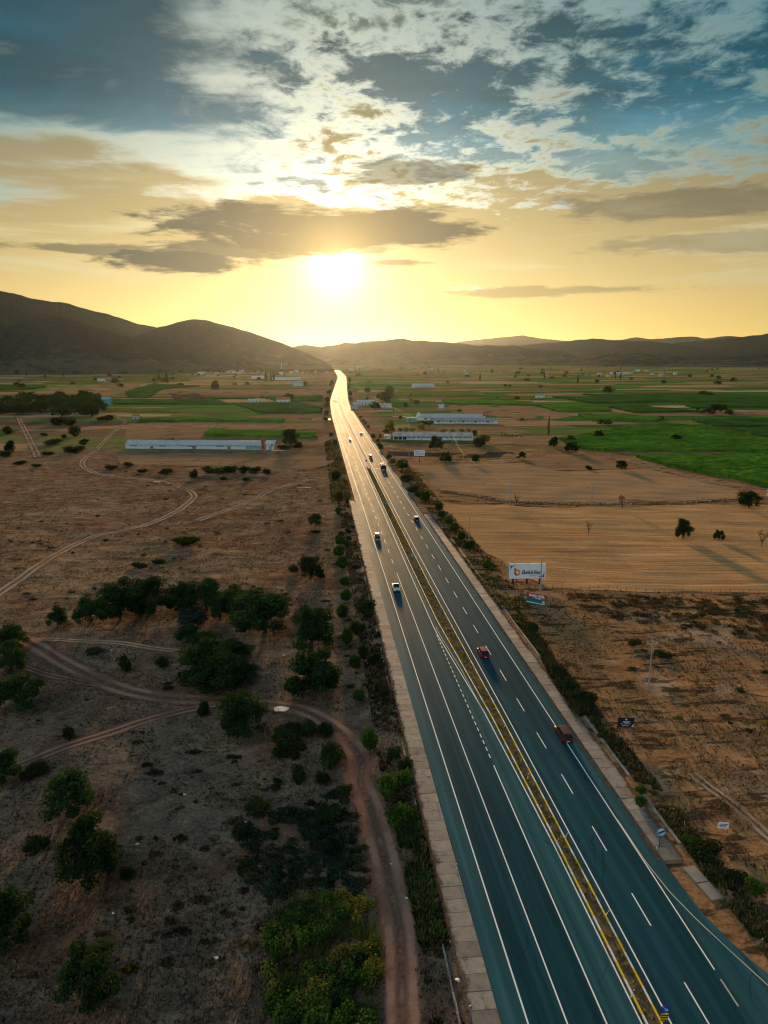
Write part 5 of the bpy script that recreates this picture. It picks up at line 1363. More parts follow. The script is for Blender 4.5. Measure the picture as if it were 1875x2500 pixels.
house('house with a red tiled roof near the road beyond the green field', hs[0][0], hs[0][1], 0.1, 18, 12, 4.5, red_tile, white_wall, wins=5)
house('dark roofed farm building alone left of the far road', hs[1][0], hs[1][1], -0.1, 20, 14, 7, grey_roof, stain_wall, wins=4)
house('small white hut in the green strips left of the red roofed house', hs[2][0], hs[2][1], 0, 14, 6, 3, metal_roof, white_wall)
house('small white house far out on the left plain beside a dark tree', hs[3][0], hs[3][1], 0, 18, 9, 5, metal_roof, white_wall)
house('small white farmhouse beside a pale lane on the right plain', hs[4][0], hs[4][1], 0.1, 12, 8, 5, grey_roof, white_wall)
house('tiny white hut on the tan field above the red chimney', hs[5][0], hs[5][1], 0, 6, 5, 4.5, metal_roof, white_wall)
house('far farmhouse beside the far white shed on the right plain', hs[6][0] - 60, hs[6][1], 0, 16, 10, 5, red_tile, white_wall)
house('roadside building with a pale flat roof at the farmstead by the bend', hs[7][0], hs[7][1], 0.05, 22, 10, 4.0, metal_roof, stain_wall, wins=5)
house('red roofed house of the farmstead by the bend', hs[8][0], hs[8][1], -0.05, 12, 9, 5.0, red_tile, white_wall)
house('small white hut of the farmstead nearest the road bend', hs[9][0], hs[9][1], 0.1, 7, 6, 4, metal_roof, white_wall)
house('grey roofed shed at the far side of the farmstead by the bend', hs[10][0] + 2, hs[10][1], 0, 13, 8, 3.6, grey_roof, stain_wall, wins=4)
house('low white kiosk on the forecourt of the farmstead by the bend', hs[11][0], hs[11][1], 0, 8, 5, 3, grey_roof, white_wall)
q = PTS['bluehut'][0]
house('turquoise painted hut at the end of the dark green field', q[0], q[1], 0, 11, 9, 8.5, turq_m, turq_m, wins=3)
q = PTS['redhut'][0]
house('little red roofed hut at the start of the thin green strip', q[0], q[1], 0, 6, 5, 2.8, red_tile, white_wall)
q = PTS['hutA'][0]
house('pale shelter half hidden behind the large tree at the right edge', q[0] + 4, q[1] - 20, 0.1, 11, 6, 2.6, metal_roof, white_wall)
rr_ = np.random.default_rng(5)
vroofs = [red_tile, red_tile, grey_roof, patch_roof]
vwalls = [mat('grey_plaster', (0.30, 0.27, 0.23), 0.9, noise=0.2), stain_wall, mat('ochre_plaster', (0.5, 0.38, 0.22), 0.9, noise=0.15)]
for i in range(96):
    u = rr_.random()
    if u < 0.72:
        az_ = R(rr_.uniform(-15, 0.5)); d_ = rr_.uniform(2550, 3250) + max(0, math.degrees(az_) + 6) * 90
        g, lab = 'village houses under the hills', 'small hazy house of the village under the hills'
    else:
        az_ = R(rr_.uniform(2, 22)); d_ = rr_.uniform(2300, 3300)
        g, lab = 'scattered far farmhouses', 'small far farmhouse on the hazy right plain'
    x, y = d_ * math.sin(az_), d_ * math.cos(az_)
    if abs(x * CA + y * SA - bend(-x * SA + y * CA) - 28.4) < 34:
        continue
    house(lab, round(x), round(y), rr_.uniform(-.6, .6), rr_.uniform(9, 18), rr_.uniform(8, 12), rr_.uniform(3.5, 8), vroofs[i % 4], vwalls[i % 3], g, name='village_house', parts=False)
# minaret seen as a thin spike in the village
mn = thing('minaret', 'thin pale minaret rising over the village under the hills', 'tower', (-410, 2900, -1))
B().tube([(0, 0, 0), (0, 0, 24), (0, 0, 24.2), (0, 0, 26), (0, 0, 26.1), (0, 0, 31)], [1.6, 1.3, 2.2, 2.2, 1.2, 1.1], 10).obj('shaft', white_wall, mn)
B().tube([(0, 0, 31), (0, 0, 38)], [1.3, 0.05], 10).obj('cap', grey_roof, mn)
# line of field stones between the stubble fields
stone_m = mat('pale_field_stone', (0.42, 0.39, 0.35), 0.9, noise=0.35, nscale=2.0, rnd=0.25)
def rock_mesh(seed):
    r = np.random.default_rng(seed)
    bm = bmesh.new(); bmesh.ops.create_icosphere(bm, subdivisions=1, radius=0.5)
    for v in bm.verts:
        v.co *= 0.75 + 0.5 * r.random(); v.co.z *= 0.7
    me = bpy.data.meshes.new('stone'); bm.to_mesh(me); bm.free(); me.materials.append(stone_m)
    return me
rocks = [rock_mesh(k) for k in range(4)]
st = thing('stone_line', 'line of pale field stones dividing the two stubble fields', 'stone wall', (PTS['stones'][0][0], PTS['stones'][0][1], 0))
pl_ = catmull(PTS['stones'], 0.55)
for i, p in enumerate(pl_[:290]):
    if vnoise(np.array(p[0] / 6), np.array(p[1] / 6)) < 0.33:
        continue
    o = bpy.data.objects.new('stone', random.choice(rocks))
    x, y = p[0] + random.gauss(0, .45), p[1] + random.gauss(0, .45)
    o.location = (x - st.location.x, y - st.location.y, H1(x, y) + 0.15)
    s_ = random.uniform(0.4, 1.0); o.scale = (s_, s_, s_); o.rotation_euler = (0, 0, random.uniform(0, 6))
    link(o, st)

# ------------------------------------------------------------------ signs
sign_white = mat('sign_white', (0.80, 0.85, 0.88), 0.5)
navy = mat('navy_print', (0.01, 0.012, 0.10), 0.5)
blue_p = mat('royal_blue_print', (0.02, 0.04, 0.40), 0.5)
crimson = mat('crimson_print', (0.42, 0.008, 0.03), 0.5)
orange_p = mat('orange_print', (0.80, 0.30, 0.03), 0.5)
red_o = mat('red_orange_print', (0.60, 0.09, 0.03), 0.5)
steel = mat('grey_steel', (0.16, 0.17, 0.17), 0.5, 0.6)
dark_steel = mat('dark_steel', (0.02, 0.022, 0.025), 0.6, 0.3)
black_p = mat('black_print', (0.012, 0.012, 0.014), 0.5)
cyan_p = mat('pale_blue_print', (0.32, 0.62, 0.80), 0.5)
green_p = mat('green_print', (0.02, 0.12, 0.05), 0.5)
lake_p = mat('lake_blue_print', (0.02, 0.14, 0.20), 0.5)
yellow_p = mat('yellow_print', (0.80, 0.55, 0.03), 0.5)
def lettering(parent, body, x, y, z, size, m_, name='lettering', align='LEFT', shear=0.0, sx=1.0, bold=0.0):
    c = bpy.data.curves.new(name, 'FONT'); c.body = body; c.size = size; c.align_x = align; c.shear = shear; c.extrude = 0.004; c.offset = bold
    c.materials.append(m_)
    tmp = bpy.data.objects.new(name, c); COL.objects.link(tmp)
    me = bpy.data.meshes.new_from_object(tmp.evaluated_get(bpy.context.evaluated_depsgraph_get()))
    bpy.data.objects.remove(tmp); me.name = name
    o = bpy.data.objects.new(name, me); link(o, parent)
    o.location = (x, y, z); o.rotation_euler = (R(90), 0, 0); o.scale = (sx, 1, 1)
    return o
# Bekkiler billboard
bx, by = 38.8, 184.4
bb = thing('billboard', 'large white billboard reading Bekkiler on three dark legs', 'billboard', (bx, by, H1(bx, by)), R(2))
B().box(-5, 5, -0.1, 0.25, 1.7, 5.9).obj('panel', sign_white, bb)
B().box(-5.15, -5.003, -0.15, 0.9, 1.62, 6.0).obj('side_frame', teal_panel, bb)
for lx in (-3.7, 0.1, 3.6):
    B().box(lx - .22, lx + .22, 0.255, 0.7, -0.3, 5.6).obj('leg', dark_steel, bb)
for lx in (-3.6, 0.0, 3.4):
    B().tube([(lx, 0.1, 5.88), (lx, -0.3, 6.15), (lx + .1, -0.9, 6.1)], 0.05, 6).obj('lamp_arm', steel, bb)
pr = -0.112
B().plate([(-4.6, 5.4), (-3.8, 5.4), (-4.25, 4.9), (-4.6, 4.05)], pr, -0.101).obj('corner_print', blue_p, bb)
B().plate([(-3.75, 5.4), (-3.0, 5.4), (-3.4, 5.3), (-3.85, 4.95)], pr, -0.101).obj('corner_print', crimson, bb)
B().plate([(4.7, 2.1), (3.9, 2.1), (4.35, 2.6), (4.7, 3.6)], pr, -0.101).obj('corner_print', blue_p, bb)
B().plate([(3.8, 2.1), (2.9, 2.1), (3.4, 2.25), (3.95, 2.6)], pr, -0.101).obj('corner_print', crimson, bb)
def arc(cx_, cz, r0, r1, a0, a1, n=16):
    o_ = [(cx_ + r1 * math.cos(R(a0 + (a1 - a0) * k / n)), cz + r1 * math.sin(R(a0 + (a1 - a0) * k / n))) for k in range(n + 1)]
    i_ = [(cx_ + r0 * math.cos(R(a0 + (a1 - a0) * k / n)), cz + r0 * math.sin(R(a0 + (a1 - a0) * k / n))) for k in range(n, -1, -1)]
    return o_ + i_
lg = B()
lg.plate([(-3.55, 4.85), (-3.0, 4.45), (-3.0, 3.2), (-2.9, 2.85), (-2.65, 2.62), (-2.75, 2.5), (-3.2, 2.62), (-3.5, 3.0)], pr, -0.101, 0)
lg.plate(arc(-2.75, 3.45, 0.42, 0.88, 20, 150), pr - .002, -0.101, 1)
lg.plate(arc(-2.75, 3.45, 0.42, 0.88, -70, 20), pr - .002, -0.101, 1)
lg.plate(arc(-2.75, 3.45, 0.42, 0.88, -115, -70), pr - .002, -0.101, 2)
lg.obj('logo', [crimson, orange_p, red_o], bb)
lettering(bb, 'Bekkiler', -1.6, -0.112, 2.95, 1.62, navy, shear=0.22, bold=0.035)
lettering(bb, 'METAL A.Ş', 0.75, -0.112, 2.3, 0.5, navy, name='small_lettering', sx=1.15)
# SAKLI GOL sign, leaning back
qx, qy = 37.6, 167.4
sg = thing('tilted_sign', 'tilted sign reading SAKLI GÖL in white on red over a lake picture', 'sign', (qx, qy, H1(qx, qy)), R(-14))
B().box(-2.45, 2.45, -0.05, 0.05, 0.45, 3.0).obj('panel', lake_p, sg)
B().box(-2.45, 2.45, -0.065, -0.051, 2.1, 3.08).obj('red_band', crimson, sg)
B().plate([(-2.45, 2.09), (-1.5, 2.02), (-0.4, 1.7), (0.6, 1.5), (2.45, 1.85), (2.45, 1.2), (-2.45, 1.25)], -0.062, -0.051).obj('picture_hills', green_p, sg)
B().plate([(-1.0, 2.08), (1.5, 2.08), (0.8, 1.75), (-0.3, 1.9)], -0.066, -0.0625).obj('picture_sky', cyan_p, sg)
B().plate([(1.8 + .36 * math.cos(k * .524), 1.25 + .36 * math.sin(k * .524)) for k in range(12)], -0.068, -0.0625).obj('round_emblem', yellow_p, sg)
B().box(-2.3, 2.2, -0.064, -0.051, 0.62, 0.86).obj('pale_band', cyan_p, sg)
lettering(sg, 'SAKLI GÖL', 0, -0.078, 2.28, 0.80, sign_white, align='CENTER', bold=0.03)
for lx in (-1.7, 1.7):
    B().tube([(lx, 0.12, -0.4), (lx, 0.12, 2.6)], 0.05, 6).obj('leg', dark_steel, sg)
sg.rotation_euler = (R(-6), R(7), R(-14))
# black sign
qx, qy = 39.6, 106.1
sg = thing('black_sign', 'black sign with a small pale emblem on two thin legs beside the slabs', 'sign', (qx, qy, H1(qx, qy)))
B().box(-1.35, 1.35, -0.04, 0.04, 1.1, 2.75).obj('panel', black_p, sg)
for lx in (-1.3, 1.3):
    B().tube([(lx, 0.08, -0.3), (lx, 0.08, 2.75)], 0.045, 6).obj('leg', dark_steel, sg)
B().plate([(0 + .16 * math.cos(k * .63), 2.45 + .15 * math.sin(k * .63)) for k in range(10)], -0.055, -0.041).obj('emblem', sign_white, sg)
B().plate([(0.85, 1.12), (1.33, 1.12), (1.33, 1.65), (1.1, 1.5)], -0.055, -0.041).obj('corner_print', cyan_p, sg)
for a, b_, z in ((-0.55, 0.7, 2.02), (-0.4, 0.45, 1.84), (-0.85, -0.45, 1.62), (-0.25, 0.75, 1.62), (-0.6, 0.4, 1.32)):
    B().box(a, b_, -0.052, -0.041, z, z + 0.11).obj('print_line', cyan_p, sg)
# small white notice
qx, qy = 44.05, 81.3
sg = thing('white_notice', 'small white notice board on two short legs in the dry grass', 'sign', (qx, qy, H1(qx, qy)), R(-4))
B().box(-0.68, 0.68, -0.03, 0.03, 0.62, 1.45).obj('panel', sign_white, sg)
for lx in (-0.62, 0.62):
    B().tube([(lx, 0.05, -0.2), (lx, 0.05, 1.4)], 0.03, 6).obj('leg', steel, sg)
for a, b_, z in ((-0.5, 0.55, 1.2), (-0.55, 0.5, 1.0), (-0.4, 0.4, 0.8)):
    B().box(a, b_, -0.042, -0.031, z, z + 0.09).obj('print_line', navy, sg)
# far white hoarding
qx, qy = PTS['far'][0]
sg = thing('white_hoarding', 'white hoarding on one post standing by the dark soil strip', 'billboard', (qx, qy, H1(qx, qy)))
B().box(-3.1, 3.1, -0.08, 0.08, 4.2, 7.4).obj('panel', sign_white, sg)
B().tube([(0, 0.25, -0.3), (0, 0.25, 6.6)], 0.16, 8).obj('post', dark_steel, sg)
lettering(sg, 'EMLAKTA', 0, -0.09, 6.15, 1.15, navy, align='CENTER', sx=1.0, bold=0.02)
for z in (5.5, 4.9):
    B().box(-2.6, 2.6, -0.094, -0.081, z, z + 0.22).obj('print_line', blue_p, sg)
# end of restriction sign
def disc(r, n=28, cz=0.0):
    return [(r * math.cos(2 * math.pi * k / n), cz + r * math.sin(2 * math.pi * k / n)) for k in range(n)]
qx, qy = PTS['endsign'][0]
sg = thing('round_sign', 'round pale traffic sign with one black diagonal bar at the slab edge', 'traffic sign', (qx, qy, H1(qx, qy)), R(-3))
B().plate(disc(0.5, 28, 2.35), -0.03, 0.0).obj('disc', cyan_p, sg)
bar = [(-0.46, 2.35 - 0.13), (-0.36, 2.35 - 0.30), (0.46, 2.35 + 0.13), (0.36, 2.35 + 0.30)]
B().plate(bar, -0.042, -0.031).obj('bar', black_p, sg)
B().tube([(-0.12, 0.06, -0.3), (0.0, 0.06, 2.6)], 0.04, 8).obj('post', dark_steel, sg)
# keep right sign on the tip of the median
qx, qy = RP(30.45, 50.6)
sg = thing('keep_right_sign', 'round blue arrow sign over a yellow and black striped plate in the median', 'traffic sign', (qx, qy, 0.1), R(4))
B().plate(disc(0.42, 28, 2.05), -0.03, 0.0).obj('disc', blue_p, sg)
ar = B().plate([(-0.26, 2.27), (-0.20, 2.33), (0.10, 2.06), (0.20, 2.16), (0.28, 1.82), (-0.06, 1.90), (0.04, 2.00)], -0.042, -0.031)
ar.obj('arrow', cyan_p, sg)
B().box(-0.36, 0.36, -0.03, 0.0, 0.75, 1.55).obj('plate', yellow_p, sg)
for k in range(3):
    z = 0.78 + k * 0.26
    B().plate([(-0.36, z + .20), (-0.36, z + .08), (0.36, z - .02), (0.36, z + .10)][::-1], -0.042, -0.031).obj('stripe', black_p, sg)
B().tube([(0, 0.05, -0.2), (0, 0.05, 2.3)], 0.045, 8).obj('post', steel, sg)
# small signs in the median, seen from behind
for i, (t_, lab) in enumerate(((203.5, 'teal backed sign standing in the median beside the white pickup'), (281.0, 'teal backed sign standing in the median near the dark jeep and the navy car'), (401.0, 'small dark sign on the concrete median beside the white van'))):
    qx, qy = RP(28.0, t_)
    sg = thing('median_sign', lab, 'traffic sign', (qx, qy, 0.1), A)
    B().plate([(-0.5, 1.2), (0.5, 1.2), (0.5, 2.0), (0.0, 2.5), (-0.5, 2.0)], -0.03, 0.0).obj('plate', turq_m if i < 2 else navy, sg)
    B().tube([(0, 0.05, -0.2), (0, 0.05, 2.2)], 0.05, 8).obj('post', steel, sg)
# delineator posts
post_w = mat('white_plastic_post', (0.72, 0.72, 0.70), 0.5)
for i, (q, lean) in enumerate(zip(PTS['post'], ((0, .1), (.9, .3), (0, 0), (.3, .2), (1.2, .4), (0, 0), (.4, .1), (.2, .2), (.3, .3), (.1, .2), (.2, -.2)))):
    s_ = q[0] * CA + q[1] * SA
    lab = ['white post in the median next to the turning lane, below the maroon car', 'fallen white post on the left slabs, upper', 'white post at the left slab edge, lower', 'leaning white post in the middle of the near median', 'knocked over white post in the near median', 'white post beside the round sign with the black bar', 'tilted white post in the near median above the knocked over one', 'white post in the median across from the maroon car', 'white post in the median below the knocked over one', 'white post lowest in the near median', 'short white stake in the grass left of the white notice'][i]
    z = 0.08 if 26 < s_ < 31.5 else H1(*q)
    p_ = thing('marker_post', lab, 'post', (q[0], q[1], z))
    p_.rotation_euler = (lean[0], lean[1], 0)
    B().tube([(0, 0, -0.05), (0, 0, 0.95)], [0.06, 0.05], 8).obj('shaft', post_w, p_)
    B().tube([(0, 0, 0.62), (0, 0, 0.78)], 0.064, 8).obj('band', black_p, p_)

# ------------------------------------------------------------------ power poles, wires, fence
pole_m = mat('concrete_pole', (0.30, 0.31, 0.31), 0.8, noise=0.2)
ins_m = mat('insulator', (0.55, 0.52, 0.48), 0.3)
wire_m = mat('bright_wire', (0.40, 0.37, 0.33), 0.5, 0.8)
def pole(label, x, y, h, arm, rz=0.0):
    o = thing('utility_pole', label, 'pole', (x, y, H1(x, y)), rz)
    B().tube([(0, 0, -0.4), (0, 0, h)], [0.19, 0.11], 8).obj('shaft', pole_m, o)
    if arm:
        B().box(-arm, arm, -0.06, 0.06, h - 0.45, h - 0.30).obj('cross_arm', pole_m, o)
        for ax in (-arm + .1, 0, arm - .1):
            B().tube([(ax, 0, h - 0.3), (ax, 0, h - 0.1), (ax, 0, h + 0.12)], [0.07, 0.1, 0.06], 8).obj('insulator', ins_m, o)
    return o
PC, PP = POLES['cross'], POLES['plain']
pole('grey concrete utility pole with a short cross arm standing in the bare right foreground', PC[0][0], PC[0][1], 9.6, 0.95)
pole('utility pole with a cross arm in front of the large white billboard', PC[1][0], PC[1][1], 9.2, 1.0)
pole('utility pole with a cross arm beside the round trees of the right verge', PC[2][0], PC[2][1], 9.6, 1.3)
pole('utility pole with a cross arm near the white hoarding', PC[3][0], PC[3][1], 9.5, 1.1)
ppl = ['thin pole on the stone line nearest the road', 'thin pole in the pale stubble field', 'thin pole at the edge of the dark soil strip', 'thin pole beside the big tree before the windowed shed', 'thin pole in the middle of the stone line', 'thin pole at the right end of the stone line', 'pole left of the yellowing tree, taller of two', 'pole left of the yellowing tree, shorter of two']
for i, q in enumerate(PP):
    pole(ppl[i], q[0], q[1], 8.2 if i < 6 else 9, 0.0 if i != 6 else 1.2)
def wire(label, a, b_, ha, hb, sag, r=0.022):
    za, zb = H1(*a) + ha, H1(*b_) + hb
    pts = []
    for k in range(13):
        u = k / 12
        pts.append((a[0] + (b_[0] - a[0]) * u, a[1] + (b_[1] - a[1]) * u, za + (zb - za) * u - sag * 4 * u * (1 - u)))
    tag(B().tube(pts, r, 5).obj('power_wire', wire_m), label, 'wire', 'power wires')
wire('sagging wire from the stubble pole to the stone line pole', PP[0], PP[1], 8.1, 8.1, 0.9)
wire('sagging wire from the dark soil pole to the stubble pole', PP[1], PP[2], 8.1, 8.1, 0.9)
wire('sagging wire from the dark soil pole up to the windowed shed', PP[2], PP[3], 8.1, 8.1, 1.2)
far_w = [(38, 588), (22, 650), (12, 735), (0, 840), (-14, 960), (-30, 1100), (-52, 1350)]
for i, (a, b_) in enumerate(zip(far_w[:-1], far_w[1:])):
    if i:
        pole(f'slim pole of the golden wire line by the farmstead, {ordw(i - 1)} from the camera', a[0], a[1], 9, 0.0)
    wire(f'golden lit wire span towards the farmstead, {ordw(i)} from the camera', a, b_, 8.8, 8.8, 1.6, 0.018)
fa, fb = PTS['fence']
fn = thing('wire_fence', 'wire fence on thin posts along the lower edge of the orange stubble', 'fence', (fa[0], fa[1], 0))
n_ = 24
for k in range(n_ + 1):
    x, y = fa[0] + (fb[0] - fa[0]) * k / n_, fa[1] + (fb[1] - fa[1]) * k / n_
    B().tube([(x - fa[0], y - fa[1], H1(x, y) - .2), (x - fa[0], y - fa[1], H1(x, y) + 1.25)], 0.05, 5).obj('post', wood_m, fn)
for z in (0.5, 1.0):
    B().tube([(fa[0] + (fb[0] - fa[0]) * k / n_ - fa[0], fa[1] + (fb[1] - fa[1]) * k / n_ - fa[1], H1(fa[0] + (fb[0] - fa[0]) * k / n_, fa[1] + (fb[1] - fa[1]) * k / n_) + z) for k in range(n_ + 1)], 0.012, 4).obj('wire', steel, fn)
# lattice pylons far out
def pylon(label, x, y, h):
    o = thing('pylon', label, 'pylon', (x, y, H1(x, y)))
    for sx in (-1, 1):
        for sy in (-1, 1):
            B().tube([(sx * h * .09, sy * h * .09, 0), (sx * h * .02, sy * h * .02, h)], 0.22, 4).obj('leg', steel, o)
    for z in (.72, .86):
        B().box(-h * .16, h * .16, -.2, .2, h * z, h * z + .4).obj('cross_arm', steel, o)
    for k in range(5):
        z = h * (.1 + .15 * k); w_ = h * (.09 - .07 * (.1 + .15 * k)); z2 = z + h * .12
        B().tube([(-w_, -w_, z), (w_, -w_, z2)], .12, 4).obj('brace', steel, o)
pylon('lattice pylon standing closest beyond the far white roofed shed', 120, 1900, 34)
pylon('lattice pylon faint in the golden haze right of the road', 70, 2350, 36)
pylon('lattice pylon out on the right plain in the haze', 330, 2500, 36)
# steel guard rail on the concrete median
gr = thing('guard_rail', 'steel guard rail along the concrete median beyond the kerbed part', 'guard rail', (*RP(29.1, 386), 0.06))
gx0, gy0 = RP(29.1, 386)
def rail(s_, nm='rail'):
    ts = np.concatenate([np.arange(386, 560, 8), np.arange(560, 1500, 12)])
    v = []
    for t in ts:
        for ds, z in ((-.04, .42), (.05, .45), (.05, .75), (-.04, .78)):
            x, y = RP(s_ + ds, t); v.append((x - gx0, y - gy0, z))
    f = [(i * 4 + k, i * 4 + k + 1, i * 4 + k + 5, i * 4 + k + 4) for i in range(len(ts) - 1) for k in range(3)]
    b = B(); b.add(v, f); b.obj(nm, steel, gr)
    for t in np.arange(386, 640, 6):
        x, y = RP(s_, t); b = B(); b.box(x - gx0 - .06, x - gx0 + .06, y - gy0 + 0.06, y - gy0 + .18, -.05, .72); b.obj('post', steel, gr)
rail(29.15)

# ------------------------------------------------------------------ vehicles
tyre_m = mat('tyre_rubber', (0.012, 0.012, 0.012), 0.9)
rim_m = mat('wheel_rim', (0.35, 0.35, 0.36), 0.35, 0.8)
glass_m = mat('car_glass', (0.010, 0.022, 0.030), 0.06)
plate_m = mat('number_plate', (0.75, 0.75, 0.72), 0.5)
lamp_w = mat('headlamp_glass', (0.70, 0.72, 0.74), 0.12)
lamp_r = mat('tail_lamp', (0.40, 0.01, 0.015), 0.25)
trim_m = mat('black_trim', (0.015, 0.015, 0.017), 0.6)
def paint(n, c):
    return mat(n, c, 0.28, 0.25)
def hull(stations, m_, name, parent, close=True):
    """loft of cross sections: (y, [(x, z), ...]) mirrored"""
    b = B(); n = len(stations[0][1]); v = []
    for y, sec in stations:
        full = [(x, y, z) for x, z in sec] + [(-x, y, z) for x, z in reversed(sec)]
        v += full
    m2 = 2 * n
    f = [(i * m2 + k, i * m2 + (k + 1) % m2, (i + 1) * m2 + (k + 1) % m2, (i + 1) * m2 + k) for i in range(len(stations) - 1) for k in range(m2)]
    f += [tuple(range(m2 - 1, -1, -1)), tuple((len(stations) - 1) * m2 + k for k in range(m2))]
    b.add(v, f)
    o = b.obj(name, m_, parent)
    bm = bmesh.new(); bm.from_mesh(o.data); bmesh.ops.recalc_face_normals(bm, faces=bm.faces); bm.to_mesh(o.data); bm.free()
    o.data.polygons.foreach_set('use_smooth', np.ones(len(o.data.polygons), dtype=bool))
    md = o.modifiers.new('edge', 'BEVEL'); md.width = 0.04; md.segments = 2; md.limit_method = 'ANGLE'; md.angle_limit = R(28)
    wn_ = o.modifiers.new('wn', 'WEIGHTED_NORMAL')
    return o
def wheels(o, wb0, wb1, half, r=0.33, wd=0.22):
    for y in (wb0, wb1):
        for sx in (-1, 1):
            tb = B().tube([(sx * (half - wd), y, r), (sx * half, y, r)], r, 18)
            t_ = tb.obj('wheel', tyre_m, o)
            B().tube([(sx * (half - .02), y, r), (sx * (half + .012), y, r)], r * .62, 14).obj('rim', rim_m, t_)
def car(label, s, t, away, body, L_=4.4, W_=1.8, hgt=1.48, hood=1.15, tail=0.25, pick=False, roof_m=None, cat='car', name='car', boxy=0.0, ride=0.0):
    x, y = RP(s, t)
    slope = math.atan2(bend(t + 5) - bend(t - 5), 10)
    o = thing(name, label, cat, (x, y, 0.006), A - slope + (0 if away else math.pi))
    w_ = W_ / 2; f = L_ / 2; zb = 0.28 + ride; belt = 0.92 + ride; hd = 0.82 + ride
    def sec(wm, top, wt):
        return [(wm * .90, zb), (wm, zb + .16), (wm, zb + (top - zb) * .62), (wt, top)]
    st = [(-f, [(w_ * .86, zb + .12), (w_ * .90, zb + .25), (w_ * .90, belt - .2), (w_ * .84, belt - .08)]),
          (-f + .18, sec(w_ * .97, belt - .02, w_ * .88)), (-f + tail + .5, sec(w_, belt, w_ * .92)), (f - hood - .25, sec(w_, belt, w_ * .92)),
          (f - hood + .35, sec(w_ * .99, hd + .06, w_ * .88)), (f - .22, sec(w_ * .95, hd - .06, w_ * .82)), (f, [(w_ * .80, zb + .1), (w_ * .84, zb + .22), (w_ * .82, hd - .28), (w_ * .76, hd - .16)])]
    hull(st, body, 'body', o)
    rt = hgt + ride
    if pick:
        c0, c1 = -0.45, f - hood
    else:
        c0, c1 = -f + tail, f - hood
    r0 = c0 + (0.30 if pick else 0.62 - boxy * .45); r1 = c1 - 0.62 + boxy * .3
    # glasshouse: glass body with a painted roof and pillars
    hull([(c0 + .02, [(w_ * .84, belt - .03), (w_ * .83, belt + .02)]), (r0, [(w_ * .86, belt - .03), (w_ * .70, rt - .06)]), (r1, [(w_ * .86, belt - .03), (w_ * .70, rt - .06)]), (c1 - .02, [(w_ * .84, hd + .02), (w_ * .83, hd + .08)])], glass_m, 'windows', o)
    hull([(r0 - .03, [(w_ * .70, rt - .075), (w_ * .66, rt - .04)]), (r0 + .22, [(w_ * .725, rt - .07), (w_ * .66, rt)]), (r1 - .2, [(w_ * .725, rt - .07), (w_ * .66, rt)]), (r1 + .03, [(w_ * .70, rt - .075), (w_ * .66, rt - .04)])], roof_m or body, 'roof', o)
    for sx in (-1, 1):
        for (ya, yb) in ((c0 + .05, r0), (c1 - .04, r1)):
            B().tube([(sx * w_ * .845, ya, belt), (sx * w_ * .715, yb, rt - .05)], .045, 5).obj('pillar', body, o)
        ym = (r0 + r1) / 2
        B().tube([(sx * w_ * .875, ym, belt), (sx * w_ * .725, ym, rt - .05)], .04, 5).obj('pillar', trim_m, o)
        B().box(min(sx * w_ * 1.0, sx * w_ * 1.17), max(sx * w_ * 1.0, sx * w_ * 1.17), c1 - .42, c1 - .26, belt - .01, belt + .14).obj('mirror', body, o)
        B().box(sx * w_ * .72 - .17, sx * w_ * .72 + .17, f - .10, f + .012, hd - .30, hd - .14).obj('headlight', lamp_w, o)
        B().box(sx * w_ * .74 - .14, sx * w_ * .74 + .14, -f - .012, -f + .10, belt - .34, belt - .12).obj('taillight', lamp_r, o)
    B().box(-w_ * .82, w_ * .82, -f - .05, -f + .12, zb + .05, zb + .27).obj('rear_bumper', trim_m if not pick else body, o)
    B().box(-w_ * .78, w_ * .78, f - .1, f + .045, zb + .03, zb + .20).obj('front_bumper', trim_m, o)
    B().box(-.40, .40, f - .05, f + .02, zb + .24, zb + .40).obj('grille', trim_m, o)
    B().box(-.26, .26, -f - .062, -f - .051, zb + .12, zb + .25).obj('number_plate', plate_m, o)
    wheels(o, -f + .82, f - .86, w_ - .02, .33 + ride * .25)
    if pick:
        B().box(-w_ * .80, w_ * .80, -f + .10, c0 - .06, belt + .002, belt + .02).obj('bed', trim_m, o)
        for sx in (-1, 1):
            B().box(sx * w_ * .86 - .06, sx * w_ * .86 + .06, -f + .08, c0 - .02, belt + .003, belt + .12).obj('bed_rail', body, o)
    return o
cw = paint('white_car_paint', (0.72, 0.73, 0.73))
car('white pickup driving towards the camera next to the left edge line', 20.05, 176.9, False, cw, 5.2, 1.86, 1.72, 1.55, 0.2, True, name='pickup_truck', cat='pickup', ride=.08)
car('dark blue jeep with a pale roof driving towards the camera ahead of the white pickup', 19.7, 230.4, False, paint('dark_jeep_paint', (0.012, 0.03, 0.05)), 4.2, 1.82, 1.78, 1.25, .05, roof_m=cw, boxy=1.0, ride=.1)
car('navy car with a bright roof driving away beyond the dark jeep', 36.6, 257.1, True, paint('navy_paint', (0.008, 0.012, 0.03)), 4.4, 1.8, 1.55, 1.1, .08, boxy=.7, roof_m=cw)
car('bright red hatchback driving away in the lane beside the median', 33.2, 133.8, True, paint('red_paint', (0.26, 0.007, 0.014)), 4.35, 1.82, 1.56, 1.1, .08, boxy=.5)
car('maroon estate car driving away on the shoulder line', 38.7, 101.0, True, paint('maroon_paint', (0.15, 0.022, 0.016)), 4.6, 1.8, 1.58, 1.1, .05, boxy=.8)
car('white car driving towards the camera far up the left carriageway', 24.3, 516, False, cw, 4.4, 1.8, 1.5)
car('dark red car driving away far up the right carriageway by the pale patch', 35.0, 557, True, paint('plum_paint', (0.10, 0.01, 0.03)), 4.3, 1.8, 1.5)
car('white van driving away next to the truck', 32.3, 425, True, cw, 4.9, 1.95, 2.1, 0.9, .03, boxy=1.0, cat='van', name='van')
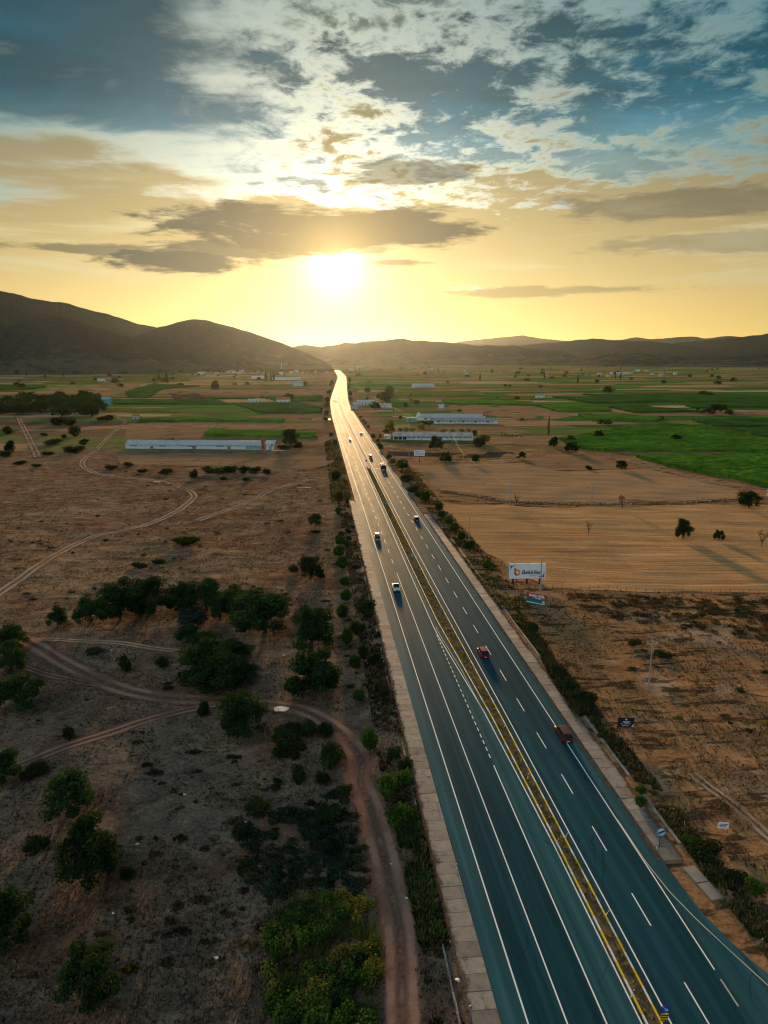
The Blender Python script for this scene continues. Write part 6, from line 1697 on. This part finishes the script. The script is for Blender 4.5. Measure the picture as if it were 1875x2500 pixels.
car('blue car parked beside the small teal shed', 12.5, 678, True, paint('blue_paint', (0.02, 0.05, 0.14)), 4.3, 1.8, 1.5)
bpy.context.scene.objects[-1] if False else None
fc_ = [('f1', 'far white car, last of the five coming down the road bend'), ('f2', 'far white car in the inner lane on the bend, middle of five'), ('f3', 'far white car nearest to the camera of five on the bend'), ('f4', 'far white car leading back up the bend, farthest of five'), ('f5', 'far white car in the outer lane on the bend, second farthest of five'), ('f6', 'tiny dark car at the far end of the right carriageway')]
for k_, lab in fc_:
    s_, t_ = CARS[k_]
    s0 = s_ - float(bend(t_))
    s0 = 20.0 if s0 < 22 else (23.7 if k_ != 'f6' else 35.0)
    car(lab, s0, t_, k_ == 'f6', cw if k_ != 'f6' else trim_m, 4.6, 1.85, 1.6)
# truck with a dark blue cab and open load body
x, y = RP(35.75, 379.6)
tr = thing('truck', 'tall dark blue truck driving away behind the white van, casting a blue shadow', 'truck', (x, y, 0.006), A)
tb = paint('dark_blue_truck_paint', (0.012, 0.02, 0.06))
B().box(-1.05, 1.05, -4.2, 3.9, 0.75, 1.0).obj('chassis', dark_steel, tr)
ld = B(); ld.box(-1.25, 1.25, -4.3, 1.7, 1.05, 1.2); ld.box(-1.25, -1.17, -4.3, 1.7, 1.2, 2.9); ld.box(1.17, 1.25, -4.3, 1.7, 1.2, 2.9); ld.box(-1.17, 1.17, -4.3, -4.22, 1.2, 2.9); ld.box(-1.17, 1.17, 1.62, 1.7, 1.2, 3.2)
ld.obj('load_body', tb, tr)
for k in range(5):
    for sx in (-1, 1):
        B().box(sx * 1.29 - .035, sx * 1.29 + .035, -4.1 + k * 1.35, -3.98 + k * 1.35, 1.1, 2.9).obj('stake', dark_steel, tr)
cargo = B(); cargo.add([(-1.15, -4.2, 2.6), (1.15, -4.2, 2.6), (1.15, 1.6, 2.7), (-1.15, 1.6, 2.7), (-.6, -3.2, 3.0), (.6, -3.2, 3.05), (.6, .8, 3.15), (-.6, .8, 3.1)], [(4, 5, 6, 7), (0, 1, 5, 4), (1, 2, 6, 5), (2, 3, 7, 6), (3, 0, 4, 7)])
cargo.obj('load', mat('dark_tarpaulin', (0.02, 0.022, 0.03), 0.8), tr)
hull([(1.9, [(1.15, .6), (1.2, .9), (1.2, 2.6), (1.08, 3.1)]), (3.6, [(1.15, .6), (1.2, .9), (1.2, 2.5), (1.05, 3.05)]), (4.1, [(1.1, .6), (1.15, .9), (1.12, 1.9), (1.0, 2.6)])], tb, 'cab', tr)
B().box(-1.0, 1.0, 4.08, 4.13, 1.75, 2.5).obj('windscreen', glass_m, tr)
for sx in (-1, 1):
    B().box(sx * 1.21 - .02, sx * 1.21 + .02, 2.5, 3.4, 1.8, 2.5).obj('side_window', glass_m, tr)
    B().box(sx * .9 - .18, sx * .9 + .18, -4.36, -4.31, .82, 1.0).obj('taillight', lamp_r, tr)
    B().box(sx * 1.42 - .1, sx * 1.42 + .1, 3.8, 3.9, 2.0, 2.6).obj('mirror', tb, tr)
for y_ in (-3.1, -1.9, 3.0):
    for sx in (-1, 1):
        w_ = B().tube([(sx * .85, y_, .5), (sx * 1.2, y_, .5)], .5, 18).obj('wheel', tyre_m, tr)
        B().tube([(sx * 1.18, y_, .5), (sx * 1.215, y_, .5)], .3, 14).obj('rim', rim_m, w_)

# ------------------------------------------------------------------ ground litter and small things
scrap_m = mat('white_scrap', (0.72, 0.72, 0.70), 0.7)
blue_scrap = mat('blue_scrap', (0.25, 0.50, 0.72), 0.7)
def scrap(seed, m_):
    r = random.Random(seed); b = B()
    p = [(r.uniform(.6, 1) * math.cos(k * 1.05) * .5, r.uniform(.6, 1) * math.sin(k * 1.05) * .32) for k in range(6)]
    z = [r.uniform(0.03, 0.22) for _ in range(6)]
    b.add([(a, c, zz) for (a, c), zz in zip(p, z)] + [(0, 0, .28)] + [(a * .96, c * .96, zz - .03) for (a, c), zz in zip(p, z)], [(k, (k + 1) % 6, 6) for k in range(6)] + [((k + 1) % 6, k, 7 + k, 7 + (k + 1) % 6) for k in range(6)])
    return b.mesh('scrap', m_)
scraps = [scrap(k, scrap_m) for k in range(3)] + [scrap(9, blue_scrap)]
q = PTS['slab'][0]
pz = B()
po = [(1.35 * math.cos(k * .449) * (1 + .12 * math.sin(k * 2.3)), 0.95 * math.sin(k * .449) * (1 + .15 * math.sin(k * 1.7))) for k in range(14)]
pz.prism(po, -0.1, 0.09)
tag(pz.obj('plaster_patch', mat('dry_white_plaster', (0.66, 0.62, 0.58), 0.9, noise=0.12), loc=(q[0], q[1], H1(*q) + 0.05)), 'flat round white plaster dump on the dirt track beside the oak', 'rubble')
lit = [((-13.0, 113.0), 1), ((0.9, 75.6), 1), ((5.2, 71.4), 0), ((5.9, 68.9), 0), ((6.2, 65.9), 0), ((6.9, 63.2), 0), ((7.3, 58.4), 0), ((8.1, 55.5), 0), ((3.1, 72.5), 0), ((2.6, 69.7), 0), ((4.4, 66.7), 0), ((-28.5, 90.5), 0), ((-31.5, 79.5), 0), ((-30.3, 68.0), 0), ((-17.5, 62.3), 0), ((-15.3, 75.8), 0), ((-18.6, 84.4), 0), ((40.6, 67.4), 0), ((42.0, 66.0), 0), ((41.8, 64.2), 0), ((43.3, 62.4), 0), ((40.0, 63.6), 0), ((44.1, 60.7), 0), ((-24.4, 152.5), 0), ((-58.0, 141.5), 0), ((4.9, 99.5), 0), ((2.9, 121.3), 0), ((-21.0, 139.2), 0), ((37.5, 85.5), 0), ((38.4, 84.2), 0)]
for i, ((x, y), kk) in enumerate(lit):
    s_ = x * CA + y * SA
    if kk:
        lab, g = ['crumpled light blue plastic scrap at the bend of the dirt track', 'pale blue plastic bag lying on the straight of the dirt track'][i], None
    elif s_ > 40:
        lab, g = 'scrap of white litter in the weeds right of the exit', 'white litter right of the road'
    elif s_ > 8:
        lab, g = 'scrap of white litter on the bank between dirt track and slabs', 'white litter on the left bank'
    else:
        lab, g = 'scrap of white litter lying in the dark pasture', 'white litter in the pasture'
    o = bpy.data.objects.new('litter', scraps[3 if kk else i % 3]); link(o)
    o.location = (x, y, H1(x, y) + .02); k = random.uniform(.5, .9); o.scale = (k, k, k); o.rotation_euler = (0, 0, random.uniform(0, 6))
    tag(o, lab, 'litter', g)
for i, (q, L_) in enumerate(((PTS['culvert'][0], 6.5), (PTS['culvert'][1], 3.2))):
    tag(B().box(-L_ / 2, L_ / 2, -.5, .5, -.2, .28).obj('concrete_kerb_block', concrete_pale, loc=(q[0], q[1], H1(*q))), ['thin pale concrete culvert edge near the verge above the reddish pasture', 'flat pale concrete block on the pasture track bend'][i], 'slab')
q = PTS['culvert'][2]
tag(B().box(-.2, .2, -.2, .2, -.1, .5).obj('short_post', dark_steel, loc=(q[0] + 1.5, q[1], 0.0)), 'small dark post at the top end of the left slabs', 'post')

# ------------------------------------------------------------------ grass, reeds, weeds
def blades(n, xy, hgt, wid, cols, r, lean=0.5, per=4, zoff=0.0, zfun=None):
    """tufts of tapering blades; one tuft = per blades (triangles)"""
    n = len(xy)
    z = (zfun or hz)(xy[:, 0], xy[:, 1]) + zoff
    base = np.repeat(np.column_stack([xy, z]), per, axis=0)
    m = n * per
    a = r.random(m) * 2 * math.pi
    h = np.repeat(hgt, per) * (0.6 + 0.7 * r.random(m))
    w_ = np.repeat(wid, per)
    ln = lean * h * (0.3 + r.random(m))
    base[:, 0] += np.cos(a) * w_ * 0.5 * r.random(m); base[:, 1] += np.sin(a) * w_ * 0.5 * r.random(m)
    tip = base + np.column_stack([np.cos(a) * ln, np.sin(a) * ln, h])
    b = a + math.pi / 2 + r.normal(size=m) * 0.4
    sd = np.column_stack([np.cos(b) * w_ * 0.35, np.sin(b) * w_ * 0.35, np.zeros(m)])
    V = np.stack([base - sd, base + sd, tip], 1).reshape(-1, 3)
    F = np.arange(3 * m).reshape(m, 3)
    C = np.repeat(np.repeat(cols, per, axis=0) * (0.75 + 0.5 * r.random(m))[:, None], 3, axis=0)
    return V, F, C
def stuff(name, V, F, C, label, cat):
    me = mesh_from(name, V, F, grass_m)
    vcol(me, C)
    return tag(obj(name, me), label, cat, kind='stuff')
r_ = np.random.default_rng(77)
def near_pts(n, y0, y1, side, power=1.0):
    """random ground points, even per square metre in bands that thin out with distance"""
    y = y0 * (y1 / y0) ** (r_.random(n) ** power)
    x = (r_.random(n) * 2 - 1) * (y * 0.62 + 12)
    p = np.column_stack([x, y])
    s = p[:, 0] * CA + p[:, 1] * SA
    return p[(s < 12.6) if side < 0 else (s > 45.2)]
straw = np.array([[0.20, 0.14, 0.085], [0.13, 0.09, 0.056], [0.07, 0.052, 0.034], [0.28, 0.185, 0.105], [0.045, 0.042, 0.026]])
straw_r = np.array([[0.21, 0.115, 0.052], [0.14, 0.072, 0.036], [0.07, 0.045, 0.025], [0.26, 0.155, 0.072], [0.040, 0.036, 0.020]])
def clumpy(p, sc, thr):
    return p[fbm(p[:, 0] / sc + 3, p[:, 1] / sc + 8, 4) > thr]
trk = [catmull(TRACKS[k], 1.5) for k in ('T1', 'T2', 'T3', 'T4', 'T6')]
def off_track(p, d=1.7):
    keep = np.ones(len(p), bool)
    for c in trk:
        c = c[np.hypot(c[:, 0], c[:, 1]) < 330]
        for k in range(0, len(c), 40):
            q = c[k:k + 41]
            near = (p[:, 0] > q[:, 0].min() - 4) & (p[:, 0] < q[:, 0].max() + 4) & (p[:, 1] > q[:, 1].min() - 4) & (p[:, 1] < q[:, 1].max() + 4) & keep
            ii = np.nonzero(near)[0]
            if len(ii):
                dd = np.hypot(p[ii, None, 0] - q[None, :, 0], p[ii, None, 1] - q[None, :, 1]).min(1)
                keep[ii[dd < d]] = False
    return p[keep]
p = off_track(clumpy(near_pts(190000, 46, 330, -1), 7.0, 0.36))
hg = (0.08 + 0.24 * r_.random(len(p)) ** 2.5) * (1 + p[:, 1] / 400)
V, F, C = blades(len(p), p, hg, hg * 0.7, straw[r_.integers(0, 5, len(p))] * (0.75 + 0.7 * fbm(p[:, 0] / 16, p[:, 1] / 16, 3))[:, None], r_, 0.8, 3)
stuff('dry_grass', V, F, C, 'dry brown grass tufts covering the dark left pasture', 'grass')
p = clumpy(near_pts(170000, 46, 300, 1), 5.0, 0.38)
stp = np.array(SHEETS['stubble2']); p = p[~inside(p, stp)]
stp1 = np.array(SHEETS['stubble1']); p = p[~inside(p, stp1)]
hg = (0.08 + 0.26 * r_.random(len(p)) ** 2.5) * (1 + p[:, 1] / 400)
V, F, C = blades(len(p), p, hg, hg * 0.7, straw_r[r_.integers(0, 5, len(p))] * (0.55 + 0.95 * fbm(p[:, 0] / 12 + 50, p[:, 1] / 12, 3))[:, None], r_, 0.8, 3)
stuff('dry_grass', V, F, C, 'dry straw coloured grass and weeds on the bare right foreground', 'grass')
# stubble stalks in the orange field
lo, hi = stp.min(0), stp.max(0)
p = lo + r_.random((60000, 2)) * (hi - lo); p = p[inside(p, stp)]
p[:, 1] = np.round(p[:, 1] / 0.9) * 0.9 + r_.normal(size=len(p)) * 0.12 + np.sin(p[:, 0] / 30) * 1.2
hg = 0.07 + 0.10 * r_.random(len(p))
V, F, C = blades(len(p), p, hg, hg * 1.4, np.array([[0.42, 0.235, 0.09]]) * (0.5 + 0.9 * fbm(p[:, 0] / 40, p[:, 1] / 3, 3))[:, None], r_, 0.6, 2)
stuff('straw_stubble', V, F, C, 'straw stubble stalks standing in rows in the orange field', 'stubble')
# weeds in the median
t = 21 + r_.random(5500) * 361; u = r_.random(5500)
kl_ = np.interp(t, [0, 75, 108, 128, 154, 200, 500], [29.15, 29.15, 28.75, 28.0, 27.0, 26.75, 26.75]); kr_ = np.interp(t, [0, 60, 108, 140, 180, 260, 500], [30.55, 30.5, 30.35, 29.9, 29.45, 29.3, 29.3])
X, Y = RP(kl_ + 0.2 + (kr_ - kl_ - 0.4) * u, t)
p = np.column_stack([X, Y]); p = p[fbm(t / 1.6, u * 1.5, 3) > 0.36]
hg = 0.07 + 0.20 * r_.random(len(p)) ** 2
mc = np.array([[0.30, 0.22, 0.07], [0.10, 0.095, 0.035], [0.20, 0.14, 0.06], [0.06, 0.065, 0.03]])
V, F, C = blades(len(p), p, hg, hg * 1.1, mc[r_.integers(0, 4, len(p))], r_, 0.7, 4, 0.10, lambda x, y: np.zeros(len(x)))
stuff('median_weeds', V, F, C, 'dry yellow weeds growing between the painted kerbs of the median', 'weeds')
# verge weeds along both road edges
def verge(n, s0, s1, t0, t1, pal, h0, h1, label, name='verge_weeds', thr=0.42):
    t = t0 * (t1 / t0) ** r_.random(n); s = s0 + (s1 - s0) * r_.random(n)
    X, Y = RP(s, t); p = np.column_stack([X, Y]); p = off_track(clumpy(p, 3.5, thr), 2.2)
    hg = (h0 + (h1 - h0) * r_.random(len(p)) ** 2.5) * (1 + p[:, 1] / 900)
    V, F, C = blades(len(p), p, hg, hg * 0.8, np.array(pal)[r_.integers(0, len(pal), len(p))] * (0.6 + 0.8 * fbm(p[:, 0] / 6, p[:, 1] / 6, 3))[:, None], r_, 0.6, 4)
    stuff(name, V, F, C, label, 'weeds')
dg = [[0.035, 0.05, 0.018], [0.06, 0.06, 0.024], [0.13, 0.09, 0.04], [0.022, 0.034, 0.015]]
verge(16000, 8.5, 12.9, 46, 300, dg + [[0.15, 0.085, 0.04]], 0.10, 0.5, 'dark weeds and dry stems on the bank beside the left slabs')
verge(7000, 9.6, 12.0, 62, 84, [[0.03, 0.07, 0.018], [0.05, 0.09, 0.025], [0.11, 0.09, 0.04]], 0.3, 0.9, 'tall green grass leaning over the bank beside the dirt track', thr=0.36)
verge(14000, 44.9, 48.0, 56, 160, dg + [[0.10, 0.11, 0.03], [0.2, 0.12, 0.05]], 0.10, 0.55, 'dark weeds along the drain edging below the billboards')
verge(12000, 43.8, 52, 160, 400, dg + [[0.22, 0.13, 0.05], [0.16, 0.14, 0.04], [0.28, 0.16, 0.07]], 0.15, 0.7, 'brown and olive weeds on the verge beyond the billboards')
verge(8000, 6, 14.5, 300, 520, dg + [[0.20, 0.17, 0.04], [0.16, 0.09, 0.04], [0.2, 0.12, 0.06]], 0.2, 0.9, 'yellowish weeds on the far left verge')
# brown scrub along the stone line
ps = catmull(PTS['stones'], 0.2)
p = ps[r_.integers(0, len(ps), 2600)] + r_.normal(size=(2600, 2)) * np.array([1.5, 1.3])
hg = 0.2 + 0.5 * r_.random(len(p)) ** 2
V, F, C = blades(len(p), p, hg, hg * 0.7, np.array([[0.22, 0.125, 0.06], [0.12, 0.08, 0.04], [0.30, 0.17, 0.075]])[r_.integers(0, 3, len(p))], r_, 0.6, 4)
stuff('verge_weeds', V, F, C, 'brown weeds growing along the line of field stones', 'weeds')
# reeds
def fill(poly, n):
    q = np.array(poly); lo, hi = q.min(0), q.max(0)
    p = lo + r_.random((n, 2)) * (hi - lo)
    return p[inside(p, q)]
def leafy(poly, nl, nleaf, rad, pal, hmax, size, label, name, thr=0.33, seed=1):
    """tangled low growth: many small leafy mounds of mixed height"""
    q = off_track(fill(poly, nl * 3), 2.4)
    q = q[fbm(q[:, 0] / 2.6 + seed * 7, q[:, 1] / 2.6, 3) > thr][:nl]
    hm = np.clip(hmax * (fbm(q[:, 0] / 4 + seed, q[:, 1] / 4, 3) * 2 - 0.35), 0.15, hmax * 1.4)
    parts = []
    k = r_.integers(0, len(pal), len(q))
    for j in range(len(pal)):
        sel = np.nonzero(k == j)[0]
        lob = [(q[i, 0], q[i, 1], float(hz(q[i, 0], q[i, 1])) + hm[i] * 0.55, rad * r_.uniform(.5, 1.2), rad * r_.uniform(.5, 1.2), hm[i] * 0.6) for i in sel]
        if lob:
            parts.append(leaf_cloud(lob, int(nleaf * len(lob) / len(q)), size, pal[j], 0.7, 0.6, r_, 0.6))
    me = crown_mesh(name, parts)
    tag(obj(name, me), label, 'undergrowth', kind='stuff')
leafy(MASSES['reeds'], 230, 34000, 1.0, [(0.034, 0.080, 0.016), (0.062, 0.120, 0.021), (0.022, 0.050, 0.016), (0.11, 0.12, 0.028)], 1.9, 0.15, 'bright green tangled undergrowth beside the dirt track in the foreground', 'undergrowth')
p = off_track(fill(MASSES['reeds'], 1500), 2.2)
p = p[fbm(p[:, 0] / 2.2 + 30, p[:, 1] / 2.2, 3) > 0.45]
hg = 0.8 + 1.2 * fbm(p[:, 0] / 2.5, p[:, 1] / 2.5, 3)
pal = np.array([[0.07, 0.12, 0.02], [0.12, 0.15, 0.03], [0.15, 0.14, 0.04]])
V, F, C = blades(len(p), p, hg, np.full(len(p), 0.10), pal[r_.integers(0, 3, len(p))], r_, 0.8, 6)
stuff('reeds', V, F, C, 'yellow-green reeds standing out of the foreground undergrowth', 'reeds')
leafy(MASSES['thicket'], 330, 22000, 0.8, [(0.020, 0.036, 0.027), (0.030, 0.047, 0.036), (0.013, 0.024, 0.016), (0.027, 0.042, 0.022)], 0.9, 0.17, 'dark blue-green bramble thicket above the bright undergrowth', 'thicket', 0.36, 4)
p = fill(MASSES['gully'], 5000)
hg = 0.4 + 0.9 * r_.random(len(p))
V, F, C = blades(len(p), p, hg, np.full(len(p), 0.3), np.array(dg)[r_.integers(0, 4, len(p))], r_, 0.8, 5)
stuff('thicket', V, F, C, 'dark scrub filling the drain beside the right slabs', 'thicket')

# low dark scrub dotted over the pasture and the bare ground
def dots(n, y0, y1, side, label, pal, rmax, thr, seed):
    q = off_track(near_pts(n * 4, y0, y1, side), 2.6)
    if side > 0:
        q = q[~inside(q, stp)]; q = q[~inside(q, stp1)]
    q = q[fbm(q[:, 0] / 22 + seed, q[:, 1] / 22, 4) > thr][:n]
    parts = []
    kk = r_.integers(0, len(pal), len(q))
    for j in range(len(pal)):
        lob = []
        for i in np.nonzero(kk == j)[0]:
            rd = rmax * (0.25 + 0.75 * r_.random() ** 2)
            lob.append((q[i, 0], q[i, 1], float(hz(q[i, 0], q[i, 1])) + rd * 0.2, rd * r_.uniform(.8, 1.8), rd * r_.uniform(.6, 1.1), rd * 0.45))
        if lob:
            parts.append(leaf_cloud(lob, 42 * len(lob), 0.20, pal[j], 0.7, 0.5, r_, 0.7))
    tag(obj('low_scrub', crown_mesh('low_scrub', parts)), label, 'scrub', kind='stuff')
dots(420, 60, 400, -1, 'small dark scrub plants dotted over the left pasture', [(0.030, 0.034, 0.018), (0.05, 0.045, 0.025), (0.075, 0.055, 0.03)], 0.95, 0.47, 2)
dots(260, 56, 210, 1, 'small dark scrub plants dotted over the bare right foreground', [(0.030, 0.030, 0.016), (0.06, 0.048, 0.022), (0.11, 0.10, 0.025)], 0.75, 0.46, 6)

leafy([(45.5, 176.5), (101, 173.5), (112, 160), (100, 150), (84, 146), (68, 152), (56, 158), (48, 168)], 420, 15000, 1.3, [(0.030, 0.028, 0.020), (0.055, 0.040, 0.026), (0.10, 0.06, 0.03), (0.035, 0.04, 0.022)], 0.34, 0.24, 'dark band of low scrub just below the orange stubble field', 'scrub_band', 0.38, 11)
